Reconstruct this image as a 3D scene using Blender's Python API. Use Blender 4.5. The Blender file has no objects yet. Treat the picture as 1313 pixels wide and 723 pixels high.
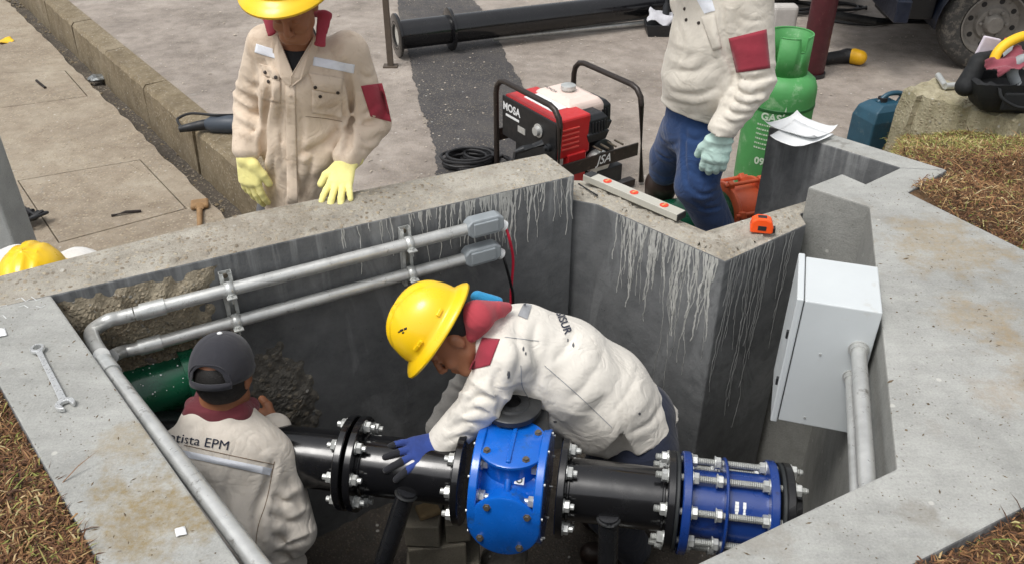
import bpy, bmesh, math, random
import numpy as np
from mathutils import Vector, Matrix
from mathutils.bvhtree import BVHTree
random.seed(7); rng = np.random.default_rng(7)
R = math.radians
SC = bpy.context.scene; COL = SC.collection
# ------------------------------------------------------------------ camera, sky, sun
CAMH = 1.45
cd = bpy.data.cameras.new('camera'); cam = bpy.data.objects.new('camera', cd); COL.objects.link(cam)
cam.location = (0, 0, CAMH); cam.rotation_euler = (R(90 - 33), 0, 0)
cd.sensor_width = 36; cd.lens = 36 * 1092 / 1313; cd.clip_start = 0.05; cd.clip_end = 2000
SC.camera = cam
w = bpy.data.worlds.new('World'); SC.world = w; w.use_nodes = True
nt = w.node_tree; nt.nodes.clear()
sky = nt.nodes.new('ShaderNodeTexSky'); sky.sky_type = 'NISHITA'; sky.sun_disc = False
SUN_EL, SUN_AZ = R(66), R(-128)
sky.sun_elevation = SUN_EL; sky.sun_rotation = SUN_AZ; sky.dust_density = 4; sky.air_density = 1.0; sky.ozone_density = 1.0
hs = nt.nodes.new('ShaderNodeHueSaturation'); hs.inputs['Saturation'].default_value = 0.18
bg = nt.nodes.new('ShaderNodeBackground'); bg.inputs['Strength'].default_value = 0.15
out = nt.nodes.new('ShaderNodeOutputWorld')
nt.links.new(sky.outputs[0], hs.inputs['Color']); nt.links.new(hs.outputs[0], bg.inputs['Color']); nt.links.new(bg.outputs[0], out.inputs[0])
sl = bpy.data.lights.new('sun', 'SUN'); sl.energy = 1.15; sl.angle = R(22); sl.color = (1, 0.965, 0.92)
so = bpy.data.objects.new('sun', sl); COL.objects.link(so)
sd = Vector((math.sin(SUN_AZ) * math.cos(SUN_EL), math.cos(SUN_AZ) * math.cos(SUN_EL), math.sin(SUN_EL)))
so.rotation_euler = sd.to_track_quat('Z', 'Y').to_euler(); so.location = sd * 20
SC.view_settings.view_transform = 'Standard'; SC.view_settings.look = 'None'; SC.view_settings.gamma = 1.0
SC.view_settings.exposure = 0.36
SC.render.resolution_x = 1024; SC.render.resolution_y = 563
SC.cycles.use_denoising = True

# ------------------------------------------------------------------ surveying: photo ray -> real plane
TH = R(33)
def ray(px, py):
    u = (px - 656.5) / 1092; v = (361.5 - py) / 1092
    return Vector((u, math.cos(TH) + v * math.sin(TH), -math.sin(TH) + v * math.cos(TH)))
O = Vector((0, 0, CAMH))
def P(px, py, z=0.0): d = ray(px, py); return O + d * ((z - CAMH) / d.z)
def Q(px, py, y): d = ray(px, py); return O + d * (y / d.y)
def PW(px, py, p, n): d = ray(px, py); return O + d * ((Vector(p) - O).dot(n) / d.dot(n))

# ------------------------------------------------------------------ materials
def srgb(c):
    if isinstance(c, str): c = [int(c[i:i + 2], 16) / 255 for i in (0, 2, 4)]
    return tuple(((x / 12.92) if x <= 0.04045 else ((x + 0.055) / 1.055) ** 2.4) for x in c[:3]) + (1,)
class Nt:
    def __init__(s, name):
        s.m = bpy.data.materials.new(name); s.m.use_nodes = True; s.t = s.m.node_tree; s.t.nodes.clear()
        s.o = s.n('ShaderNodeOutputMaterial'); s.b = s.n('ShaderNodeBsdfPrincipled'); s.l(s.b.outputs[0], s.o.inputs[0])
        s.tc = s.n('ShaderNodeTexCoord')
    def n(s, t, **k):
        x = s.t.nodes.new(t)
        for a, b in k.items(): setattr(x, a, b)
        return x
    def l(s, a, b): s.t.links.new(a, b)
    def put(s, sock, v):
        if hasattr(v, 'is_output') or hasattr(v, 'links'): s.l(v, sock)
        else: sock.default_value = v
    def vec(s, scale=(1, 1, 1), loc=(0, 0, 0), rot=(0, 0, 0)):
        mp = s.n('ShaderNodeMapping'); mp.inputs['Scale'].default_value = scale; mp.inputs['Location'].default_value = loc; mp.inputs['Rotation'].default_value = rot
        s.l(s.tc.outputs['Object'], mp.inputs[0]); return mp.outputs[0]
    def noise(s, scale, detail=4, rough=.6, vec=None, dist=0):
        x = s.n('ShaderNodeTexNoise'); x.inputs['Scale'].default_value = scale; x.inputs['Detail'].default_value = detail
        x.inputs['Roughness'].default_value = rough; x.inputs['Distortion'].default_value = dist
        s.l(vec if vec else s.tc.outputs['Object'], x.inputs['Vector']); return x.outputs[0]
    def vor(s, scale, feature='F1', out='Distance', vec=None, rnd=1):
        x = s.n('ShaderNodeTexVoronoi'); x.feature = feature; x.inputs['Scale'].default_value = scale; x.inputs['Randomness'].default_value = rnd
        s.l(vec if vec else s.tc.outputs['Object'], x.inputs['Vector']); return x.outputs[out]
    def ramp(s, f, stops, interp='LINEAR'):
        x = s.n('ShaderNodeValToRGB'); x.color_ramp.interpolation = interp
        e = x.color_ramp.elements
        while len(e) < len(stops): e.new(0.5)
        for i, (p, c) in enumerate(stops):
            e[i].position = p; e[i].color = c if not isinstance(c, (int, float)) else (c, c, c, 1)
        s.l(f, x.inputs[0]); return x.outputs[0]
    def mix(s, f, a, b, mode='MIX'):
        x = s.n('ShaderNodeMix'); x.data_type = 'RGBA'; x.blend_type = mode; x.clamp_result = False
        s.put(x.inputs[0], f); s.put(x.inputs[6], a); s.put(x.inputs[7], b); return x.outputs[2]
    def math(s, op, a, b=0.0):
        x = s.n('ShaderNodeMath'); x.operation = op; s.put(x.inputs[0], a); s.put(x.inputs[1], b); return x.outputs[0]
    def bump(s, h, strength=.5, dist=.01, normal=None):
        x = s.n('ShaderNodeBump'); x.inputs['Strength'].default_value = strength; x.inputs['Distance'].default_value = dist
        s.l(h, x.inputs['Height'])
        if normal: s.l(normal, x.inputs['Normal'])
        s.l(x.outputs[0], s.b.inputs['Normal']); return x.outputs[0]
    def fin(s, col=None, rough=None, metal=None, spec=None):
        if col is not None: s.put(s.b.inputs['Base Color'], col)
        if rough is not None: s.put(s.b.inputs['Roughness'], rough)
        if metal is not None: s.put(s.b.inputs['Metallic'], metal)
        if spec is not None: s.b.inputs['Specular IOR Level'].default_value = spec
        return s.m
MATS = {}
def basic(name, c, rough=.5, metal=0, var=.15, scale=12, bump=.1, bscale=60, bdist=.002, dirt=None, dirt_at=.6, coat=0, spec=None):
    """a painted / plastic / metal surface with tonal variation, scuffs and fine relief"""
    if name in MATS: return MATS[name]
    s = Nt(name); c = srgb(c)
    dk = tuple(x * (1 - var) for x in c[:3]) + (1,); lt = tuple(min(1, x * (1 + var)) for x in c[:3]) + (1,)
    f = s.ramp(s.noise(scale, 5, .65), [(.3, dk), (.7, lt)])
    if dirt:
        g = s.ramp(s.noise(scale * 1.7, 8, .72, vec=s.vec(loc=(3, 7, 1))), [(dirt_at, 0.0), (min(1, dirt_at + .12), 1.0)])
        f = s.mix(g, f, srgb(dirt))
    rr = s.ramp(s.noise(scale * 2.3, 4), [(.3, max(0, rough - .1)), (.7, min(1, rough + .12))])
    s.bump(s.noise(bscale, 4), bump, bdist)
    s.b.inputs['Coat Weight'].default_value = coat
    MATS[name] = s.fin(f, rr, metal, spec); return MATS[name]
def concrete(name, base, dark, light, speck=0.5, rough=.85, stains=(), pebble=0, bump=.5, crack=0):
    s = Nt(name)
    col = s.ramp(s.noise(1.6, 8, .62), [(.3, srgb(dark)), (.5, srgb(base)), (.72, srgb(light))])
    m2 = s.ramp(s.noise(9, 6, .7), [(.35, srgb(dark)), (.6, srgb(light))]); col = s.mix(.35, col, m2)
    fine = s.noise(160, 3, .7)
    col = s.mix(.35, col, s.ramp(fine, [(.3, (.32, .31, .3, 1)), (.7, (.68, .67, .64, 1))]), 'OVERLAY')
    h = s.math('ADD', s.noise(40, 6, .7), s.math('MULTIPLY', fine, .35))
    if pebble:
        vd = s.vor(pebble); vc = s.vor(pebble, out='Color')
        sep = s.n('ShaderNodeSeparateColor'); s.l(vc, sep.inputs[0])
        pc = s.ramp(sep.outputs[0], [(0, srgb('6b5d4a')), (.35, srgb('a2937a')), (.7, srgb('b9ad97')), (1, srgb('8a8984'))])
        pm = s.ramp(vd, [(.28, 1.0), (.5, 0.0)]); pm = s.math('MULTIPLY', pm, s.ramp(sep.outputs[1], [(.35, 0.0), (.45, 1.0)]))
        pm = s.math('MULTIPLY', pm, s.ramp(s.noise(3, 4), [(.32, .25), (.62, 1.0)]))
        col = s.mix(s.math('MULTIPLY', pm, speck), col, pc); h = s.math('ADD', h, s.math('MULTIPLY', pm, .5))
    dots = s.vor(38); dm = s.ramp(dots, [(.06, 1.0), (.12, 0.0)]); col = s.mix(s.math('MULTIPLY', dm, .5), col, srgb('4a443c'))
    pl = s.vor(9, vec=s.vec(loc=(.3, .1, 0))); pm2 = s.ramp(pl, [(.05, 1.0), (.075, 0.0)]); col = s.mix(s.math('MULTIPLY', pm2, .55), col, srgb('c9c7c0'))
    for (cx, cy, r, c, amt) in stains:      # brown soil stains with their own outline, at fixed places
        g = s.n('ShaderNodeVectorMath', operation='DISTANCE'); s.l(s.tc.outputs['Object'], g.inputs[0]); g.inputs[1].default_value = (cx, cy, 0)
        e = s.math('ADD', s.math('DIVIDE', g.outputs['Value'], r), s.math('MULTIPLY', s.math('SUBTRACT', s.noise(9, 8, .7), .5), 3.2))
        col = s.mix(s.math('MULTIPLY', s.math('MULTIPLY', s.ramp(e, [(.45, 1.0), (1.05, 0.0)]), s.ramp(s.noise(45, 6, .75), [(.36, .25), (.6, 1.0)])), amt), col, srgb(c))
    if crack:
        wn = s.n('ShaderNodeTexNoise'); wn.inputs['Scale'].default_value = 7; wn.inputs['Detail'].default_value = 6; s.l(s.tc.outputs['Object'], wn.inputs['Vector'])
        wv = s.n('ShaderNodeVectorMath', operation='SCALE'); s.l(wn.outputs['Color'], wv.inputs[0]); wv.inputs['Scale'].default_value = .22
        wa = s.n('ShaderNodeVectorMath', operation='ADD'); s.l(wv.outputs[0], wa.inputs[0]); s.l(s.tc.outputs['Object'], wa.inputs[1])
        v = s.vor(crack, 'DISTANCE_TO_EDGE', vec=wa.outputs[0])
        cm = s.math('MULTIPLY', s.ramp(v, [(.003, 1.0), (.010, 0.0)]), s.ramp(s.noise(1.9, 3), [(.60, 0.0), (.66, 1.0)])); col = s.mix(s.math('MULTIPLY', cm, .5), col, srgb('5c5850'))
        tw = s.noise(1, 5, .6, vec=s.vec(scale=(3, 22, 3), rot=(0, 0, .6)), dist=.8); col = s.mix(.22, col, s.ramp(tw, [(.35, (.38, .38, .37, 1)), (.65, (.62, .62, .60, 1))]), 'OVERLAY'); h = s.math('ADD', h, s.math('MULTIPLY', tw, .8))
        sm = s.ramp(s.noise(3.2, 9, .7, vec=s.vec(loc=(4, 4, 0))), [(.56, 0.0), (.66, 1.0)]); col = s.mix(s.math('MULTIPLY', sm, .4), col, srgb('7f776a'))
        fl = s.ramp(s.vor(17, vec=s.vec(loc=(.7, .2, 0), rot=(0, 0, .5), scale=(1, 2.2, 1))), [(.05, 1.0), (.085, 0.0)]); col = s.mix(s.math('MULTIPLY', fl, .6), col, srgb('55483a'))
    s.bump(h, bump, .006)
    MATS[name] = s.fin(col, s.ramp(s.noise(5, 4), [(.3, rough - .12), (.7, min(1, rough + .1))])); return MATS[name]
def cloth(name, c, var=.1, dirt='8a7a66', dirt_amt=.45, rough=.92, weave=420, crease=.6):
    if name in MATS: return MATS[name]
    s = Nt(name); cc = srgb(c)
    dk = tuple(x * (1 - var) for x in cc[:3]) + (1,); lt = tuple(min(1, x * (1 + var)) for x in cc[:3]) + (1,)
    col = s.ramp(s.noise(5, 5, .6), [(.3, dk), (.7, lt)])
    g = s.ramp(s.noise(7, 9, .72, vec=s.vec(loc=(5, 2, 9))), [(.52, 0.0), (.72, 1.0)]); col = s.mix(s.math('MULTIPLY', g, dirt_amt), col, srgb(dirt))
    sp = s.ramp(s.noise(55, 4, .7), [(.66, 0.0), (.74, 1.0)]); col = s.mix(s.math('MULTIPLY', sp, dirt_amt), col, srgb(dirt))
    cr = s.noise(8, 3, .45, dist=1.4); cr2 = s.math('ADD', s.math('ABSOLUTE', s.math('SUBTRACT', cr, .5)), s.math('MULTIPLY', s.math('ABSOLUTE', s.math('SUBTRACT', s.noise(24, 3, .5, dist=1.0), .5)), .14))
    b1 = s.bump(cr2, min(1, crease * .9), .022)
    b2 = s.bump(s.noise(weave, 2, .5), .25, .0008, b1)
    s.b.inputs['Sheen Weight'].default_value = .15
    MATS[name] = s.fin(col, rough); return MATS[name]

# ------------------------------------------------------------------ mesh collector
def rootloc(o):
    v = Vector((0, 0, 0))
    while o is not None: v += o.location; o = o.parent
    return v
def link(name, me, mat, parent=None, smooth=False):
    o = bpy.data.objects.new(name, me); COL.objects.link(o)
    if mat and not me.materials: me.materials.append(mat)
    if parent: o.parent = parent
    return o
def mesh_np(name, v, f, mat, parent=None, smooth=True, world=True):
    me = bpy.data.meshes.new(name)
    v = np.asarray(v, dtype=np.float64)
    if parent is not None and world: v = v - np.array(rootloc(parent))
    if isinstance(f, np.ndarray):
        k = f.shape[1]; me.vertices.add(len(v)); me.vertices.foreach_set('co', v.ravel())
        me.loops.add(f.size); me.loops.foreach_set('vertex_index', f.ravel().astype(np.int32))
        me.polygons.add(len(f)); me.polygons.foreach_set('loop_start', np.arange(0, f.size, k, dtype=np.int32))
        me.polygons.foreach_set('loop_total', np.full(len(f), k, dtype=np.int32))
        me.update(calc_edges=True); me.validate()
    else:
        me.from_pydata([tuple(a) for a in v], [], [tuple(a) for a in f]); me.update()
    if smooth: me.polygons.foreach_set('use_smooth', [True] * len(me.polygons))
    return link(name, me, mat, parent)
def frame(d, up=(0, 0, 1)):
    d = Vector(d).normalized(); u = Vector(up)
    if abs(d.dot(u.normalized())) > .98: u = Vector((1, 0, 0)) if abs(d.x) < .9 else Vector((0, 1, 0))
    s = d.cross(u).normalized(); t = s.cross(d).normalized(); return s, t, d
class MB:
    def __init__(s): s.v = []; s.f = []
    def add(s, v, f): n = len(s.v); s.v += [Vector(a) for a in v]; s.f += [tuple(i + n for i in a) for a in f]; return s
    def box(s, c, size, rot=None):
        c = Vector(c); h = [x / 2 for x in size]; m = rot if rot is not None else Matrix.Identity(3)
        vs = [c + m @ Vector((x * h[0], y * h[1], z * h[2])) for x in (-1, 1) for y in (-1, 1) for z in (-1, 1)]
        return s.add(vs, [(0, 1, 3, 2), (4, 6, 7, 5), (0, 4, 5, 1), (2, 3, 7, 6), (0, 2, 6, 4), (1, 5, 7, 3)])
    def cyl(s, a, b, r0, r1=None, n=20, cap=True, up=(0, 0, 1)):
        a, b = Vector(a), Vector(b); r1 = r0 if r1 is None else r1; x, y, d = frame(b - a, up); vs = []
        for p, r in ((a, r0), (b, r1)):
            for i in range(n): t = 2 * math.pi * i / n; vs.append(p + x * (r * math.cos(t)) + y * (r * math.sin(t)))
        fs = [(i, (i + 1) % n, n + (i + 1) % n, n + i) for i in range(n)]
        if cap: fs += [tuple(range(n))[::-1], tuple(range(n, 2 * n))]
        return s.add(vs, fs)
    def lathe(s, o, d, prof, n=28, closed=False, up=(0, 0, 1)):
        o = Vector(o); x, y, d = frame(d, up); vs = []
        for (h, r) in prof:
            for i in range(n): t = 2 * math.pi * i / n; vs.append(o + d * h + x * (r * math.cos(t)) + y * (r * math.sin(t)))
        m = len(prof); fs = []
        for j in range(m - 1 + (1 if closed else 0)):
            for i in range(n):
                j2 = (j + 1) % m; fs.append((j * n + i, j * n + (i + 1) % n, j2 * n + (i + 1) % n, j2 * n + i))
        if not closed:
            if prof[0][1] > 1e-6: fs.append(tuple(range(n))[::-1])
            if prof[-1][1] > 1e-6: fs.append(tuple(range((m - 1) * n, m * n)))
        return s.add(vs, fs)
    def tube(s, pts, r, n=10, cap=True, closed=False):
        pts = [Vector(p) for p in pts]; m = len(pts); vs = []; rr = r if isinstance(r, (list, tuple)) else [r] * m
        prev = None
        for i, p in enumerate(pts):
            if closed: d = pts[(i + 1) % m] - pts[i - 1]
            else: d = pts[min(i + 1, m - 1)] - pts[max(i - 1, 0)]
            d.normalize()
            if prev is None: x, y, _ = frame(d)
            else:
                x = (prev - d * prev.dot(d)).normalized(); y = d.cross(x)
            prev = x
            for k in range(n): t = 2 * math.pi * k / n; vs.append(p + x * (rr[i] * math.cos(t)) + y * (rr[i] * math.sin(t)))
        fs = []
        for i in range(m if closed else m - 1):
            j = (i + 1) % m
            for k in range(n): fs.append((i * n + k, i * n + (k + 1) % n, j * n + (k + 1) % n, j * n + k))
        if cap and not closed: fs += [tuple(range(n))[::-1], tuple(range((m - 1) * n, m * n))]
        return s.add(vs, fs)
    def prism(s, poly, z0, z1):
        n = len(poly); vs = [Vector((p[0], p[1], z0)) for p in poly] + [Vector((p[0], p[1], z1)) for p in poly]
        a = sum(poly[i][0] * poly[(i + 1) % n][1] - poly[(i + 1) % n][0] * poly[i][1] for i in range(n))
        fs = [tuple(range(n))[::-1], tuple(range(n, 2 * n))] + [(i, (i + 1) % n, n + (i + 1) % n, n + i) for i in range(n)]
        if a < 0: fs = [f[::-1] for f in fs]
        return s.add(vs, fs)
    def build(s, name, mat, parent=None, smooth=False, bevel=0, local=False, seg=2, solid=0):
        v = s.v
        if parent is not None and not local: l = rootloc(parent); v = [a - l for a in v]
        me = bpy.data.meshes.new(name); me.from_pydata([tuple(a) for a in v], [], s.f); me.update()
        bm = bmesh.new(); bm.from_mesh(me); bmesh.ops.recalc_face_normals(bm, faces=bm.faces); bm.to_mesh(me); bm.free()
        o = link(name, me, mat, parent)
        if solid: md = o.modifiers.new('solid', 'SOLIDIFY'); md.thickness = solid; md.offset = 0
        if bevel: md = o.modifiers.new('bevel', 'BEVEL'); md.width = bevel; md.segments = seg; md.limit_method = 'ANGLE'; md.angle_limit = R(35)
        if smooth: me.set_sharp_from_angle(angle=R(40)) if hasattr(me, 'set_sharp_from_angle') else None; me.polygons.foreach_set('use_smooth', [True] * len(me.polygons)); me.set_sharp_from_angle(angle=R(42))
        return o
def smooth_path(pts, n=6):
    """Catmull-Rom through the points"""
    p = [Vector(a) for a in pts]; p = [p[0] * 2 - p[1]] + p + [p[-1] * 2 - p[-2]]; o = []
    for i in range(1, len(p) - 2):
        for k in range(n):
            t = k / n; a, b, c, d = p[i - 1], p[i], p[i + 1], p[i + 2]
            o.append(.5 * ((2 * b) + (c - a) * t + (2 * a - 5 * b + 4 * c - d) * t * t + (3 * b - a - 3 * c + d) * t ** 3))
    o.append(p[-2]); return o
def tag(o, label=None, cat=None, group=None, kind=None):
    if label: o['label'] = label
    if cat: o['category'] = cat
    if group: o['group'] = group
    if kind: o['kind'] = kind
    return o
def thing(name, label, cat, loc=(0, 0, 0), group=None, rz=0):
    o = bpy.data.objects.new(name, None); COL.objects.link(o); o.location = loc; o.empty_display_size = .1; o.rotation_euler.z = rz
    return tag(o, label, cat, group)
def inst(o, mat, parent=None, name=None):
    """another object on the same mesh, placed by a world matrix"""
    c = bpy.data.objects.new(name or o.name.split('.')[0], o.data); COL.objects.link(c)
    for md in o.modifiers:
        m2 = c.modifiers.new(md.name, md.type)
        if md.type == 'BEVEL': m2.width = md.width; m2.segments = md.segments; m2.limit_method = 'ANGLE'; m2.angle_limit = md.angle_limit
    if parent is not None: c.parent = parent; mat = Matrix.Translation(-rootloc(parent)) @ mat
    c.matrix_local = mat; return c
def basis(o, x, y, z): return Matrix(((x[0], y[0], z[0], o[0]), (x[1], y[1], z[1], o[1]), (x[2], y[2], z[2], o[2]), (0, 0, 0, 1)))

# ------------------------------------------------------------------ implicit surfaces (bodies, cloth, gloves)
class SDF:
    def __init__(s, vox=.008): s.p = []; s.vox = vox
    def rc(s, a, b, ra, rb, side=None, k=.03, sub=False, f=1.0, pw=2):
        """round cone a-b; across `side` it is f times wider"""
        s.p.append(('rc', np.array(a, float), np.array(b, float), ra, rb, None if side is None else np.array(Vector(side).normalized()), f, k, sub, pw)); return s
    def el(s, c, r, rot=None, k=.02, sub=False):
        s.p.append(('el', np.array(c, float), np.array(r, float), None if rot is None else np.array(rot), k, sub)); return s
    def cut(s, p, n): s.p.append(('pl', np.array(p, float), np.array(Vector(n).normalized()))); return s
    def field(s, wr=None):
        lo = []; hi = []
        for q in s.p:
            if q[0] == 'rc': m = max(q[3], q[4]) * max(1, q[6]); lo += [np.minimum(q[1], q[2]) - m]; hi += [np.maximum(q[1], q[2]) + m]
            elif q[0] == 'el': m = q[2].max(); lo += [q[1] - m]; hi += [q[1] + m]
        lo = np.min(lo, 0) - .03; hi = np.max(hi, 0) + .03
        n = np.ceil((hi - lo) / s.vox).astype(int) + 1
        F = np.full(n, .1, np.float32); ax = [lo[i] + s.vox * np.arange(n[i]) for i in range(3)]
        for q in s.p:
            if q[0] == 'pl':
                X, Y, Z = np.meshgrid(*ax, indexing='ij', sparse=True)
                d = (X - q[1][0]) * q[2][0] + (Y - q[1][1]) * q[2][1] + (Z - q[1][2]) * q[2][2]
                F = np.maximum(F, d.astype(np.float32)); continue
            if q[0] == 'rc': m = max(q[3], q[4]) * max(1, q[6]); a0 = np.minimum(q[1], q[2]) - m; b0 = np.maximum(q[1], q[2]) + m; k = q[7]; sub = q[8]
            else: m = q[2].max(); a0 = q[1] - m; b0 = q[1] + m; k = q[4]; sub = q[5]
            i0 = np.maximum(0, np.floor((a0 - k - .03 - lo) / s.vox).astype(int)); i1 = np.minimum(n, np.ceil((b0 + k + .03 - lo) / s.vox).astype(int) + 1)
            if (i1 <= i0).any(): continue
            sl_ = tuple(slice(i0[i], i1[i]) for i in range(3))
            X, Y, Z = np.meshgrid(*[ax[i][sl_[i]].astype(np.float32) for i in range(3)], indexing='ij', sparse=True)
            if q[0] == 'rc':
                _, a, b, ra, rb, side, f, k, sub, pw = q
                ba = b - a; L = max(1e-9, ba.dot(ba)); px, py, pz = X - a[0], Y - a[1], Z - a[2]
                t = np.clip((px * ba[0] + py * ba[1] + pz * ba[2]) / L, 0, 1)
                qx, qy, qz = px - t * ba[0], py - t * ba[1], pz - t * ba[2]
                if side is not None:
                    sd_ = qx * side[0] + qy * side[1] + qz * side[2]; g = 1 / f
                    d2 = qx * qx + qy * qy + qz * qz - sd_ * sd_
                    if pw == 2: d = np.sqrt(np.maximum(0, d2) + (sd_ * g) ** 2)
                    else: d = (np.maximum(0, d2) ** (pw / 2) + np.abs(sd_ * g) ** pw) ** (1 / pw)
                else: d = np.sqrt(qx * qx + qy * qy + qz * qz)
                d = d - (ra + (rb - ra) * t)
            else:
                _, c, r, rot, k, sub = q
                px, py, pz = X - c[0], Y - c[1], Z - c[2]
                if rot is not None: px, py, pz = (rot[0][0] * px + rot[1][0] * py + rot[2][0] * pz, rot[0][1] * px + rot[1][1] * py + rot[2][1] * pz, rot[0][2] * px + rot[1][2] * py + rot[2][2] * pz)
                l1 = np.sqrt((px / r[0]) ** 2 + (py / r[1]) ** 2 + (pz / r[2]) ** 2); l2 = np.sqrt((px / r[0] ** 2) ** 2 + (py / r[1] ** 2) ** 2 + (pz / r[2] ** 2) ** 2) + 1e-6
                d = l1 * (l1 - 1) / l2
            A = F[sl_]
            if sub: B = -d; h = np.clip(.5 - .5 * (B - A) / -k, 0, 1); F[sl_] = np.maximum(A, B) if k < 1e-4 else -(np.minimum(-A, -B) - np.maximum(k - np.abs(A - B), 0) ** 2 / (4 * k))
            else: F[sl_] = np.minimum(A, d) - np.maximum(k - np.abs(A - d), 0) ** 2 / (4 * k)
        if wr is not None:
            band = np.abs(F) < .04; I = np.nonzero(band); pts = np.stack([ax[i][I[i]] for i in range(3)], 1)
            F[I] -= wr(pts).astype(np.float32)
        return F, lo
    def mesh(s, wr=None):
        F, lo = s.field(wr); ins = F < 0; n = F.shape
        c = sum((ins[i:n[0] - 1 + i, j:n[1] - 1 + j, k:n[2] - 1 + k]).astype(np.int8) for i in (0, 1) for j in (0, 1) for k in (0, 1))
        act = np.nonzero((c > 0) & (c < 8)); N = len(act[0]); A = np.stack(act, 1)
        acc = np.zeros((N, 3)); cnt = np.zeros(N); cr = [(i, j, k) for i in (0, 1) for j in (0, 1) for k in (0, 1)]
        for a in cr:
            for d in range(3):
                if a[d] == 0:
                    b = list(a); b[d] = 1
                    fa = F[act[0] + a[0], act[1] + a[1], act[2] + a[2]]; fb = F[act[0] + b[0], act[1] + b[1], act[2] + b[2]]
                    m = (fa < 0) != (fb < 0); t = np.where(m, fa / np.where(m, fa - fb, 1), 0)
                    p = np.array(a, float)[None] + np.zeros((N, 3)); p[:, d] = t
                    acc += p * m[:, None]; cnt += m
        V = lo + s.vox * (A + acc / cnt[:, None]); idx = np.full((n[0] - 1, n[1] - 1, n[2] - 1), -1, np.int64); idx[act] = np.arange(N); Fs = []
        for d in range(3):
            e, g = (d + 1) % 3, (d + 2) % 3
            a = [slice(None)] * 3; b = [slice(None)] * 3
            a[d] = slice(0, n[d] - 1); b[d] = slice(1, n[d])
            for x in (e, g): a[x] = slice(1, n[x] - 1); b[x] = slice(1, n[x] - 1)
            ia = ins[tuple(a)]; ib = ins[tuple(b)]; ch = np.nonzero(ia != ib); flip = ib[ch]
            I = [None] * 3; I[d] = ch[d]; I[e] = ch[e] + 1; I[g] = ch[g] + 1
            def cell(de, dg): J = list(I); J[e] = I[e] - de; J[g] = I[g] - dg; return idx[J[0], J[1], J[2]]
            q = np.stack([cell(1, 1), cell(0, 1), cell(0, 0), cell(1, 0)], 1); q[flip] = q[flip][:, ::-1]; Fs.append(q)
        return V, np.concatenate(Fs)
    def build(s, name, mat, parent=None, wr=None, relax=1):
        v, f = s.mesh(wr)
        o = mesh_np(name, v, f, mat, parent)
        if relax: md = o.modifiers.new('relax', 'SMOOTH'); md.factor = .5; md.iterations = relax
        return o, BVHTree.FromPolygons([tuple(a) for a in v], [tuple(a) for a in f.tolist()])
def folds(specs, seed=0, base=.0025):
    """cloth relief: crumple everywhere plus directed folds near joints. specs: (centre, radius, direction, wavelength, amplitude)"""
    g = np.random.default_rng(seed); W = []
    for i in range(7):
        d = g.normal(size=3); d /= np.linalg.norm(d); W.append((d * g.uniform(28, 75), g.uniform(0, 6.28), g.uniform(.4, 1)))
    wd = [(g.normal(size=3) * 14, g.uniform(0, 6.28)) for _ in range(3)]
    lw = [(g.normal(size=3) * 7, g.uniform(0, 6.28)) for _ in range(4)]
    def fn(p):
        warp = sum(np.sin(p @ d + ph) for d, ph in wd); slow = sum(np.sin(p @ d + ph) for d, ph in lw)
        r = 0
        for k, ph, a in W: r = r + a * (1 - 1.5 * np.abs(np.sin(p @ k / 2.6 + ph + .8 * warp)) ** 1.3)
        r = r * base * .30 * (.6 + .4 * np.sin(slow))
        for i, (c, rad, d, wl, amp) in enumerate(specs):
            c = np.array(c); d = np.array(Vector(d).normalized()); q = p - c; e = np.exp(-(q ** 2).sum(1) / (rad * rad))
            ph = (q @ d) * 2 * math.pi / (wl * 1.35) + .85 * warp + 1.1 * slow
            m = np.clip(.55 + .6 * np.sin(slow * 1.7 + warp + i), .05, 1.1)
            r = r + .8 * amp * e * m * ((1 - np.abs(np.sin(ph / 2))) ** 1.3 * 1.6 - .5)
        return r
    return fn
def creases(sdf, strokes, yq):
    """drawn cloth folds: each stroke runs over the garment; amp > 0 raises a fold, amp < 0 presses a crease"""
    v0 = sdf.vox; sdf.vox = .014; V, F = sdf.mesh(); sdf.vox = v0; bv = BVHTree.FromPolygons([tuple(a) for a in V], [tuple(a) for a in F.tolist()]); segs = []
    for pts, amp, w in strokes:
        o = []
        for p in smooth_path([Vector((x, y, 0)) for x, y in pts], 5):
            d = ray(p.x, p.y).normalized(); h, n, _, _ = bv.ray_cast(O, d, 12)
            if h is not None and (not o or (h - o[-1]).length < .09): o.append(h)
        if len(o) > 2: segs.append((np.array([tuple(a) for a in o]), amp * .8, w))
    def fn(p):
        r = np.zeros(len(p))
        for o, amp, w in segs:
            lo, hi = o.min(0) - 3.5 * w, o.max(0) + 3.5 * w; I = np.nonzero(((p > lo) & (p < hi)).all(1))[0]
            if not len(I): continue
            q = p[I]; best = np.full(len(q), 9.); tt = np.zeros(len(q)); n = len(o) - 1
            for i in range(n):
                a, b = o[i], o[i + 1]; ba = b - a; t = np.clip(((q - a) @ ba) / max(1e-9, ba @ ba), 0, 1); d = np.linalg.norm(q - a - t[:, None] * ba, axis=1); m = d < best; best[m] = d[m]; tt[m] = (i + t[m]) / n
            e = np.sin(np.pi * np.clip(tt, .02, .98)) ** .6
            if amp < 0: r[I] += e * amp * (np.exp(-best / (w * .30)) * 1.45 - .45 * np.exp(-((best - w * 1.5) / (w * .9)) ** 2))
            else: r[I] += e * amp * (np.exp(-(best / w) ** 2) - .35 * np.exp(-((best - 1.9 * w) / (w * .7)) ** 2))
        return r
    return fn
def both(*f): return lambda p: sum(g(p) for g in f)
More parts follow.
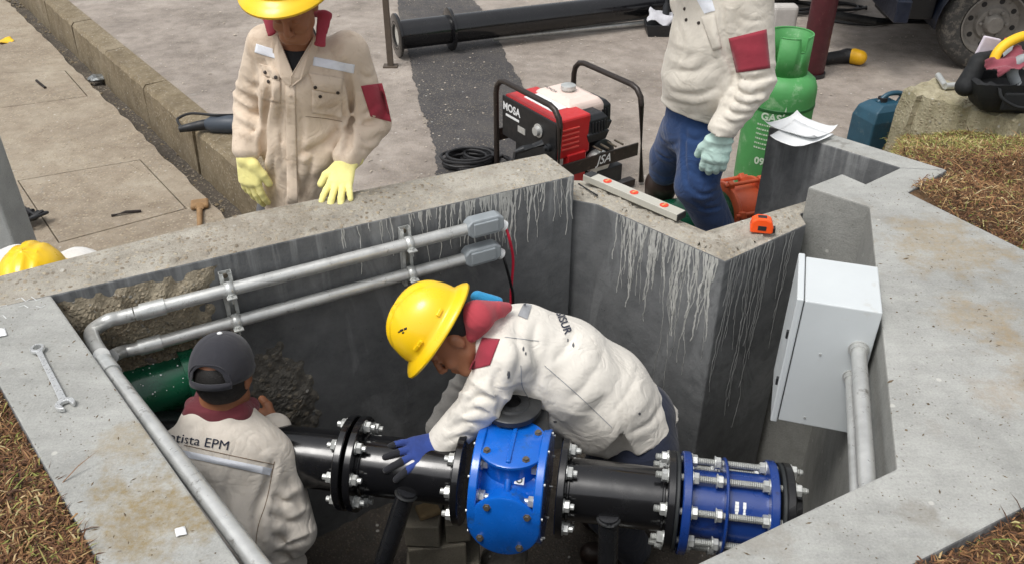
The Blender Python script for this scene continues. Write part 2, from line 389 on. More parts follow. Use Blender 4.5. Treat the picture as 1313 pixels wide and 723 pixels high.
def decal(bvh, name, mat, parent, o, u, v, w, h, d, off=.002, nu=14, nv=10, thick=.0012, outline=None):
    """a piece of cloth / tape laid on the surface: grid (o = centre, u, v unit) shot along d"""
    o, u, v, d = Vector(o), Vector(u).normalized(), Vector(v).normalized(), Vector(d).normalized()
    vs = []; ok = {}
    for j in range(nv + 1):
        for i in range(nu + 1):
            a = (i / nu - .5) * w; b = (j / nv - .5) * h
            if outline: a, b = outline(i / nu, j / nv)
            p = o + u * a + v * b - d * .35
            hit, nrm, _, _ = bvh.ray_cast(p, d, .8)
            if hit is not None and nrm.dot(d) < 0: ok[(i, j)] = len(vs); vs.append(hit + nrm * off)
    fs = []
    for j in range(nv):
        for i in range(nu):
            q = [ok.get((i, j)), ok.get((i + 1, j)), ok.get((i + 1, j + 1)), ok.get((i, j + 1))]
            if None not in q and max((vs[q[0]] - vs[q[2]]).length, (vs[q[1]] - vs[q[3]]).length) < 3 * (w / nu + h / nv): fs.append(q)
    if not fs: return None
    ob = mesh_np(name, [tuple(a) for a in vs], fs, mat, parent)
    md = ob.modifiers.new('solid', 'SOLIDIFY'); md.thickness = thick; md.offset = -1
    return ob
def text_geo(body, size, shear=0, bold=0):
    cu = bpy.data.curves.new('lettering', 'FONT'); cu.body = body; cu.size = size; cu.shear = shear; cu.offset = bold; cu.align_x = 'CENTER'; cu.align_y = 'CENTER'; cu.resolution_u = 3
    ob = bpy.data.objects.new('tmp', cu); COL.objects.link(ob); dg = bpy.context.evaluated_depsgraph_get(); me = bpy.data.meshes.new_from_object(ob.evaluated_get(dg))
    bpy.data.objects.remove(ob)
    bm = bmesh.new(); bm.from_mesh(me); bmesh.ops.triangulate(bm, faces=bm.faces)
    bmesh.ops.subdivide_edges(bm, edges=[e for e in bm.edges if e.calc_length() > size * .12], cuts=2, use_grid_fill=False)
    bmesh.ops.triangulate(bm, faces=bm.faces)
    v = [a.co.copy() for a in bm.verts]; f = [[x.index for x in a.verts] for a in bm.faces]; bm.free(); bpy.data.meshes.remove(me); return v, f
def lettering(body, size, name, mat, parent, o, u, v, d=None, bvh=None, off=.003, shear=0, bold=0):
    gv, gf = text_geo(body, size, shear, bold); o, u, v = Vector(o), Vector(u).normalized(), Vector(v).normalized(); vs = []; bad = set()
    for i, a in enumerate(gv):
        p = o + u * a.x + v * a.y
        if bvh:
            dd = Vector(d).normalized(); hit, nrm, _, _ = bvh.ray_cast(p - dd * .35, dd, .8)
            if hit is None: bad.add(i)
            else: p = hit + nrm * off
        vs.append(p)
    fs = [f for f in gf if not (set(f) & bad)]
    return mesh_np(name, [tuple(a) for a in vs], fs, mat, parent, smooth=False)
# ================================================================== SETTING
ZR, ZW, ZF = -0.75, -1.0, -1.42          # road, walkway and pit floor heights (chamber rim = 0)
LOWZ = -0.12
def xy(v): return (v[0], v[1])
# chamber plan (metres)
A = (-1.409, 2.161); B1 = (0.243, 2.989); C0 = (0.337, 2.979); C1 = (0.75, 2.551); C2 = (1.117, 2.815)
D0 = (1.117, 2.889); D1 = (1.294, 2.733); E0 = (0.90, 1.434); F0 = (-0.273, 0.821)
G0 = (-1.63, 2.055); G1 = (-0.347, 0.575); G2 = (2.053, 1.771); G3 = (1.478, 2.844)
H0 = (1.707, 3.038); H1 = xy(P(1070, 173)); H2 = xy(P(1008, 154)); H3 = xy(P(986, 163)); H4 = (1.532, 3.059); H5 = (1.343, 2.915); H6 = (1.283, 3.003)
K0 = (0.138, 3.192); K1 = (-0.939, 2.691); K2 = (-1.62, 2.271); K3 = (-2.35, 1.86); K4 = (-2.25, 1.74)

m_conc_rim = concrete('smooth grey concrete rim', '9a9b98', '828380', 'abaca9', speck=.2, stains=((-.78, 1.30, .17, '857143', .8), (-.93, 1.52, .10, '8c7a55', .5), (1.45, 2.45, .22, '96815a', .55), (1.36, 2.05, .14, '9a8560', .5), (1.5, 1.8, .22, '96815f', .4), (1.28, 1.7, .1, '94826a', .4), (.9, 1.3, .05, '6e6250', .4)), bump=.45, crack=1.1)
m_conc_old = concrete('weathered aggregate concrete top', 'a09b90', '7b756a', 'bcb8ae', speck=.95, pebble=62, bump=1.0, stains=((-.9, 2.5, .3, '857a6a', .5), (.7, 2.7, .2, '7d7466', .5)))
m_road = concrete('dusty road slab', '898078', '6c645c', 'aaa198', speck=.3, pebble=60, bump=.5, stains=((-1.9, 4.9, .35, 'c2c0ba', .8), (-2.4, 5.6, .4, 'bdbab4', .7), (2.2, 5.0, .5, '6d645b', .6), (3.2, 5.9, .6, '5d5650', .6), (.9, 5.4, .5, '9c8b79', .6), (0.4, 6.6, .4, '8a7866', .6), (-1.3, 6.1, .4, '716860', .5), (2.6, 7.4, .7, '6b635c', .6), (-3.0, 7.6, .7, '7b736b', .5),(-2.3, 5.2, .8, 'b9b6af', .6), (1.6, 6.2, .8, '9a8a78', .5), (-1.2, 4.0, .5, 'a0907a', .5), (-.5, 6.0, .5, '80776e', .5)))
m_walk = concrete('exposed aggregate walkway', '8e8170', '75695a', 'a89e8d', speck=.8, pebble=55, bump=.8, stains=((-3.2, 5.0, .6, '7f6b54', .6), (-2.0, 4.0, .5, '8a745a', .6), (-3.8, 6.2, .7, '8a7864', .5)))
m_asph = concrete('patched dark asphalt', '403e40', '343335', '56534f', speck=.35, pebble=80, bump=.5, stains=((-.4, 5.2, .2, '8b8379', .35), (-.1, 4.6, .15, '9a948c', .4)), rough=.8)
m_gutter = concrete('dirty gutter floor', '3f3932', '2c2722', '5c5449', speck=.5, pebble=60, bump=1.0)
m_curb = concrete('brown stained curb face', '75684f', '564a38', '8f8470', speck=.5, pebble=50, bump=.8)
m_soil = concrete('dry soil', '6b5038', '4c3826', '846a4b', speck=.4, pebble=60, bump=1.0)
m_blk = concrete('mossy concrete', 'a0987f', '7a7558', 'b9b29b', speck=.5, pebble=60, bump=1.0)

def wall_mat():
    """dark bituminous-wet render with pale mineral runs; the runs keep to the upper wall where water came over"""
    s = Nt('dark chamber wall render'); o = s.tc.outputs['Object']
    col = s.ramp(s.noise(2.2, 7, .6), [(.3, srgb('525455')), (.55, srgb('686a6b')), (.75, srgb('7e8080'))])
    col = s.mix(.4, col, s.ramp(s.noise(11, 6, .7), [(.35, srgb('4c4e4f')), (.65, srgb('7a7b7c'))]))
    z = s.n('ShaderNodeSeparateXYZ'); s.l(o, z.inputs[0])
    st = s.noise(1, 5, .6, vec=s.vec(scale=(26, 26, 1.6)))
    edge = s.math('ADD', z.outputs[2], s.math('MULTIPLY', s.noise(1, 3, vec=s.vec(scale=(14, 14, .6))), .5))
    m = s.math('MULTIPLY', s.ramp(st, [(.46, 0.0), (.62, 1.0)]), s.ramp(edge, [(-.0, 0.0), (.30, 1.0)]))
    pits = s.ramp(s.vor(26), [(.05, 1.0), (.09, 0.0)]); pits = s.math('MULTIPLY', pits, s.ramp(s.noise(4, 3), [(.5, 0.0), (.6, 1.0)])); col = s.mix(s.math('MULTIPLY', pits, .6), col, srgb('2a2b2b'))
    tr = s.ramp(s.noise(1, 6, .6, vec=s.vec(scale=(3, 3, 1.2), rot=(0, .5, .3)), dist=1.5), [(.55, 0.0), (.62, 1.0), (.66, .1)]); col = s.mix(s.math('MULTIPLY', tr, .22), col, srgb('a3a5a5'))
    col = s.mix(s.math('MULTIPLY', m, .5), col, srgb('a9abaa'))
    s.bump(s.math('ADD', s.noise(30, 6, .7), s.math('MULTIPLY', s.noise(150, 3), .3)), .5, .006)
    return s.fin(col, s.ramp(s.noise(6, 4), [(.3, .55), (.7, .85)]))
m_wall = wall_mat()
m_lightwall = concrete('light grey formed concrete side', '8b8c88', '72736f', '9c9c98', speck=.2, bump=.4)
m_drip = basic('pale mineral deposit', 'b5b5b0', .9, var=.2, scale=40, bump=.3)

def wall_block(name, label, poly, top, bot, mtop, mside, light_edges=()):
    """prism wall whose top and sides carry different material; top edges chipped slightly"""
    n = len(poly); bm = bmesh.new()
    tv = [bm.verts.new((p[0], p[1], top)) for p in poly]; bv = [bm.verts.new((p[0], p[1], bot)) for p in poly]
    bm.faces.new(tv); bm.faces.new(bv[::-1])
    for i in range(n):
        j = (i + 1) % n; f = bm.faces.new((tv[i], bv[i], bv[j], tv[j])); f.material_index = 2 if i in light_edges else 1
    bmesh.ops.recalc_face_normals(bm, faces=bm.faces)
    me = bpy.data.meshes.new(name); bm.to_mesh(me); bm.free()
    for m in (mtop, mside, m_lightwall): me.materials.append(m)
    o = link(name, me, None); tag(o, label, 'wall')
    md = o.modifiers.new('bevel', 'BEVEL'); md.width = .006; md.segments = 2; md.limit_method = 'ANGLE'; md.angle_limit = R(20)
    return o

# back wall: its worn top is a roughened grid so that the arrises read as broken concrete
def rough_top(name, parent, poly, z, mat, amp=.006, step=.02, lift=.003, seed=1):
    """an uneven mortar skin on top of a wall, with ragged outline"""
    xs = [p[0] for p in poly]; ys = [p[1] for p in poly]; g = np.random.default_rng(seed)
    def inside(x, y):
        c = False; n = len(poly)
        for i in range(n):
            x1, y1 = poly[i]; x2, y2 = poly[(i + 1) % n]
            if (y1 > y) != (y2 > y) and x < (x2 - x1) * (y - y1) / (y2 - y1) + x1: c = not c
        return c
    def dist(x, y):
        m = 9
        for i in range(len(poly)):
            a = Vector(poly[i]); b = Vector(poly[(i + 1) % len(poly)]); p = Vector((x, y)); t = max(0, min(1, (p - a).dot(b - a) / (b - a).length_squared)); m = min(m, (p - a - (b - a) * t).length)
        return m
    nx = int((max(xs) - min(xs)) / step) + 2; ny = int((max(ys) - min(ys)) / step) + 2; ids = {}; vs = []; fs = []
    for i in range(nx):
        for j in range(ny):
            x = min(xs) + i * step; y = min(ys) + j * step
            if inside(x, y):
                d = dist(x, y); h = lift + amp * (.5 + .5 * math.sin(x * 37 + 2 * math.sin(y * 29))) * .4 + g.uniform(0, amp)
                if d < step * 1.3: h = -.004 - g.uniform(0, amp)
                ids[(i, j)] = len(vs); vs.append((x + g.uniform(-.3, .3) * step, y + g.uniform(-.3, .3) * step, z + h))
    for (i, j) in list(ids):
        q = [(i, j), (i + 1, j), (i + 1, j + 1), (i, j + 1)]
        if all(a in ids for a in q): fs.append([ids[a] for a in q])
    return mesh_np(name, vs, fs, mat, parent)

back_wall = wall_block('back_wall', 'long dark concrete chamber wall carrying two steel conduits, rough top towards the standing men', [A, B1, K0, K1, K2, K3, K4], 0, ZF - .1, m_conc_old, m_wall, light_edges=(1,))
rough_top('mortar_skin', back_wall, [A, B1, K0, K1, K2, K3, K4], 0, m_conc_old, .008, .022, seed=3)
lowpoly = [(0.20, 3.034), C0, C1, (1.113, 2.817), (1.113, 2.90), (1.20, 2.958), (1.17, 3.01), (0.723, 2.767), (0.30, 3.19), (0.14, 3.20)]
low_wall = wall_block('low_chamber_wall', 'lower stepped chamber wall with spirit level and orange tape measure on its rough top', lowpoly, LOWZ, ZF - .1, m_conc_old, m_wall)
rough_top('mortar_skin', low_wall, [(0.345, 2.985), C1, (1.105, 2.812), (1.105, 2.95), (0.723, 2.767), (0.28, 3.18), (0.25, 3.05)], LOWZ, m_conc_old, .012, .018, seed=4)
right_wall = wall_block('right_chamber_slab', 'broad light grey concrete slab wall at right that carries the white cabinet', [D0, D1, E0, F0, G1, G2, G3, H0, H4, H5, H6], 0, ZF - .1, m_conc_rim, m_wall, light_edges=(0, 1, 2, 9, 10))
left_wall = wall_block('left_chamber_wall', 'smooth grey concrete wall at lower left with a combination wrench lying on top', [A, F0, G1, G0], 0, ZF - .1, m_conc_rim, m_wall)
far_wall = wall_block('far_recess_wall', 'dark recess wall end with white paper sheets on its grey top', [H4, H0, H1, H2, H3], 0, ZR - .2, m_conc_rim, m_wall)

def rg(p): return Vector((p[0], p[1], 0))
uB = (rg(B1) - rg(A)).normalized(); nB = Vector((uB.y, -uB.x, 0))      # back wall face normal points to the pit (-y)
if nB.y > 0: nB = -nB
uC = (rg(C1) - rg(C0)).normalized(); nC = Vector((-abs(uC.y), -abs(uC.x), 0)); nC = nC.normalized()
uD = (rg(C2) - rg(C1)).normalized(); nD = Vector((uD.y, -uD.x, 0))
uR = (rg(E0) - rg(D1)).normalized(); nR = Vector((uR.y, -uR.x, 0))
if nR.x > 0: nR = -nR

# mineral runs: thin real crusts that wander down the wall
def drips(parent, origin, u, n, ztop, seed, count, L, lenr, wr=(.002, .0045)):
    g = random.Random(seed); m = MB()
    for c in range(count):
        x0 = g.uniform(*L) if not isinstance(L, list) else g.choice(L)(g)
        ln = g.uniform(*lenr) * (g.random() ** .8 + .15); x = x0; z = ztop - .004; w_ = g.uniform(*wr); pts = []; dx = 0
        while z > ztop - ln:
            pts.append((x, z, w_ * (1 - .5 * (ztop - z) / ln))); dx = dx * .45 + g.uniform(-.0026, .0026); x += dx; z -= .011
        if len(pts) < 3: continue
        vs = []
        for (a, zz, ww) in pts:
            b = origin + u * a; ww *= g.uniform(.55, 1.4)
            for s_, o_ in ((-1, .0005), (0, .0022), (1, .0005)): q = b + u * (s_ * ww) + n * o_; vs.append((q.x, q.y, zz))
        k = len(pts); fs = []
        for i in range(k - 1):
            for s_ in (0, 1): fs.append((i * 3 + s_, i * 3 + s_ + 1, i * 3 + s_ + 4, i * 3 + s_ + 3))
        m.add(vs, fs)
    o = m.build('mineral_runs', m_drip, parent, smooth=True); o['kind'] = 'stuff'; return o
LB = (rg(B1) - rg(A)).length
drips(back_wall, rg(A), uB, nB, 0, 5, 100, (LB - .72, LB - .01), (.04, .30), (.0016, .0048))
drips(back_wall, rg(A), uB, nB, 0, 6, 12, (.9, LB - .75), (.03, .2), (.001, .003))
LC = (rg(C1) - rg(C0)).length
drips(low_wall, rg(C0), uC, nC, LOWZ, 7, 62, (.10, LC - .03), (.1, .48), (.0016, .005))
drips(low_wall, rg(C0), uC, nC, LOWZ, 17, 26, (.2, LC - .05), (.3, .75), (.001, .0026))
LD = (rg(C2) - rg(C1)).length
m_keep = m_drip; m_drip = basic('faint grey deposit', '8d8e8c', .9, var=.2, scale=40, bump=.3)
drips(low_wall, rg(C1), uD, nD, LOWZ, 8, 30, (.03, LD - .03), (.25, .9), (.0012, .003))

# rough aggregate area and broken concrete on the back wall (real relief)
def relief(name, parent, origin, u, n, a0, a1, z0, z1, mat, amp, seed, step=.008, mask=None, edge=.05):
    g = np.random.default_rng(seed); na = int((a1 - a0) / step); nz = int((z1 - z0) / step)
    aa = np.linspace(a0, a1, na + 1); zz = np.linspace(z0, z1, nz + 1); X, Z = np.meshgrid(aa, zz, indexing='ij')
    h = np.zeros_like(X)
    for s_, am in ((60, .5), (120, .35), (35, .5)):
        for _ in range(5):
            k = g.normal(size=2) * s_; h += am / 5 * np.abs(np.sin(X * k[0] + Z * k[1] + g.uniform(0, 6)))
    h = h * amp + g.uniform(0, amp * .35, X.shape)
    nb = sum(np.sin(X * k0 + Z * k1 + p) for k0, k1, p in ((31, 17, 1), (-23, 41, 2), (57, -37, .5), (-91, 60, 3), (120, 83, 1.7))) * .009
    d = np.minimum(np.minimum(X - a0, a1 - X), np.minimum(Z - z0, z1 - Z)) if mask is None else mask(X, Z)
    t = np.clip((d + nb) / edge, 0, 1); off = -.003 + t * (.006 + h)
    pos = [origin + u * float(X[i, j]) + n * float(off[i, j]) for i in range(na + 1) for j in range(nz + 1)]
    vs = [(p.x, p.y, float(Z[i // (nz + 1), i % (nz + 1)])) for i, p in enumerate(pos)]
    fs = [(i * (nz + 1) + j, (i + 1) * (nz + 1) + j, (i + 1) * (nz + 1) + j + 1, i * (nz + 1) + j + 1) for i in range(na) for j in range(nz) if max(t[i, j], t[i + 1, j], t[i, j + 1]) > 0]
    o = mesh_np(name, vs, fs, mat, parent, smooth=False); return o
m_agg = concrete('rough pebbly concrete', '8a806d', '544c3e', 'a89e8a', speck=.95, pebble=75, bump=1.2)
m_brk = concrete('broken grey concrete', '66635d', '4a4844', '7d7970', speck=.5, pebble=40, bump=1.2)
relief('rough_aggregate_patch', back_wall, rg(A), uB, nB, .0, .52, -.44, -.03, m_agg, .016, 11, step=.006, edge=.09, mask=lambda X, Z: np.minimum(np.minimum(-Z - .02, (Z + .44) * 3), .50 - X + Z * .25))
relief('broken_concrete_patch', back_wall, rg(A), uB, nB, .42, .98, -1.0, -.22, m_brk, (.011), 12, edge=.09, mask=lambda X, Z: .145 - np.sqrt(((X - .60 - (Z + .5) * -.25)) ** 2 + ((Z + .62) * .48) ** 2) * 1.25)

# floor of the chamber
g = np.random.default_rng(2)
xs = np.arange(-1.7, 1.6, .035); ys = np.arange(.6, 3.3, .035)
vs = [(x, y, ZF + .02 * math.sin(x * 9 + y * 5) + g.uniform(0, .018)) for x in xs for y in ys]; ny = len(ys)
floor_ = mesh_np('pit_floor', vs, [(i * ny + j, (i + 1) * ny + j, (i + 1) * ny + j + 1, i * ny + j + 1) for i in range(len(xs) - 1) for j in range(ny - 1)], concrete('dark wet pit floor', '3b3631', '2a2622', '564e45', speck=.2, pebble=90, bump=1.0, rough=.6)); tag(floor_, kind='structure')

# ---- ground beyond: road slab, curb, gutter, walkway, asphalt
cA = P(330, 275, ZW); cB = P(65, 30, ZW); cu_ = (cB - cA).normalized(); cn = Vector((cu_.y, -cu_.x, 0)); cn = cn if cn.x > 0 else -cn     # towards the road
cA0 = cA - cu_ * 1.1
def jag(a, b, n, amp, seed):
    g = random.Random(seed); a, b = Vector(a), Vector(b); d = (b - a).normalized(); p = Vector((-d.y, d.x, 0)); return [a + (b - a) * (i / n) + p * (g.uniform(-amp, amp) if 0 < i < n else 0) for i in range(n + 1)]
roadedge = jag(cA0 + cn * .02, cB + cu_ * 30 + cn * .02, 260, .008, 3)
far = 90
m = MB()
poly = [xy(p) for p in roadedge] + [(-80, 140), (160, 140), (160, -20), (2.9, -20), (2.9, 2.0), (1.75, 2.0), (1.45, 2.9), (1.2, 2.93), (.73, 2.75), (.3, 3.3), (-.2, 3.15)]
bm = bmesh.new(); vv = [bm.verts.new((p[0], p[1], ZR)) for p in poly]; f = bm.faces.new(vv); bmesh.ops.triangulate(bm, faces=[f])
me = bpy.data.meshes.new('road'); bm.to_mesh(me); bm.free(); road = link('road', me, m_road); tag(road, kind='structure')
if me.polygons[0].normal.z < 0: me.flip_normals()
# curb stones along the drop
curb = thing('curb', 'long brown stained concrete curb stepping down from the road slab to the gutter', 'curb', (cA.x, cA.y, ZW)); curb['kind'] = 'structure'; del curb['category']
k = 0; t = -1.1
seedr = random.Random(4)
while t < 26:
    L = 1.0 if t < 8 else 2.0
    a = cA + cu_ * (t + .006); b = cA + cu_ * (t + L - .006); mb = MB(); j = seedr.uniform(-.006, .006); tz = ZR + .006 + seedr.uniform(0, .006)
    nseg = 10; top = []; vs = []
    for i in range(nseg + 1):
        p = a + (b - a) * (i / nseg); r1 = seedr.uniform(-.008, .004)
        for (o_, z_) in ((.16, tz - ZW), (.0 + r1 + j + .012, tz - ZW + seedr.uniform(-.008, .003)), (-.012 + r1 + j, tz - ZW - .03), (-.03 + j, -.10)): q = p + cn * o_; vs.append((q.x, q.y, ZW + z_))
    fs = [(i * 4 + c, i * 4 + c + 1, i * 4 + c + 5, i * 4 + c + 4) for i in range(nseg) for c in range(3)] + [(0, 1, 2, 3), tuple(nseg * 4 + c for c in (3, 2, 1, 0))]
    mb.add(vs, fs).build('curb_stone', m_curb, curb); t += L
# gutter
ge = lambda t, o, z: (lambda q: (q.x, q.y, z))(cA + cu_ * t + cn * o)
gv = []; g = random.Random(8); N = 240
for i in range(N + 1):
    t = -1.3 + i * .12
    for o in (.02, -.06, -.14, -.24): gv.append(ge(t, o, ZW - .09 + g.uniform(0, .03)))
gutter = mesh_np('gutter', gv, [(i * 4 + c, i * 4 + c + 1, i * 4 + c + 5, i * 4 + c + 4) for i in range(N) for c in range(3)], m_gutter); tag(gutter, kind='structure')
m = MB(); g = random.Random(9)
for i in range(340):     # stones and rubble collected in the gutter
    t = g.uniform(-1, 9) ; o = g.uniform(-.2, -.02); r = g.uniform(.006, .02) * (1.5 if g.random() < .06 else 1); c = Vector(ge(t, o, ZW - .075)); 
    vs = [c + Vector((r * x * g.uniform(.7, 1.2), r * y * g.uniform(.7, 1.2), r * z * .7)) for x, y, z in ((1, 0, 0), (0, 1, 0), (-1, 0, 0), (0, -1, 0), (0, 0, 1), (0, 0, -1))]
    m.add(vs, [(0, 1, 4), (1, 2, 4), (2, 3, 4), (3, 0, 4), (1, 0, 5), (2, 1, 5), (3, 2, 5), (0, 3, 5)])
tag(m.build('gutter_rubble', m_curb), kind='stuff')
# walkway: edge ragged, two cut-out lids
wedge = jag(Vector(ge(-1.3, -.17, ZW)), Vector(ge(28, -.17, ZW)), 240, .012, 5)
wpoly = [xy(p) for p in wedge] + [(-60, 60), (-60, -10), (-2.6, 1.6), (-2.3, 1.9), (-1.6, 2.3), (-.94, 2.72), (-.3, 3.0)]
lids = [[P(22, 232, ZW), P(180, 205, ZW), P(240, 268, ZW), P(75, 312, ZW)], [P(-60, 96, ZW), P(84, 91, ZW), P(113, 124, ZW), P(-50, 146, ZW)]]
bm = bmesh.new(); es = []
def loop(pts):
    vv = [bm.verts.new((p[0], p[1], ZW)) for p in pts]; return [bm.edges.new((vv[i], vv[(i + 1) % len(vv)])) for i in range(len(vv))]
es += loop(wpoly)
for l in lids: es += loop(l)
bmesh.ops.triangle_fill(bm, use_beauty=True, edges=es)
me = bpy.data.meshes.new('walkway'); bm.to_mesh(me); bm.free(); walk = link('walkway', me, m_walk); tag(walk, kind='structure')
if sum(p.normal.z for p in me.polygons) < 0: me.flip_normals()
md = walk.modifiers.new('solid', 'SOLIDIFY'); md.thickness = .16; md.offset = -1
for l in lids:
    c = sum(l, Vector()) / 4; lm = MB().prism([xy(c + (p - c) * .982) for p in l], ZW - .1, ZW + .002); lo_ = lm.build('concrete_lid', m_walk, walk, bevel=.004)
hd = MB(); p0, p1 = P(143, 277, ZW + .008), P(181, 271, ZW + .008); hd.tube([p0, (p0 + p1) / 2 + Vector((0, 0, .01)), p1], .009, 8)
tag(hd.build('steel_bar', basic('rusty dark steel', '3a3432', .7, .6, .3)), 'short dark steel bar lying on the larger square walkway lid', 'steel bar')
hd = MB(); p0, p1 = P(47, 104, ZW + .01), P(58, 113, ZW + .01); hd.tube([p0, p1], .012, 8)
tag(hd.build('lid_handle', MATS['rusty dark steel']), 'stubby dark lifting handle on the upper smaller walkway lid', 'handle')
# asphalt strip
al = [(500, -60), (508, 0), (520, 60), (528, 93), (540, 143), (551, 175), (557, 216), (562, 250)]; ar = [(712, 250), (688, 190), (668, 108), (652, 80), (637, 50), (620, 22), (606, 0), (580, -60)]
def along(pts, n, amp, seed):
    o = []; g = random.Random(seed); w = 0; s_ = 0
    for i in range(len(pts) - 1):
        a, b = P(*pts[i], ZR), P(*pts[i + 1], ZR); d = (b - a); pr = Vector((-d.y, d.x, 0)).normalized()
        for k in range(n): w = w * .8 + g.uniform(-amp, amp); s_ = s_ * .97 + g.uniform(-amp, amp) * .9; o.append(a + d * (k / n) + pr * (w + s_ + g.uniform(-amp, amp) * .4))
    o.append(P(*pts[-1], ZR)); return o
L_ = along(al, 34, .0055, 1)[::-1]; R_ = along(ar, 34, .006, 2)
apoly = L_ + [P(530, -130, ZR), P(530, -130, ZR) + Vector((1.2, 0, 0))] + R_[::-1]
bm = bmesh.new(); vv = [bm.verts.new((p.x, p.y, ZR + .005)) for p in apoly]; f = bm.faces.new(vv); bmesh.ops.triangulate(bm, faces=[f]); me = bpy.data.meshes.new('asphalt_strip'); bm.to_mesh(me); bm.free()
asp = link('asphalt_strip', me, m_asph); tag(asp, kind='structure')
if sum(p.normal.z for p in me.polygons) < 0: me.flip_normals()
m = MB(); g = random.Random(19)   # crumbs of concrete and gravel strewn over the road
for i in range(1400):
    x = g.uniform(-3, 4); y = g.uniform(3.3, 8.5)
    if (Vector((x, y, 0)) - cA).dot(cn) < .1 or (x > 1.2 and y < 4.8): continue
    r = g.uniform(.003, .010) * (2 if g.random() < .03 else 1); c = Vector((x, y, ZR + .006))
    m.add([c + Vector((r * a * g.uniform(.7, 1.3), r * b * g.uniform(.7, 1.3), r * .5 * e)) for a, b, e in ((1, 0, 0), (0, 1, 0), (-1, 0, 0), (0, -1, 0), (0, 0, 1))], [(0, 1, 4), (1, 2, 4), (2, 3, 4), (3, 0, 4)])
tag(m.build('road_crumbs', basic('pale crumbs', 'a89e90', .9, var=.4)), kind='stuff')

# ---- soil and dry grass
def pin(poly, x, y):
    c = np.zeros(x.shape, bool); n = len(poly)
    for i in range(n):
        x1, y1 = poly[i]; x2, y2 = poly[(i + 1) % n]
        k = ((y1 > y) != (y2 > y)) & (x < (x2 - x1) * (y - y1) / ((y2 - y1) + 1e-12) + x1); c ^= k
    return c
chamber = [K4, K3, K2, K1, K0, (.3, 3.19), (.72, 2.77), H3, H2, H1, H0, G3, G2, G1, G0]
cen = (0.3, 1.9); inner = [(cen[0] + (p[0] - cen[0]) * .97, cen[1] + (p[1] - cen[1]) * .97) for p in chamber]
def soilh(x, y):
    h = -.035 + .014 * np.sin(x * 7 + 3 * np.sin(y * 4)) + .012 * np.sin(y * 11 + x * 5)
    # right-hand bank runs down to the road behind the chamber
    e = np.minimum(1.0, np.maximum(0, (y - (3.08 + .25 * np.maximum(0, x - 1.9))) / 1.2)); h = h - .42 * e ** 1.1
    lft = np.clip((.475 * y + .07 - x) / .16, 0, 1) * np.clip((y - 3.06) / .12, 0, 1); h = h * (1 - lft) + (ZR - .1) * lft
    bk = np.clip((y - 4.75) / .25, 0, 1); h = h * (1 - bk) + (ZR - .1) * bk
    return h
def cut(x, y):
    left_low = (y > 1.80 + .575 * (x + 2.3)) & (x < 1.2)          # beyond the back wall lies the low walkway and road
    return pin(inner, x, y) | left_low
st = .04; xs = np.arange(-6, 7, st); ys = np.arange(-6, 5.2, st); X, Y = np.meshgrid(xs, ys, indexing='ij'); Hh = soilh(X, Y) + np.random.default_rng(5).uniform(0, .012, X.shape)
V = np.stack([X, Y, Hh], 2).reshape(-1, 3); ny = len(ys); ii, jj = np.nonzero(~cut(X[:-1, :-1] + st / 2, Y[:-1, :-1] + st / 2) & ~((X[:-1, :-1] < 1.42) & (Y[:-1, :-1] > 2.5)) & ~((Hh[:-1, :-1] < ZR - .05) & (Hh[1:, 1:] < ZR - .05)))
F_ = np.stack([ii * ny + jj, (ii + 1) * ny + jj, (ii + 1) * ny + jj + 1, ii * ny + jj + 1], 1)
soil = mesh_np('soil', V, F_, m_soil); tag(soil, kind='structure')
def grass_mat():
    s = Nt('dry cut grass'); a = s.n('ShaderNodeAttribute'); a.attribute_name = 'tint'
    c = s.ramp(a.outputs['Fac'], [(0, srgb('2e1e14')), (.25, srgb('5f3e27')), (.48, srgb('8c6540')), (.62, srgb('ad9163')), (.75, srgb('d9c9a2')), (.86, srgb('9a9350')), (1, srgb('63742f'))])
    return s.fin(c, .8)
m_grass = grass_mat()
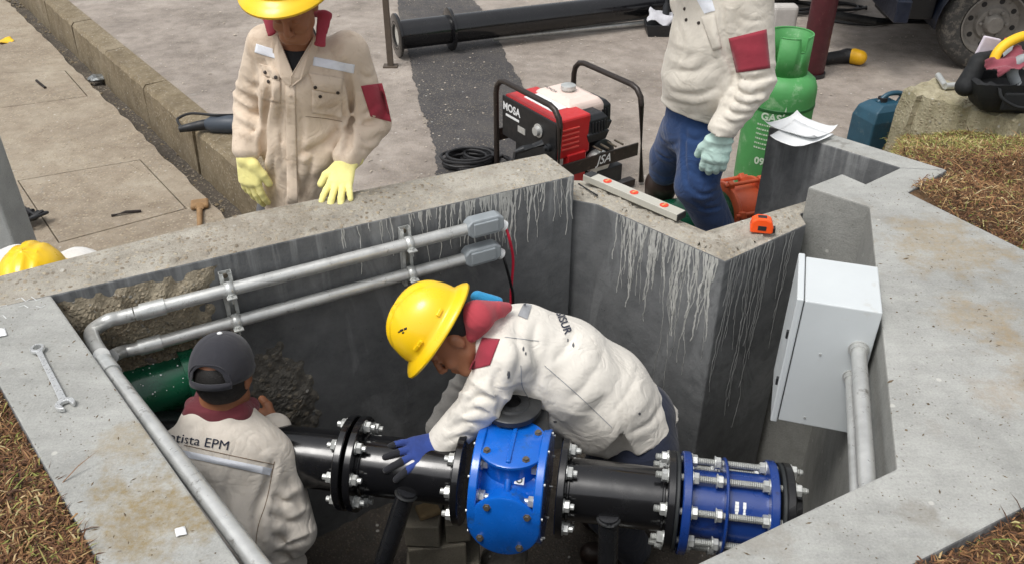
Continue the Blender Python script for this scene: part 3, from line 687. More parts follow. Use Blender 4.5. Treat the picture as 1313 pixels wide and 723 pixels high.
def grass(seed, box, dens, lr, green, hgt=1.0, extra=None):
    g = np.random.default_rng(seed); n = int((box[1] - box[0]) * (box[3] - box[2]) * dens)
    x = g.uniform(box[0], box[1], n); y = g.uniform(box[2], box[3], n)
    outer = [(cen[0] + (p[0] - cen[0]) * 1.004, cen[1] + (p[1] - cen[1]) * 1.004) for p in chamber]
    ok = ~(pin(outer, x, y) | ((y > 1.80 + .575 * (x + 2.3)) & (x < 1.2))) & (soilh(x, y) > ZR + .12) & ~((x < 1.47) & (y > 2.5))
    if extra is not None: ok &= extra(x, y, g)
    x = x[ok]; y = y[ok]; n = len(x); z = soilh(x, y) + .008
    cl = .5 + .25 * np.sin(x * 13 + 4 * np.sin(y * 9)) + .25 * np.sin(y * 17 + 3 * np.sin(x * 11))
    z += cl * .025 * hgt + g.uniform(0, .012, n)
    L = g.uniform(*lr, n) * np.where(g.random(n) < .08, 1.9, 1.0); az = g.uniform(0, 2 * np.pi, n); el = np.abs(g.normal(0, .38, n)) * hgt; w_ = g.uniform(.0007, .0020, n)
    dx, dy, dz = np.cos(az) * np.cos(el), np.sin(az) * np.cos(el), np.sin(el); sx, sy = -np.sin(az) * w_, np.cos(az) * w_; tz = g.uniform(-.6, .6, n) * w_
    b = np.stack([x, y, z], 1); d = np.stack([dx, dy, dz], 1) * L[:, None]; s_ = np.stack([sx, sy, tz], 1); dr = np.stack([0 * x, 0 * x, -L * g.uniform(.05, .35, n)], 1)
    V = np.stack([b - s_, b + s_, b + d * .55 + s_, b + d * .55 - s_, b + d + dr], 1).reshape(-1, 3)
    o5 = np.arange(n) * 5; q = np.stack([o5, o5 + 1, o5 + 2, o5 + 3], 1); t = np.stack([o5 + 3, o5 + 2, o5 + 4, o5 + 4], 1)
    me = bpy.data.meshes.new('dry_grass'); me.vertices.add(len(V)); me.vertices.foreach_set('co', V.ravel())
    loops = np.concatenate([q.ravel(), t[:, :3].ravel()]).astype(np.int32); me.loops.add(len(loops)); me.loops.foreach_set('vertex_index', loops)
    me.polygons.add(2 * n); me.polygons.foreach_set('loop_start', np.concatenate([np.arange(n) * 4, n * 4 + np.arange(n) * 3]).astype(np.int32)); me.polygons.foreach_set('loop_total', np.concatenate([np.full(n, 4), np.full(n, 3)]).astype(np.int32))
    me.update(calc_edges=True); tint = np.clip(g.beta(2, 2.2, n) * .72 + .12 * (cl - .5), 0, .75); gr = g.random(n) < green(x, y); tint[gr] = g.uniform(.8, 1, gr.sum())
    at = me.attributes.new('tint', 'FLOAT', 'POINT'); at.data.foreach_set('value', np.repeat(tint, 5).astype(np.float32))
    o = link('dry_grass', me, m_grass); tag(o, kind='stuff'); return o
grass(1, (-2.6, -.1, .2, 2.0), 42000, (.008, .038), lambda x, y: .10)
grass(2, (-.4, 2.4, -.4, 1.9), 30000, (.008, .038), lambda x, y: .07)
grass(3, (1.3, 3.9, 1.7, 4.9), 24000, (.010, .042), lambda x, y: np.clip((y - 3.05) * .9, .07, .6))
# grit, crumbs and blown thatch lying on the chamber rims
m = MB(); g = random.Random(77)
def onrim(x, y, p):
    xa, ya = np.array([x]), np.array([y]); return bool(pin(p, xa, ya)[0])
rimpolys = [[D1, E0, F0, G1, G2, G3, H0, H5], [A, F0, G1, G0]]
cnt = 0
while cnt < 900:
    x, y = g.uniform(-1.7, 2.1), g.uniform(.6, 3.1)
    if not any(onrim(x, y, p) for p in rimpolys): continue
    cnt += 1; r = g.uniform(.0008, .0024) * (2 if g.random() < .05 else 1); c = Vector((x, y, .0005)); a = g.uniform(0, 3); ln = g.choice((1, 1, 1, 3.5))
    ca, sa = math.cos(a), math.sin(a); m.add([c + Vector((r * (ln * p * ca - q * sa), r * (ln * p * sa + q * ca), r * .8 * e)) for p, q, e in ((1, 0, 0), (0, 1, 0), (-1, 0, 0), (0, -1, 0), (0, 0, 1))], [(0, 1, 4), (1, 2, 4), (2, 3, 4), (3, 0, 4)])
tag(m.build('rim_grit', basic('dark crumbs', '6a5c49', .95, var=.5, scale=60)), kind='stuff')
grass(4, (-6, 7, -6, 3.5), 500, (.03, .07), lambda x, y: .15, 1.2)
# ================================================================== THE CHAMBER'S FITTINGS
m_blackpaint = basic('glossy black pipe paint', '141416', .2, var=.2, scale=6, bump=.1, bscale=45, dirt='3a3733', dirt_at=.68, coat=.3)
m_blue = basic('glossy blue valve enamel', '0f62c4', .22, var=.1, scale=9, bump=.18, bscale=55, dirt='2a558c', dirt_at=.58, coat=.4)
m_dblue = basic('dark blue coupling enamel', '15387e', .3, var=.12, scale=9, bump=.15, bscale=55, dirt='1b2450', dirt_at=.58, coat=.3)
m_rubber = basic('greenish black gasket iron', '26292a', .5, var=.2, bump=.2)
m_zinc = basic('bright zinc plated steel', 'c9cbc8', .36, .55, .15, 30, .15, dirt='8a7f6c', dirt_at=.62)
m_rod = basic('dull zinc threaded rod', 'a5a7a3', .5, .6, .2, 30, .5, 300)
m_galv = basic('galvanised conduit steel', 'c4c5c2', .36, .5, .16, 14, .15, dirt='7d7a74', dirt_at=.58)
m_darksteel = basic('dark oily steel', '3a3b3c', .45, .5, .25, 20, .2, dirt='5b5348', dirt_at=.6)
m_bolt = basic('weathered bolt head steel', '6f675a', .5, .5, .2, 30, .2)
m_white = basic('white enamel', 'e4e6e6', .4, var=.03, bump=.05)
m_conduitbox = basic('grey cast conduit body', '9aa1a5', .45, .2, .08, bump=.1)

nutp = None
def nut_mesh():
    """hex nut with washer and a protruding threaded end, along +z"""
    m = MB(); m.lathe((0, 0, 0), (0, 0, 1), [(0, .0215), (.003, .0215)], 16)
    r = .0185; m.lathe((0, 0, .003), (0, 0, 1), [(0, r * .93), (.0015, r), (.0145, r), (.0165, r * .88)], 6)
    m.lathe((0, 0, .0195), (0, 0, 1), [(0, .0095), (.012, .0095), (.0135, .0075)], 10); m.v = [v for v in m.v]
    return m
_n = nut_mesh(); NUT = _n.build('nut', m_zinc, None, local=True); NUTME = NUT.data; bpy.data.objects.remove(NUT)
_r = random.Random(3)
def nut(parent, p, d, s=1.0, name='nut', spin=None):
    x, y, z = frame(d); a = _r.uniform(0, 6.28) if spin is None else spin; x2 = x * math.cos(a) + y * math.sin(a); y2 = z.cross(x2)
    o = bpy.data.objects.new(name, NUTME); COL.objects.link(o); o.parent = parent
    o.matrix_local = Matrix.Translation(-rootloc(parent)) @ basis(p, x2 * s, y2 * s, z * s); return o

pL, pR = P(380, 584, -.55), P(990, 657, -.55); ax = (pR - pL).normalized(); ev = Vector((0, 0, 1)); eh = ax.cross(ev).normalized()   # eh points towards the viewer's side
if eh.y > 0: eh = -eh
def S(px):
    lo, hi = -1.5, 3.5
    for _ in range(50):
        t = (lo + hi) / 2; p = pL + ax * t; d = p - O; zc = d.y * math.cos(TH) - d.z * math.sin(TH); x = 656.5 + 1092 * d.x / zc
        if x < px: lo = t
        else: hi = t
    return t
def AX(t): return pL + ax * t
def ringpt(t, r, ang): return AX(t) + (ev * math.cos(ang) + eh * math.sin(ang)) * r
RP = .098; RF = .154
main = thing('water_main', 'glossy black flanged steel water pipe running across the pit', 'pipe', tuple(AX(0)))
t1 = S(449); t2 = t1 + .036; tv0, tvb0, tvb1, tv1 = S(594), S(618), S(697), S(722); tc0, tcb0, tcm, tcb1, tc1 = S(857), S(876), S(925), S(983), S(1003)
TH_ = .024
def pipe_piece(name, a, b, r=RP, mat=None):
    return MB().cyl(AX(a), AX(b), r, n=40).build(name, mat or m_blackpaint, main, smooth=True)
def flange(parent, t, mat, r=RF, th=TH_, name='flange'):
    return MB().lathe(AX(t) - ax * th / 2, ax, [(0, RP * .9), (0, r - .003), (.003, r), (th - .003, r), (th, r - .003), (th, RP * .9)], 44).build(name, mat, parent, smooth=True)
pipe_piece('pipe_section', -.55, t1); pipe_piece('pipe_section', t2, tv0); pipe_piece('pipe_section', tv1, tc0); pipe_piece('pipe_section', tc1, tc1 + .04)
for t, s_ in ((t1, 1), (t2, -1), (tv0, -1), (tv1, 1), (tc0, -1), (tc1, 1)):
    flange(main, t, m_blackpaint)
for t in (t1 - .02, t2 + .02, tv0 - .02, tv1 + .02, tc0 - .02):       # weld beads
    MB().tube([ringpt(t, RP + .001, 2 * math.pi * i / 30) for i in range(30)], .005, 6, closed=True).build('weld_bead', m_blackpaint, main, smooth=True)
NB = 8
for i in range(NB):
    a = 2 * math.pi * (i + .5) / NB; rb = RF - .026
    nut(main, ringpt(t1 - TH_ / 2, rb, a), -ax); nut(main, ringpt(t2 + TH_ / 2, rb, a), ax)
    nut(main, ringpt(tv0 - TH_ / 2, rb, a), -ax); nut(main, ringpt(tv1 + TH_ / 2, rb, a), ax)
# ---- blue valve
valve = thing('valve', 'bright blue enamelled valve bolted into the black pipe below the bending man', 'valve', tuple(AX((tvb0 + tvb1) / 2)))
RV = .178; VC = AX((tvb0 + tvb1) / 2); hw = (tvb1 - tvb0) / 2
MB().lathe(AX(tvb0), ax, [(0, .100), (.03, .102), (hw * .6, .116), (hw, .122), (hw * 1.4, .116), (2 * hw - .03, .102), (2 * hw, .100)], 44).build('valve_body', m_blue, valve, smooth=True)
for t in (tvb0, tvb1): flange(valve, t, m_blue, RV, .026)
for i in range(NB):
    a = 2 * math.pi * (i + .5) / NB; rb = RF - .026
    nut(valve, ringpt(tvb0 + .013, rb, a), ax); nut(valve, ringpt(tvb1 - .013, rb, a), -ax)
for t, r in ((tvb0 - .014, RV * .95), (tvb1 + .014, RV * .95)):
    for i in range(10):
        a = 2 * math.pi * (i + .2) / 10; p = ringpt(t, r, a); MB().lathe(p - ax * .004, ax, [(0, .0045), (.008, .0045)], 8).build('set_screw', m_zinc, valve)
def cover(direction, L0, L1, r, side, shift=Vector((0, 0, 0))):
    d = Vector(direction).normalized(); c = VC + shift + d * L1
    b = MB().lathe(VC + shift + d * (L0 - .06), d, [(0, r * .84), (L1 - L0 + .05, r * .84)], 40).build('cover_neck', m_blue, valve, smooth=True)
    m = MB().lathe(c - d * .016, d, [(0, 0.0), (0, r * .96), (.004, r), (.013, r), (.0165, r * .95), (.0165, r * .62), (.0185, r * .58), (.0185, 0)], 44)
    cv = m.build('cover_plate', m_blue, valve, smooth=True); x, y, _ = frame(d, side)
    for i in range(4):
        a = math.pi / 2 * i + .95; p = c + (x * math.cos(a) + y * math.sin(a)) * r * .80
        MB().lathe(p, d, [(0, .0125), (.003, .0125), (.003, .009), (.0095, .009)], 6).build('cover_bolt', m_bolt, cv)
    return cv, c, x, y, d
fc, fcc, fx, fy, fd = cover(eh + ev * .12, .1, .180, .109, (0, 0, 1), shift=ev * -.030)
tcv, tcc, tx, ty, td = cover(ev - eh * .02, .1, .168, .110, eh)
cb = MB()    # raised foundry lettering marks on the front cover
for i, (a, b, w_) in enumerate(((-.03, .012, .05), (.022, .016, .02), (0, -.012, .06), (-.004, -.03, .075))):
    c = fcc + fx * a * -1 + fy * b + fd * .001; cb.box(c, (w_, .004, .006) if i < 3 else (w_, .004, .003), Matrix((tuple(fx), tuple(fy), tuple(fd))).transposed())
# ribs along the body, between the two covers and either side
for (a0, a1, tt, w_, h_) in ((.28, 1.25, 0, .011, .172), ):
    pts = [VC + (ev * math.cos(a) + eh * math.sin(a)) * .128 for i, a in enumerate(np.linspace(a0, a1, 8))]
    MB().tube(pts, .011, 10).build('casting_rib', m_blue, valve, smooth=True)
for s_ in (-1, 1):
    for a in (.15, 1.45):
        d = ev * math.cos(a) + eh * math.sin(a); MB().box(VC + d * .118 + ax * s_ * hw * .62, (hw * .6, .012, .06), Matrix((tuple(ax), tuple(d.cross(ax)), tuple(d))).transposed()).build('casting_rib', m_blue, valve, bevel=.004)
MB().box(tcc + td * .004 , (.014, .19, .012), Matrix((tuple(tx), tuple(ty), tuple(td))).transposed()).build('casting_rib', m_blue, tcv, bevel=.004)
a = .70; d = ev * math.cos(a) + eh * math.sin(a); st_c = VC + d * .1290 + ax * .034; fr = Matrix((tuple(ax), tuple(d.cross(ax)), tuple(d))).transposed()
lb = MB().box(st_c, (.030, .026, .003), fr).build('sticker', m_white, valve, bevel=.001)
MB().lathe(st_c + d * .0018, d, [(0, .006), (0, .010), (.0008, .010), (.0008, .006)], 20, closed=True).build('round_mark', m_darksteel, lb)
# black tee with a horizontal disc flange behind the valve
tee = thing('tee_flange', 'dark grey round disc flange with centre hole lying behind the blue valve', 'flange', tuple(VC + Vector((0, .23, .06))))
tc_ = P(656, 519, -.36); MB().lathe(tc_ - ev * .012, ev, [(0, .030), (0, .092), (.003, .096), (.021, .096), (.024, .092), (.024, .060), (.030, .055), (.030, .030)], 40, closed=True).build('disc', m_darksteel, tee, smooth=True)
MB().cyl(tc_ - ev * .30, tc_ - ev * .012, .062, n=28).build('neck', m_blackpaint, tee, smooth=True)
MB().box(tc_ + Vector((.045, -.03, -.08)), (.15, .12, .09)).build('block', m_darksteel, tee, bevel=.008)
MB().lathe(tc_ + ev * .0, ev, [(0, .029), (.005, .029)], 20).build('hole_shade_disc', basic('painted hole shade', '0c0c0d', .8), tee)  # black disc in the centre hole: the shade of its depth as colour
# ---- dismantling coupling
cpl = thing('coupling', 'dark blue dismantling coupling with long threaded rods at right end of pipe', 'coupling', tuple(AX((tcb0 + tcb1) / 2)))
RC = .156
flange(cpl, tcb0, m_dblue, RC, .026); flange(cpl, tcb1, m_dblue, RC, .026)
flange(cpl, tcm, m_dblue, RC * .96, .009, 'middle_flange')
MB().lathe(AX(tcb0), ax, [(0, .104), (tcm - tcb0, .104)], 44).build('sleeve', m_dblue, cpl, smooth=True)
MB().lathe(AX(tcm), ax, [(0, .112), (tcb1 - tcm, .112)], 44).build('sleeve', m_dblue, cpl, smooth=True)
for t in (tc0 + .018, tc1 - .018): flange(cpl, t, m_rubber, RC * .98, .012, 'gasket_ring')
for i in range(8):
    a = 2 * math.pi * (i + .22) / 8; rb = RF - .023
    p0, p1 = ringpt(tc0 - .05, rb, a), ringpt(tc1 + .05, rb, a)
    rod = MB(); L = (p1 - p0).length; n = int(L / .006); prof = []
    for k in range(n): prof += [(k * .006, .0098), (k * .006 + .003, .0112)]
    rod.lathe(p0, ax, [(0, .008)] + prof[1:-1] + [(L, .008)], 12).build('threaded_rod', m_rod, cpl, smooth=False)
    for t, sgn in ((tc0 - TH_ / 2, -1), (tcb0 + .013, 1), (tcm - .012 - .02, 1), (tcb1 - .013, -1), (tc1 + TH_ / 2, 1)):
        nut(cpl, ringpt(t, rb, a), ax * sgn, 1.02)
lm = MB(); g = random.Random(5)
for c in range(2):
    for r in range(6):
        a = .62 + r * .085; t = S(938) + c * .022; d = ev * math.cos(a) + eh * math.sin(a)
        if g.random() < .85: lm.box(AX(t) + d * .1127, (.012 * g.uniform(.5, 1), .009, .001), Matrix((tuple(ax), tuple(d.cross(ax)), tuple(d))).transposed())
lm.build('printed_label', m_white, cpl)
# ---- support legs and blocks
def leg(px, py, bot, name, label):
    top = AX(S(px)) + eh * .094 + ev * .005; t = thing(name, label, 'support leg', tuple(bot))
    MB().cyl(top, bot, .031, n=24).build('tube', basic('scuffed dark support tube', '242528', .22, .1, .2, 12, .2, dirt='6b675f', dirt_at=.66, coat=.4), t, smooth=True)
    d = (bot - top).normalized(); MB().tube([top + d * .012 + (frame(d)[0] * math.cos(a) + frame(d)[1] * math.sin(a)) * .033 for a in np.linspace(0, 6.28, 20)[:-1]], .005, 6, closed=True).build('weld_bead', m_darksteel, t, smooth=True)
    MB().box(bot + ev * .008, (.16, .16, .016)).build('base_plate', m_darksteel, t, bevel=.003)
    k = top + (bot - top) * .62; MB().lathe(k, d, [(0, .030), (0, .058), (.012, .058), (.012, .030)], 24, closed=True).build('jack_collar', m_zinc, t, smooth=True)
    for i in range(3):
        a = i * 2.1; nut(t, k + (frame(d)[0] * math.cos(a) + frame(d)[1] * math.sin(a)) * .045, -d, .6)
leg(532, 618, P(440, 880, ZF + .02), 'support_leg', 'leaning black tubular pipe support left of the blue valve, under the blue glove')
leg(783, 652, P(775, 890, ZF + .02), 'support_leg', 'upright black tubular pipe support between blue valve and dark blue coupling')
m_cblock = concrete('grey concrete packing block', '6f6a5e', '524e45', '857f72', speck=.3, bump=.6)
m_wood = basic('rough sawn packing wood', '9b8562', .85, var=.25, scale=30, bump=.6)
bc = P(558, 662, -.84)
for i, (dx, dy, dz, sx, sy, sz, lab, mt) in enumerate(((0, 0, -.12, .20, .16, .11, 'grey concrete packing block at the bottom of the stack beneath the pipe', m_cblock), (-.035, -.01, -.005, .12, .15, .10, 'grey concrete packing block, upper left of the stack beneath the pipe', m_cblock), (.075, .01, -.01, .085, .15, .09, 'narrow grey packing block, upper right of the stack beneath the pipe', m_cblock), (-.02, -.02, .056, .075, .06, .02, 'small pale wood wedge lying on top of the packing blocks', m_wood), (.02, 0, -.31, .26, .2, .25, 'large dark concrete base block under the packing stack', m_cblock))):
    o = MB().box((0, 0, 0), (sx, sy, sz)).build('wood_wedge' if i == 3 else 'packing_block', mt, None, bevel=.006); o.location = bc + Vector((dx, dy, dz)); o.rotation_euler = (0, 0, (.12, -.05, .1, .4, .05)[i]); tag(o, lab, 'block' if i != 3 else 'wedge', None if i == 3 else 'packing blocks beneath the pipe')
def rock(name, c, r, mat, label, cat='stone', seed=1, kind=None, sq=.7):
    g = random.Random(seed); bm = bmesh.new(); bmesh.ops.create_icosphere(bm, subdivisions=3, radius=1)
    ks = [(Vector((g.gauss(0, 1), g.gauss(0, 1), g.gauss(0, 1))) * 2.2, g.uniform(0, 6)) for _ in range(7)]
    for v in bm.verts:
        q = v.co.copy(); v.co = q * r * (1 + sum(math.sin(q.dot(k) + p) for k, p in ks) * .055); v.co.z *= sq
    me = bpy.data.meshes.new(name); bm.to_mesh(me); bm.free(); o = link(name, me, mat); o.location = c; return tag(o, label, cat, kind=kind)
rock('rubble_stone', P(648, 716, ZF + .25), .09, m_brk, 'grey lump of rubble on the pit floor below the blue valve', seed=4)
rock('rubble_stone', P(610, 790, ZF + .05), .08, m_brk, 'low rubble lump near the camera side of the pit floor', seed=9)

# ---- big green pipe in the left corner, with torn plastic over it
m_green = basic('dark green pipe enamel', '12553b', .3, var=.2, scale=10, bump=.1, dirt='3c5c4c', dirt_at=.63, coat=.3)
gp0, gp1 = P(165, 508, -.43), P(262, 474, -.43); gd = (gp1 - gp0).normalized()
gp = thing('green_pipe', 'dark green enamelled pipe stub entering the corner behind the man in the cap', 'pipe', tuple(gp0))
MB().cyl(gp0 - gd * .35, gp0 + gd * .20, .098, n=40).build('pipe_section', m_green, gp, smooth=True)
MB().lathe(gp0 + gd * .20, gd, [(-.02, .09), (-.02, .118), (.03, .118), (.03, .09)], 40, closed=True).build('pipe_collar', m_green, gp, smooth=True)
g = random.Random(12); sm = MB()
for i in range(60):
    a = g.uniform(-1.2, 1.2); h = g.uniform(-.05, .19); x_, y_, _ = frame(gd); c = gp0 + gd * h + (y_ * math.cos(a) + x_ * math.sin(a)) * .1052; r = g.uniform(.001, .003)
    sm.lathe(c, (y_ * math.cos(a) + x_ * math.sin(a)), [(0, r), (.0006, r)], 6)
sm.build('cement_splashes', m_white, gp)['kind'] = 'stuff'
m_plast = basic('grey dusty plastic sheet', '77706a', .45, var=.2, scale=20, bump=.3)
def sheet(name, corners, mat, nu, nv, amp, seed, sag=0, curl=0, thick=.0012, fr=9):
    g = random.Random(seed); c = [Vector(a) for a in corners]; ks = [(g.uniform(-fr, fr), g.uniform(-fr, fr), g.uniform(0, 6)) for _ in range(6)]; vs = []
    n = (c[1] - c[0]).cross(c[3] - c[0]).normalized()
    if n.z < 0: n = -n
    for j in range(nv + 1):
        for i in range(nu + 1):
            u, v = i / nu, j / nv; p = c[0] * (1 - u) * (1 - v) + c[1] * u * (1 - v) + c[2] * u * v + c[3] * (1 - u) * v
            h = sum(math.sin(a * u + b * v + q) for a, b, q in ks) / 6 * amp + curl * ((2 * u - 1) ** 4 + (2 * v - 1) ** 4)
            p = p + n * h + Vector((g.uniform(-1, 1), g.uniform(-1, 1), 0)) * amp * .12 * (1 if (i in (0, nu) or j in (0, nv)) else 0); vs.append(p)
    fs = [(j * (nu + 1) + i, j * (nu + 1) + i + 1, (j + 1) * (nu + 1) + i + 1, (j + 1) * (nu + 1) + i) for j in range(nv) for i in range(nu)]
    o = MB().add(vs, fs).build(name, mat, None, smooth=True); md = o.modifiers.new('solid', 'SOLIDIFY'); md.thickness = thick; return o
o = sheet('plastic_sheet', [P(150, 458, -.28), P(212, 452, -.32), P(205, 482, -.42), P(160, 492, -.38)], m_plast, 14, 12, .05, 3); tag(o, 'crumpled grey plastic sheet hanging under the conduits beside the green pipe', 'plastic sheet')

# ---- conduits on the back wall
def BW(px, py, off): return PW(px, py, rg(A) + nB * off, nB)
def BL(px, py, off): n = Vector((uL.y, -uL.x, 0)); return PW(px, py, rg(A) + nLw * off, nLw)
uL = (rg(F0) - rg(A)).normalized(); nLw = Vector((-uL.y, uL.x, 0)); nLw = nLw if nLw.x > 0 else -nLw
cr = .0225
up0, up1 = BW(610, 291, .055), BW(165, 404, .055)
lo0, lo1 = BW(605, 329, .055), BW(170, 448, .055)
zl = -.035
Lp = lambda s_: rg(A) + uL * s_ + nLw * .035 + ev * zl
con = thing('steel_conduit', 'upper galvanised conduit along the back wall, bending round onto the left wall', 'conduit', tuple(up0))
corner = Lp(.10)
bend = [up1, BW(140, 412, .05), (BW(122, 424, .05) + corner * 1) / 2, corner, Lp(.16)]
path = smooth_path([up1 + (up0 - up1) * .02, up1 + (up1 - up0).normalized() * .03, BW(138, 411, .06), P(118, 425, -.13), P(121, 440, -.09), P(130, 455, -.06)], 6)
MB().cyl(up0, up0 + (up1 - up0) * .985, cr, n=20).build('tube', m_galv, con, smooth=True)
MB().tube(path, cr, 18).build('elbow', m_galv, con, smooth=True)
c2 = P(137, 470, -.045); c3 = P(340, 735, -.03); c4 = c3 + (c3 - c2).normalized() * .4
MB().tube([path[-1], c2], cr * 1.04, 18).build('tube', m_galv, con, smooth=True)
MB().cyl(c2, c4, cr * .98, n=20).build('tube', m_galv, con, smooth=True)
d = (up0 - up1).normalized(); MB().lathe(up1 + d * .035, d, [(0, .02), (0, .0275), (.075, .0275), (.075, .02)], 24, closed=True).build('coupler', m_zinc, con, smooth=True)
d2 = (c3 - c2).normalized(); MB().lathe(c2 - d2 * .03, d2, [(0, .02), (0, .0275), (.07, .0275), (.07, .02)], 24, closed=True).build('coupler', m_zinc, con, smooth=True)
con2 = thing('steel_conduit', 'lower galvanised conduit along the back wall, ending at the left corner', 'conduit', tuple(lo0))
MB().cyl(lo0, lo0 + (lo1 - lo0) * .99, cr * .97, n=20).build('tube', m_galv, con2, smooth=True)
MB().tube(smooth_path([lo1 + (lo0 - lo1).normalized() * .04, lo1, BW(155, 451, .06), P(143, 457, -.16)], 5), cr * .93, 18).build('elbow', m_galv, con2, smooth=True)
d = (lo0 - lo1).normalized(); MB().lathe(lo1 + d * .02, d, [(0, .02), (0, .0265), (.07, .0265), (.07, .02)], 24, closed=True).build('coupler', m_zinc, con2, smooth=True)
# conduit bodies, glands and cables
def lb(end, other, label, glab):
    d = (Vector(end) - Vector(other)).normalized(); up = ev - d * ev.dot(d); up.normalize(); sd_ = d.cross(up); c = end + d * .065
    t = thing('conduit_body', label, 'conduit body', tuple(end)); fr = Matrix((tuple(d), tuple(sd_), tuple(up))).transposed()
    vs = []; prof = [(-.075, .018), (-.055, .036), (.05, .036), (.072, .022)]
    m = MB()
    for (x, h) in prof:
        for (a, b) in ((-1, -1), (1, -1), (1, 1), (-1, 1)): vs.append(c + d * x + sd_ * a * .026 + up * b * h)
    fs = [(i * 4 + k, i * 4 + (k + 1) % 4, i * 4 + 4 + (k + 1) % 4, i * 4 + 4 + k) for i in range(3) for k in range(4)] + [(3, 2, 1, 0), (12, 13, 14, 15)]
    m.add(vs, fs).build('housing', m_conduitbox, t, bevel=.006)
    tosee = sd_ if sd_.y < 0 else -sd_
    MB().box(c + tosee * .028 + d * -.003, (.1, .008, .05), fr).build('cover_plate', m_conduitbox, t, bevel=.006)
    g0 = c + d * .06 - up * .012; gl = MB().lathe(g0, (d * .75 - up * .6), [(0, .017), (.012, .017), (.014, .021), (.03, .021), (.038, .012)], 14).build('cable_gland', m_white, t, smooth=True)
    return g0 + (d * .75 - up * .6).normalized() * .036
ga = lb(BW(600, 293, .055), BW(200, 395, .055), 'grey conduit body at the end of the upper conduit', '')
gb = lb(BW(597, 330, .055), BW(200, 440, .055), 'grey conduit body at the end of the lower conduit', '')
tag(MB().tube(smooth_path([ga, ga + Vector((.015, -.01, -.05)), BW(658, 335, .05), BW(655, 380, .05), BW(656, 430, .06)], 6), .0055, 8).build('red_cable', basic('red cable sheath', 'c5273f', .4), None, smooth=True), 'thin red cable hanging from the upper conduit body', 'cable')
tag(MB().tube(smooth_path([gb, gb + Vector((.012, -.01, -.04)), BW(655, 365, .06), BW(658, 385, .06), BW(657, 440, .07)], 6), .0055, 8).build('black_cable', basic('black cable sheath', '151517', .45), None, smooth=True), 'thin black cable hanging from the lower conduit body', 'cable')
# strut channels with clamps
def strut(px0, py0, px1, py1, label):
    a, b = BW(px0, py0, .008), BW(px1, py1, .008); b = Vector((a.x, a.y, b.z)); t = thing('strut_channel', label, 'bracket', tuple(b))
    u = uB; w_ = .041; m = MB(); L = a.z - b.z; c = (a + b) / 2; fr = Matrix((tuple(u), tuple(nB), (0, 0, 1))).transposed()
    m.box(c, (w_, .003, L), fr); m.box(c + u * (w_ / 2 - .0015) + nB * .011, (.003, .02, L), fr); m.box(c - u * (w_ / 2 - .0015) + nB * .011, (.003, .02, L), fr)
    m.box(c + u * (w_ / 2 - .007) + nB * .0215, (.011, .003, L - .002), fr); m.box(c - u * (w_ / 2 - .007) + nB * .0215, (.011, .003, L - .002), fr); m.build('channel', m_zinc, t)
    for zz in (a.z - .018, b.z + .02): MB().lathe(Vector((a.x, a.y, zz)) + nB * .002, nB, [(0, .009), (.006, .009)], 6).build('anchor_bolt', m_bolt, t)
    for (e0, e1) in ((up0, up1), (lo0, lo1)):
        dd = (e1 - e0).normalized(); s_ = (a - e0).dot(u) / dd.dot(u); q = e0 + dd * s_
        m = MB(); ring = [q + (ev * math.cos(w) + nB * math.sin(w)) * (cr + .0035) for w in np.linspace(-.6, 3.7, 16)]
        vs = []
        for p in ring: vs += [p - dd * .014, p + dd * .014]
        m.add(vs, [(i * 2, i * 2 + 1, i * 2 + 3, i * 2 + 2) for i in range(15)]); cl = m.build('pipe_clamp', m_zinc, t, smooth=True, solid=.003)
        ear = q - ev * .012 + nB * (cr + .012); MB().box(ear, (.032, .02, .004), fr).build('clamp_ear', m_zinc, cl); MB().cyl(ear - ev * .022, ear + ev * .012, .004, n=8).build('clamp_bolt', m_zinc, cl)
    return t
strut(287, 347, 292, 424, 'zinc strut channel with two pipe clamps, nearer the rough aggregate corner')
strut(517, 290, 522, 362, 'zinc strut channel with two pipe clamps, nearer the conduit bodies')

# ---- white cabinet
wl = rg(D1); cc = PW(1131, 405, wl + nR * .012, nR); cbk = PW(1127, 338, wl + nR * .012, nR); zt = (cc.z + cbk.z) / 2
cc.z = cbk.z = zt; DEP = .213; HH = .46; cab = thing('electrical_cabinet', 'white metal electrical cabinet mounted on the right chamber wall', 'cabinet', (cc.x, cc.y, zt - HH))
lw = (cbk - cc).length; e1 = (cbk - cc).normalized(); e2 = nR; m_cab = basic('light grey powder coat', 'c6cbcc', .45, var=.03, scale=5, bump=.06, bscale=300, dirt='b9b9b4', dirt_at=.62)
fr = Matrix((tuple(e1), tuple(e2), (0, 0, 1))).transposed(); cm = cc + e1 * lw / 2 + e2 * DEP / 2 - ev * HH / 2
MB().box(cm, (lw, DEP, HH), fr).build('cabinet_box', m_cab, cab, bevel=.004)
dr = MB().box(cm + e2 * (DEP / 2 + .013), (lw + .012, .020, HH + .012), fr).build('door', m_cab, cab, bevel=.004)
MB().box(cm + e2 * (DEP / 2 + .0015), (lw - .006, .003, HH - .006), fr).build('door_seal', m_rubber, cab)
for zz in (-.09, .09): MB().box(cm + e2 * (DEP / 2 + .026) - e1 * (lw / 2 - .02) + ev * zz, (.012, .008, .028), fr).build('door_lock', m_darksteel, dr, bevel=.002)
for zz in (-.15, .15): MB().cyl(cm + e2 * (DEP / 2 + .010) + e1 * (lw / 2 + .006) + ev * (zz - .025), cm + e2 * (DEP / 2 + .010) + e1 * (lw / 2 + .006) + ev * (zz + .025), .006, n=10).build('hinge', m_zinc, dr, smooth=True)
for zz in (-.2, .05): MB().lathe(cm - e1 * (lw / 2) + e2 * .03 + ev * zz, -e1, [(0, .004), (.002, .004)], 8).build('rivet', m_zinc, cab)
sd0 = cc  # side plane facing the camera, normal -e1
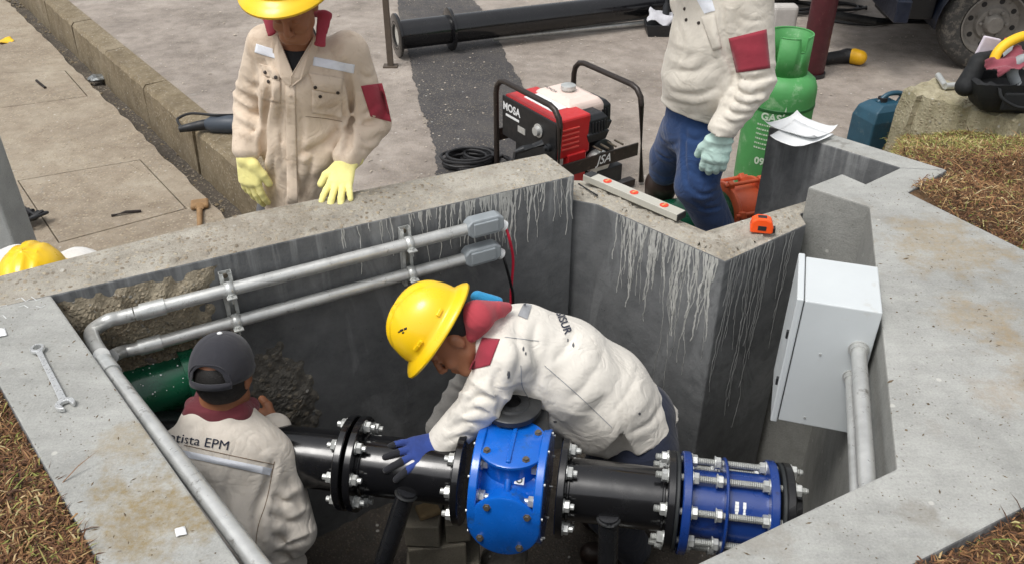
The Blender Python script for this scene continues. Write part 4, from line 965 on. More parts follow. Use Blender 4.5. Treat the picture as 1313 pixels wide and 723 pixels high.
for (px, py, ex, ey, r, lab) in ((1101, 447, 1114, 625, .0215, 'thicker steel conduit leaving the white cabinet towards the camera, nearest the slab'), (1091, 482, 1101, 632, .0165, 'thinner steel conduit leaving the white cabinet, on the pit side')):
    a = PW(px, py, sd0, e1); dirn = -e1; nw = Vector((-uR.y, uR.x, 0)); L = .95
    t = thing('steel_conduit', lab, 'conduit', tuple(a)); b = a + dirn * .42
    bb = PW(ex, ey, rg(E0) + Vector((0, 0, 0)), uR) if False else b
    MB().cyl(a + e1 * .01, a + dirn * .78, r, n=24).build('tube', m_galv, t, smooth=True)
    MB().lathe(a, dirn, [(0, r), (0, r + .008), (.005, r + .008), (.005, r + .004), (.02, r + .004), (.02, r)], 20, closed=True).build('locknut', m_galv, t, smooth=True)

# ---- things lying on the rims
def wrench():
    t = thing('combination_wrench', 'chrome combination wrench lying on the grey rim of the left wall', 'wrench', tuple(P(60, 480, 0))); z = .004
    a, b = P(49, 449, z), P(85, 521, z); d = (b - a).normalized(); n = Vector((-d.y, d.x, 0)); mch = basic('chrome vanadium steel', 'd0d2d2', .3, .6, .1, 40, .08)
    MB().lathe(a, ev, [(0, .011), (0, .017), (.004, .0195), (.009, .0195), (.012, .017), (.012, .011)], 24, closed=True).build('ring_end', mch, t, smooth=True)
    m = MB(); L = (b - a).length; vs = []
    for (s_, w_, h0, h1) in ((.016, .008, .001, .010), (.05, .0068, .002, .009), (L * .5, .0075, .002, .009), (L - .02, .009, .001, .009)):
        c = a + d * s_; vs += [c + n * w_ + ev * h0, c + n * w_ + ev * h1, c - n * w_ + ev * h1, c - n * w_ + ev * h0]
    fs = [(i * 4 + k, i * 4 + (k + 1) % 4, i * 4 + 4 + (k + 1) % 4, i * 4 + 4 + k) for i in range(3) for k in range(4)] + [(3, 2, 1, 0), (12, 13, 14, 15)]
    m.add(vs, fs).build('shaft', mch, t, bevel=.0015)
    an = R(15); dj = d * math.cos(an) + n * math.sin(an); nj = Vector((-dj.y, dj.x, 0)); c = b - d * .004; pts = []
    for w in np.linspace(2.2, 2 * math.pi - 2.2, 16)[::-1]: pass
    for w in np.linspace(.60, 2 * math.pi - .60, 22): pts.append(c + (dj * math.cos(w) + nj * math.sin(w)) * .0235)
    pts += [c + dj * .017 - nj * .0105, c - dj * .006 - nj * .0105, c - dj * .010, c - dj * .006 + nj * .0105, c + dj * .017 + nj * .0105]
    MB().prism([xy(p) for p in pts], z - .001, z + .011).build('open_end', mch, t, bevel=.002)
wrench()
o = sheet('paper_scrap', [P(224, 678, .004), P(237, 674, .004), P(240, 684, .004), P(226, 688, .004)], m_white, 4, 4, .003, 1); tag(o, 'small square white paper scrap lying near the middle of the left rim', 'paper scrap')
o = sheet('paper_scrap', [P(-4, 420, .004), P(6, 420, .004), P(9, 429, .004), P(-3, 432, .004)], m_white, 4, 4, .003, 2); tag(o, 'tiny white paper scrap at the far left edge of the left rim', 'paper scrap')
mk = MB()
for pts in (((20, 384), (27, 381), (33, 386), (38, 383)), ((24, 393), (31, 391), (36, 394)), ((40, 380), (47, 385), (54, 382)), ((46, 392), (53, 394), (58, 391)), ((-5, 406), (4, 404), (8, 408)), ((0, 392), (9, 391))):
    q = [P(a, b, .0012) for a, b in pts]
    for i in range(len(q) - 1): d = (q[i + 1] - q[i]).normalized(); n = Vector((-d.y, d.x, 0)) * .0013; mk.add([q[i] - n, q[i + 1] - n, q[i + 1] + n, q[i] + n], [(0, 1, 2, 3)])
mk.build('chalk_marks', basic('chalk', 'c9cbcb', .95), left_wall)
# spirit level
lz = LOWZ + .02; a, b = P(748, 232, lz), P(868, 284, lz); d = (b - a).normalized(); n = Vector((-d.y, d.x, 0)); L = (b - a).length
if n.y < 0: n = -n
lvl = thing('spirit_level', 'aluminium spirit level with red vial windows lying on the low wall', 'spirit level', tuple(a)); fr = Matrix((tuple(d), tuple(n), (0, 0, 1))).transposed()
cL = (a + b) / 2 + n * .022 + ev * .0145
MB().box(cL, (L, .052, .028), fr).build('frame', basic('pale aluminium', 'c6c4b9', .4, .3, .06), lvl, bevel=.002)
MB().box(cL + d * (L / 2 + .002), (.006, .050, .026), fr).build('end_cap', m_darksteel, lvl)
MB().box(cL + ev * .0146 - d * L * .455, (.035, .046, .002), fr).build('black_label', m_darksteel, lvl)
m_red = basic('translucent red plastic', 'd4442e', .25, var=.15)
for s_ in (-.27, 0.02, .33):
    MB().lathe(cL + ev * .0135 + d * L * s_, ev, [(0, .017), (.003, .017), (.004, .014)], 22).build('vial_window', m_red, lvl, smooth=True)
    MB().cyl(cL + ev * .017 + d * L * s_ - n * .012, cL + ev * .017 + d * L * s_ + n * .012, .004, n=8).build('vial', basic('pale vial fluid', 'd8a070', .15), lvl, smooth=True)
tag(MB().tube([P(742, 236, LOWZ + .02), P(766, 251, LOWZ + .02)], .004, 8).build('steel_rod', m_darksteel), 'thin dark rod lying beside the spirit level on the low wall', 'rod')
# tape measure
tz = LOWZ + .016; c = P(976, 300, tz); tp = thing('tape_measure', 'orange tape measure standing on the rough low wall', 'tape measure', tuple(c)); a_ = R(-12); d = Vector((math.cos(a_), math.sin(a_), 0)); n = Vector((-d.y, d.x, 0))
m_or = basic('fluorescent orange plastic', 'ff5a1c', .4, var=.06); prof = [(-.040, 0), (.036, 0), (.040, .006), (.040, .026), (.030, .050), (.012, .058), (-.020, .058), (-.038, .046), (-.042, .02)]
vs = [c + d * x + n * y + ev * z_ for y in (0, .045) for x, z_ in prof]; k = len(prof)
MB().add(vs, [tuple(range(k)), tuple(range(k, 2 * k))[::-1]] + [(i, (i + 1) % k, k + (i + 1) % k, k + i) for i in range(k)]).build('case', m_or, tp, bevel=.005)
fr = Matrix((tuple(d), tuple(n), (0, 0, 1))).transposed()
MB().box(c - n * .0005 + ev * .022, (.030, .003, .018), fr).build('side_label', m_darksteel, tp, bevel=.001)
MB().box(c + d * .044 + n * .022 + ev * .010, (.010, .024, .020), fr).build('tape_hook', m_darksteel, tp, bevel=.001)
MB().box(c + n * .022 + ev * .0585 - d * .003, (.032, .020, .003), fr).build('top_label', m_darksteel, tp, bevel=.001)
# papers on the far wall
pp = thing('paper_stack', 'loose white paper sheets curling on the end of the far wall top', 'paper', tuple(P(1020, 170, 0)))
for i, (z_, dx, cu, q) in enumerate(((.006, 0, .02, [(978, 166), (1042, 186), (1072, 172), (1020, 153)]), (.012, 2, .008, [(986, 178), (1022, 193), (1068, 176), (1018, 157)]))):
    o = sheet('paper_sheet', [P(x, y, z_) for x, y in q], m_white, 12, 10, .008, 5 + i, curl=cu, thick=.0006, fr=5); o.data.transform(Matrix.Translation(-pp.location)); o.parent = pp
# ================================================================== THINGS IN THE YARD BEYOND THE CHAMBER
# thin steel post
b = P(501, 86, ZR); t = thing('steel_post', 'thin brown square steel post standing left of the asphalt strip', 'post', tuple(b))
m_post = basic('brown painted post steel', '5c5248', .6, .3, .2, dirt='8a7a66')
MB().box(b + ev * 1.1, (.045, .035, 2.2)).build('shaft', m_post, t, bevel=.003); MB().box(b + ev * .006, (.11, .08, .012)).build('foot_plate', m_post, t)
# grey post at the left edge
b = Q(20, 315, 2.95); b.z = ZW; t = thing('concrete_post', 'grey flat concrete post cropped by the left edge of the photo', 'post', tuple(b))
MB().box(b + Vector((-.15, .075, 1.3)), (.30, .15, 2.6)).build('shaft', concrete('grey post concrete', 'a3a6a5', '8f9291', 'b2b5b4', speck=.1), t, bevel=.01)
# long black flanged pipe lying on the road
a, b_ = P(507, 46, ZR + .17), P(862, 4, ZR + .17); d = (b_ - a).normalized(); t = thing('spare_pipe', 'long black flanged pipe lying across the road slab', 'pipe', tuple(a))
x_, y_, _ = frame(d)
MB().lathe(a, d, [(-.0, .088), (-.0, .112), (4.6, .112), (4.6, .088)], 36, closed=True).build('tube', m_blackpaint, t, smooth=True)
for s_ in (0, .44, (b_ - a).length - .04):
    MB().lathe(a + d * (s_), d, [(0, .10), (0, .160), (.005, .168), (.022, .168), (.027, .160), (.027, .10)], 40, closed=True).build('flange', m_blackpaint, t, smooth=True)
MB().lathe(a + d * .02, d, [(0, .099), (.01, .099)], 32).build('white_lining', basic('dusty cement lining', 'b9b6ae', .9), t)
a2, b2 = P(632, 50, ZR + .04), P(862, 26, ZR + .04); tag(MB().cyl(a2, b2, .022, n=12).build('steel_tube', m_galv, None, smooth=True), 'thin pale steel tube lying in front of the long black pipe', 'tube')
# ---- welding generator
gA, gB_, gD_ = Vector((.245, 4.08, ZR)), Vector((.70, 4.385, ZR)), Vector((-.1, 4.6, ZR))
g1 = (gB_ - gA).normalized(); g2 = Vector((-g1.y, g1.x, 0)); GL, GW, GH = (gB_ - gA).length, .60, .58
gen = thing('welding_generator', 'red portable welding generator in a black tube frame on the road', 'generator', tuple(gA)); gf = Matrix((tuple(g1), tuple(g2), (0, 0, 1))).transposed()
def G(a, b, c): return gA + g1 * a + g2 * b + ev * c
m_gf = basic('worn dark brown frame tube', '2e2723', .4, .2, .3, 20, .2, dirt='6a5a4c', dirt_at=.6)
m_gred = basic('faded red sheet metal', 'c0282a', .4, var=.08, dirt='8f3a34', dirt_at=.62); m_gblk = basic('black front panel', '17181a', .45, var=.2, dirt='3a3835', dirt_at=.64); m_plb = basic('black ribbed plastic', '222427', .5, var=.15, dirt='4b4743', dirt_at=.62)
m_gwt = basic('cream fuel tank enamel', 'e3cfc4', .35, var=.05, dirt='c9a090', dirt_at=.6)
def hoop(a, nm):
    c = .09; pts = [G(a, .0, .03), G(a, 0, GH - c)] + [G(a, c - c * math.cos(w), GH - c + c * math.sin(w)) for w in (.5, 1.05)] + [G(a, c, GH), G(a, GW - c, GH)] + [G(a, GW - c + c * math.sin(w), GH - c + c * math.cos(w)) for w in (.5, 1.05)] + [G(a, GW, GH - c), G(a, GW, .03)]
    pts = [G(a + (.05 if a > .3 else -.0), -.0, .02)] + pts[1:-1] + [G(a, GW, .02)]
    return MB().tube(pts, .016, 12).build(nm, m_gf, gen, smooth=True)
hoop(0, 'frame_hoop'); hoop(GL, 'frame_hoop')
for bb in (0, GW): MB().box(G(GL / 2, bb, .235), (GL, .012, .075), gf).build('side_rail', m_gf, gen, bevel=.003)
for bb in (.02, GW - .02): MB().box(G(GL / 2, bb, .03), (GL, .05, .04), gf).build('base_rail', m_gf, gen, bevel=.003)
MB().box(G(.135, GW / 2, .385), (.22, GW - .10, .22), gf).build('alternator_housing', m_gred, gen, bevel=.012)
MB().box(G(.15, .06, .17), (.12, .05, .25), gf).build('lower_panel', m_gred, gen, bevel=.005)
fp = MB().box(G(.018, GW / 2, .37), (.014, GW - .09, .235), gf).build('front_panel', m_gblk, gen, bevel=.004)
MB().box(G(.02, GW / 2 - .05, .17), (.012, GW - .25, .24), gf).build('lower_front_panel', m_gblk, gen, bevel=.004)
n1 = -g1
lettering('MOSA', .062, 'lettering', m_white, fp, G(.0095, GW - .14, .432), -g2, ev, bold=.002)
MB().box(G(.0095, GW - .15, .387), (.003, .13, .012), gf).build('white_bar', m_white, fp)
MB().box(G(.0095, GW - .24, .345), (.003, .07, .035), gf).build('rating_plate', m_galv, fp)
MB().lathe(G(.010, .20, .40), n1, [(0, .038), (.006, .038), (.007, .028), (.026, .024), (.027, 0)], 24).build('dial', m_galv, fp, smooth=True)
for (b_0, z_) in ((.10, .34), (.15, .255), (.07, .25)): MB().lathe(G(.01, b_0, z_), n1, [(0, .022), (.02, .022), (.022, .015), (.04, .014)], 16).build('socket', m_plb, fp, smooth=True)
for i, (b_0, z_) in enumerate(((.12, .365), (.12, .265))):
    p = G(-.02, b_0, z_); MB().tube([p, p + n1 * .10 + g2 * .03 - ev * .02, p + n1 * .14 + g2 * .05 - ev * .035], [.019, .019, .012], 10).build('cable_plug', m_plb, gen, smooth=True)
for i in range(5): MB().box(G(.11, .047, .33 + i * .027), (.11, .006, .008), gf).build('louvre', m_galv if False else basic('pale red louvre', 'd8564e', .5), gen)
MB().box(G(.13, GW * .52, .4965), (.10, .26, .003), gf).build('top_label', m_white, gen)
# fuel tank with cap
tk = MB(); vs = []; tcn = G(.30, .33, .45)
for (z_, e) in ((-.05, 0), (.035, .0), (.055, .02), (.072, .06)):
    for (a_, b_0) in ((-1, -1), (1, -1), (1, 1), (-1, 1)): vs.append(tcn + g1 * a_ * (.13 - e) + g2 * b_0 * (.17 - e) + ev * z_)
tk.add(vs, [(i * 4 + k, i * 4 + (k + 1) % 4, i * 4 + 4 + (k + 1) % 4, i * 4 + 4 + k) for i in range(3) for k in range(4)] + [(3, 2, 1, 0), (12, 13, 14, 15)]); tko = tk.build('fuel_tank', m_gwt, gen, bevel=.02, seg=3)
MB().lathe(tcn + ev * .07, ev, [(0, .03), (.012, .03), (.014, .042), (.034, .042), (.038, .035), (.038, 0)], 20).build('tank_cap', m_zinc, tko, smooth=True)
lettering('HONDA', .03, 'lettering', m_darksteel, tko, tcn - g1 * .07 + ev * .0755 + g2 * .07, -g2, g1)
for (a_, b_0, s1, s2, h, z_, nm) in ((.295, .115, .15, .15, .15, .40, 'air_filter'), (.41, .25, .15, .19, .17, .40, 'muffler')):
    vs = []
    for (zz, e) in ((-h / 2, .012), (-h / 2 + .05, 0), (-h / 2 + .055, .008), (h / 2 - .025, .01), (h / 2, .03)):
        for (x1, y1) in ((-1, -1), (1, -1), (1, 1), (-1, 1)): vs.append(G(a_, b_0, z_) + g1 * x1 * (s1 / 2 - e) + g2 * y1 * (s2 / 2 - e) + ev * zz)
    o = MB().add(vs, [(i * 4 + k, i * 4 + (k + 1) % 4, i * 4 + 4 + (k + 1) % 4, i * 4 + 4 + k) for i in range(4) for k in range(4)] + [(3, 2, 1, 0), (16, 17, 18, 19)]).build(nm, m_plb, gen, bevel=.012, seg=3)
    for i in range(5): MB().box(G(a_ - .04 + .02 * i, b_0 - s2 / 2 + .003, z_ + .01), (.008, .006, h * .4), gf).build('fin', m_plb, o)
MB().lathe(G(.37, .22, .20), g2, [(-.14, .06), (-.12, .095), (.10, .095), (.13, .05)], 24).build('engine_block', m_darksteel, gen, smooth=True)
MB().lathe(G(.30, .02, .20), g2, [(0, .03), (0, .07), (.02, .075), (.05, .07)], 20).build('starter_cover', m_galv, gen, smooth=True)
MB().box(G(.37, .08, .11), (.18, .13, .10), gf).build('battery_box', m_plb, gen, bevel=.006)
lettering('JSA', .07, 'lettering', m_white, gen, G(.30, -.0075, .237), g1, ev, shear=.3, bold=.001)
for i in range(4): MB().cyl(G(.27 + .05 * i, -.02, .30), G(.27 + .05 * i, .05, .30), .006, n=8).build('bolt', m_bolt, gen)
# cable coils
def coil(name, c, r, n, rad, mat, label, seed, lift=.012, tail=None, z0=None):
    g = random.Random(seed); pts = []; off = Vector((0, 0, 0))
    for i in range(n * 16):
        a = i / 16 * 2 * math.pi
        if i % 8 == 0: off2 = Vector((g.uniform(-.25, .25) * r, g.uniform(-.25, .25) * r, 0)); rr = r * g.uniform(.75, 1.15)
        if i == 0: off, r_ = off2, rr
        off = off.lerp(off2, .2); r_ = r_ * .8 + rr * .2
        pts.append(Vector(c) + off + Vector((math.cos(a) * r_ * 1.25, math.sin(a) * r_ * .9, rad + (i / (n * 16)) * lift * n + g.uniform(0, .002))))
    if tail: pts += [Vector(p) for p in smooth_path([pts[-1]] + list(tail), 6)[1:]]
    return tag(MB().tube(pts, rad, 7).build(name, mat, None, smooth=True), label, 'cable')
m_cab_blk = basic('black rubber cable', '1a1a1c', .55, var=.2, dirt='4a443e', dirt_at=.6)
coil('welding_cable', P(600, 214, ZR), .12, 6, .0095, m_cab_blk, 'coil of black welding cable on the road beside the generator', 3, tail=[P(655, 205, ZR + .03), G(-.20, .17, .14), G(-.16, .17, .33)])
coil('welding_cable', P(618, 207, ZR), .09, 4, .0095, m_cab_blk, 'smaller upper coil of black welding cable nearest the generator', 13, tail=[P(660, 215, ZR + .03), G(-.20, .16, .10), G(-.16, .17, .22)])
coil('hose_coil', P(1015, 14, ZR), .22, 3, .014, m_cab_blk, 'loose black hose loops on the ground behind the maroon cylinder', 5, tail=[P(1060, 25, ZR + .02), P(1120, 32, ZR + .02), P(1150, 22, ZR + .02)])
coil('hose_coil', P(1075, 12, ZR), .16, 2, .012, m_cab_blk, 'black hose loops on the ground between maroon cylinder and truck', 15)
# ---- gas cylinder
m_lgas = basic('green gas cylinder paint', '4a9351', .55, var=.14, scale=5, bump=.25, dirt='86b083', dirt_at=.54); b = P(979, 246, ZR); gc = thing('gas_cylinder', 'bright green gas cylinder standing behind the man at right', 'gas cylinder', tuple(b)); r = .178
MB().lathe(b, ev, [(0, r * .84), (.02, r * .86), (.045, r * .86)], 36).build('foot_ring', m_lgas, gc, smooth=True)
MB().lathe(b, ev, [(.035, r * .8), (.06, r * .97), (.10, r), (.60, r), (.635, r * .98), (.67, r * .90), (.695, r * .72), (.71, r * .45), (.715, 0)], 44).build('tank', m_lgas, gc, smooth=True)
MB().lathe(b, ev, [(.53, r), (.533, r + .003), (.545, r + .003), (.548, r)], 44, closed=True).build('weld_seam', basic('dark green seam', '1e5a2a', .6), gc, smooth=True)
cm_ = MB(); pts = []; N_ = 40
for i in range(N_ + 1):
    a = -2.55 + i / N_ * 4.6 + .2
    z1 = .90 - (.07 if .2 < i / N_ < .30 else 0)
    for z_ in (.68, z1): pts.append(b + Vector((math.cos(a) * .108, math.sin(a) * .108, z_)))
cm_.add(pts, [(i * 2, i * 2 + 2, i * 2 + 3, i * 2 + 1) for i in range(N_)]).build('collar', m_lgas, gc, smooth=True, solid=.006)
MB().tube([p for i, p in enumerate(pts) if i % 2], .0045, 8).build('collar_rim', m_lgas, gc, smooth=True)
m_brass = basic('dull brass', '8c7640', .4, .8, .2); vb = MB().cyl(b + ev * .71, b + ev * .83, .022, n=14).build('valve', m_brass, gc, smooth=True)
MB().lathe(b + ev * .83, ev, [(0, .012), (.01, .03), (.025, .03), (.03, .02)], 12).build('handwheel', m_darksteel, vb, smooth=True); MB().cyl(b + ev * .78, b + ev * .78 + Vector((-.05, -.07, 0)), .016, n=10).build('outlet', m_brass, vb, smooth=True)
m_fade = basic('faded white stencil', 'c3d6bf', .7, var=.2, scale=60)
def curved_text(body, size, z_, ang, par, mat, c, rad):
    gv, gf = text_geo(body, size, bold=.002); vs = []
    for v in gv: a = ang + v.x / rad; vs.append((c.x + math.sin(a) * (rad + .002), c.y - math.cos(a) * (rad + .002), c.z + z_ + v.y))
    return mesh_np('lettering', vs, gf, mat, par, smooth=False)
curved_text('GAS', .056, .505, -.48, gc, m_fade, b, r)
lf = [(-.12, .535), (-.02, .57), (.0, .55), (-.05, .52), (-.10, .515)]; MB().add([(b.x + math.sin(a) * (r + .002), b.y - math.cos(a) * (r + .002), b.z + z_) for a, z_ in [(-.17, .520), (-.13, .545), (-.10, .575), (-.08, .545), (-.12, .52)]], [(0, 1, 2, 3, 4)]).build('leaf_mark', m_fade, gc)
g = random.Random(6); m = MB()
for i in range(6):
    a = -.85
    while a < -.38: w__ = g.uniform(.02, .06); z_ = .455 - i * .026; m.add([(b.x + math.sin(q) * (r + .002), b.y - math.cos(q) * (r + .002), b.z + zz) for q, zz in ((a, z_), (a + w__, z_), (a + w__, z_ + .009), (a, z_ + .009))], [(0, 1, 2, 3)]); a += w__ + .02
m.build('small_print', m_fade, gc)['kind'] = 'stuff'
curved_text('09', .055, .255, -.60, gc, m_fade, b, r)
# maroon oxygen cylinder
b = P(1039, 97, ZR); oc = thing('oxygen_cylinder', 'tall slim maroon steel cylinder standing on the road', 'cylinder', tuple(b)); m_mar = basic('maroon cylinder paint', '4d1a22', .5, var=.2, dirt='6d4540', dirt_at=.6)
MB().lathe(b, ev, [(0, .085), (.01, .093), (1.15, .093), (1.25, .08), (1.32, .045), (1.36, .035), (1.42, .035)], 32).build('tank', m_mar, oc, smooth=True)
MB().lathe(b + ev * 1.42, ev, [(0, .02), (.06, .02), (.06, .035), (.08, .035)], 14).build('valve', m_brass, oc, smooth=True)
MB().lathe(b, ev, [(0, .094), (0, .105), (.03, .105), (.03, .094)], 24, closed=True).build('foot_ring', m_darksteel, oc, smooth=True)
# grey cardboard / bag behind collar
o = MB().box(P(1002, 35, ZR + .25), (.20, .12, .35)).build('grey_sack', basic('pale grey woven sack', 'b4b0ab', .9, var=.12, bump=.4), None, bevel=.03, seg=3); tag(o, 'pale grey sack standing behind the green gas cylinder', 'sack')
# rubber boot lying on its side: shaft, yellow toe
def rubber_boot():
    a, b_, c = P(1056, 76, ZR + .05), P(1086, 72, ZR + .055), P(1098, 73, ZR + .06)
    t = thing('rubber_boot', 'black rubber boot with yellow toe lying on the road', 'boot', tuple(a)); S_ = SDF(.008)
    S_.rc(a, b_, .045, .05, k=.02).rc(b_, c, .055, .055, k=.02); S_.build('shaft', m_cab_blk, t); SDF(.008).rc(b_ + (c - b_) * .75, c + (c - b_) * .25 + Vector((0, -.02, 0)), .060, .056, k=.02).build('toe', basic('yellow rubber toe', 'd9a514', .5), t)
rubber_boot()
# small black tool bag with a rag, bottle
b = P(845, 44, ZR); t = thing('tool_pouch', 'small black open pouch with pale rag and bottle near the long pipe', 'pouch', tuple(b))
vs = []
for (z_, e) in ((0, .85), (.10, 1.05)):
    for (x1, y1) in ((-1, -1), (1, -1), (1, 1), (-1, 1)): vs.append(b + Vector((x1 * .12 * e, y1 * .10 * e, z_)))
MB().add(vs, [(k, (k + 1) % 4, 4 + (k + 1) % 4, 4 + k) for k in range(4)] + [(3, 2, 1, 0)]).build('pouch', m_plb, t, solid=.008)
s_ = sheet('rag', [b + Vector(v) for v in ((-.13, -.10, .12), (.09, -.09, .13), (.11, .07, .17), (-.08, .09, .19))], basic('pale rag cloth', 'b9b9bd', .95, bump=.4), 12, 10, .07, 4); s_.data.transform(Matrix.Translation(-b)); s_.parent = t
MB().lathe(b + Vector((.05, .05, .08)), ev, [(0, .03), (.14, .03), (.17, .015), (.2, .015)], 16).build('bottle', m_plb, t, smooth=True)
# ---- orange coupling on green pipe inside the recess
oc0 = P(946, 268, ZR + .16); od = Vector((.93, .36, 0)).normalized(); t = thing('orange_coupling', 'orange bolted pipe coupling on a dark green pipe in the recess', 'coupling', tuple(oc0)); m_oc = basic('orange red coupling enamel', 'd2603a', .45, var=.12, bump=.2, dirt='8f4a32', dirt_at=.62)
MB().lathe(oc0 - od * .07, od, [(0, .115), (.02, .13), (.13, .13), (.15, .115)], 36).build('sleeve', m_oc, t, smooth=True)
for s_ in (-.085, .085): MB().lathe(oc0 + od * (s_ - .012), od, [(0, .11), (0, .150), (.004, .155), (.020, .155), (.024, .150), (.024, .11)], 36, closed=True).build('ring', m_oc, t, smooth=True)
xx, yy, _ = frame(od)
for i in range(6):
    a = i * math.pi / 3 + .35; p = oc0 + (xx * math.cos(a) + yy * math.sin(a)) * .163
    MB().cyl(p - od * .12, p + od * .12, .010, n=10).build('bolt', m_oc, t, smooth=True)
    for s_ in (-.085, .085): MB().box(p + od * s_, (.034, .034, .03), Matrix((tuple((xx * math.cos(a) + yy * math.sin(a))), tuple((yy * math.cos(a) - xx * math.sin(a))), tuple(od))).transposed()).build('bolt_lug', m_oc, t, bevel=.005)
MB().cyl(oc0 - od * .62, oc0 - od * .05, .112, n=36).build('green_pipe_section', m_green, t, smooth=True)
MB().cyl(oc0 + od * .06, oc0 + od * .30, .112, n=36).build('green_pipe_section', m_green, t, smooth=True)
# ---- blue jug
b = P(1118, 196, ZR); jd = R(20); jx = Vector((math.cos(jd), math.sin(jd), 0)); jy = Vector((-jx.y, jx.x, 0)); t = thing('plastic_jug', 'dark blue plastic jerry can between the far wall and mossy block', 'jerry can', tuple(b))
vs = []
for (z_, ex, ey) in ((0, .9, .9), (.015, 1, 1), (.24, 1, 1), (.30, .86, .86), (.335, .45, .6)):
    for (x1, y1) in ((-1, -1), (1, -1), (1, 1), (-1, 1)): vs.append(b + jx * x1 * .135 * ex + jy * y1 * .10 * ey + ev * z_)
m_jug = basic('dusty dark blue plastic', '234a5c', .4, var=.15, dirt='4b6068', dirt_at=.58)
MB().add(vs, [(i * 4 + k, i * 4 + (k + 1) % 4, i * 4 + 4 + (k + 1) % 4, i * 4 + 4 + k) for i in range(4) for k in range(4)] + [(3, 2, 1, 0), (16, 17, 18, 19)]).build('can', m_jug, t, bevel=.018, seg=3)
MB().tube(smooth_path([b + jx * .09 + ev * .29, b + jx * .12 + ev * .36, b + jx * .02 + ev * .375, b - jx * .05 + ev * .33], 5), .015, 10).build('handle', m_jug, t, smooth=True)
MB().lathe(b - jx * .02 + ev * .33, ev, [(0, .028), (.03, .028), (.03, 0)], 16).build('cap', m_plb, t, smooth=True)
# ---- mossy concrete block with tool bag
c4 = [P(1160, 113, -.16), P(1308, 152, -.16), P(1420, 130, -.16), P(1196, 98, -.16)]
g = random.Random(2); bm = bmesh.new(); N1, N2 = 22, 12; gr = {}
for i in range(N1 + 1):
    for j in range(N2 + 1):
        u, v = i / N1, j / N2; p = c4[0] * (1 - u) * (1 - v) + c4[1] * u * (1 - v) + c4[2] * u * v + c4[3] * (1 - u) * v
        e = min(i, N1 - i, j, N2 - j); gr[(i, j)] = bm.verts.new((p.x + g.uniform(-.012, .012), p.y + g.uniform(-.012, .012), p.z + g.uniform(-.008, .008) - (.02 if e == 0 else 0)))
for i in range(N1):
    for j in range(N2): bm.faces.new((gr[(i, j)], gr[(i + 1, j)], gr[(i + 1, j + 1)], gr[(i, j + 1)]))
per = [(i, 0) for i in range(N1)] + [(N1, j) for j in range(N2)] + [(i, N2) for i in range(N1, 0, -1)] + [(0, j) for j in range(N2, 0, -1)]
rows = [[gr[p] for p in per]]; cen_b = sum(c4, Vector()) / 4
for k, (z_, ex) in enumerate(((-.06, 1.02), (-.13, 1.03), (-.20, 1.05), (-.7, 1.05))):
    rows.append([bm.verts.new((cen_b.x + (gr[p].co.x - cen_b.x) * ex + g.uniform(-.004, .004), cen_b.y + (gr[p].co.y - cen_b.y) * ex + g.uniform(-.004, .004), cen_b.z + z_)) for p in per])
for k in range(4):
    for i in range(len(per)): j = (i + 1) % len(per); bm.faces.new((rows[k][i], rows[k + 1][i], rows[k + 1][j], rows[k][j]))
me = bpy.data.meshes.new('mossy_block'); bm.to_mesh(me); bm.free(); tag(link('mossy_block', me, m_blk), 'weathered mossy concrete block carrying the black tool bag', 'concrete block')
b = P(1285, 138, -.155); t = thing('tool_bag', 'black open tool bag stuffed with hoses on the mossy block', 'tool bag', tuple(b))
m_bag = basic('black nylon bag', '151719', .75, var=.2, bump=.4)
vs = []; g = random.Random(15); RG = [(0, .13, .075), (.02, .15, .09), (.10, .19, .115), (.15, .20, .125), (.16, .185, .110), (.12, .17, .10)]; NA = 28
for (z_, ex, ey) in RG:
    for k in range(NA):
        a = 2 * math.pi * k / NA; q = lambda v: math.copysign(abs(v) ** .45, v); vs.append(b + Vector((q(math.cos(a)) * ex + g.uniform(-.005, .005), q(math.sin(a)) * ey + g.uniform(-.005, .005), z_ + (g.uniform(-.014, .014) if z_ > .1 else 0))))
MB().add(vs, [(i * NA + k, i * NA + (k + 1) % NA, (i + 1) * NA + (k + 1) % NA, (i + 1) * NA + k) for i in range(len(RG) - 1) for k in range(NA)] + [tuple(range(NA))[::-1], tuple(range((len(RG) - 1) * NA, len(RG) * NA))]).build('bag_body', m_bag, t, smooth=True)
MB().box(b + Vector((-.02, -.118, .075)), (.12, .02, .09)).build('outer_pocket', m_bag, t, bevel=.008)
MB().tube(smooth_path([b + Vector(v) for v in ((-.12, -.12, .15), (-.10, -.15, .10), (0, -.16, .06), (.10, -.15, .10), (.12, -.12, .15))], 5), .008, 8).build('carry_strap', m_bag, t, smooth=True)
tag(SDF(.009).rc(b + Vector((-.20, .03, .10)), b + Vector((-.16, .06, .20)), .05, .04, k=.03).rc(b + Vector((-.15, .07, .22)), b + Vector((-.06, .1, .22)), .035, .04, k=.03).build('leather_pouch', m_bag, None, wr=folds([], 6, .005))[0], 'crumpled dark leather pouch at left end of the black tool bag', 'pouch')
m_yel = basic('yellow strap plastic', 'e8b91b', .5, var=.08)
pts = [P(1268, 88, .0), P(1280, 68, .03), P(1300, 56, .06), P(1330, 52, .08), P(1370, 60, .06)]; pts = [Vector((p.x, b.y + .02 * i, p.z)) for i, p in enumerate([Q(x, y, b.y + .05) for x, y in ((1266, 80), (1276, 64), (1294, 53), (1318, 47), (1350, 52))])]
tag(MB().tube(smooth_path(pts, 6), .024, 12).build('yellow_hose', m_yel, None, smooth=True), 'thick yellow hose arching out of the black tool bag', 'hose')
pts = [Q(x, y, b.y - .02) for x, y in ((1303, 108), (1298, 92), (1308, 78), (1335, 72))]
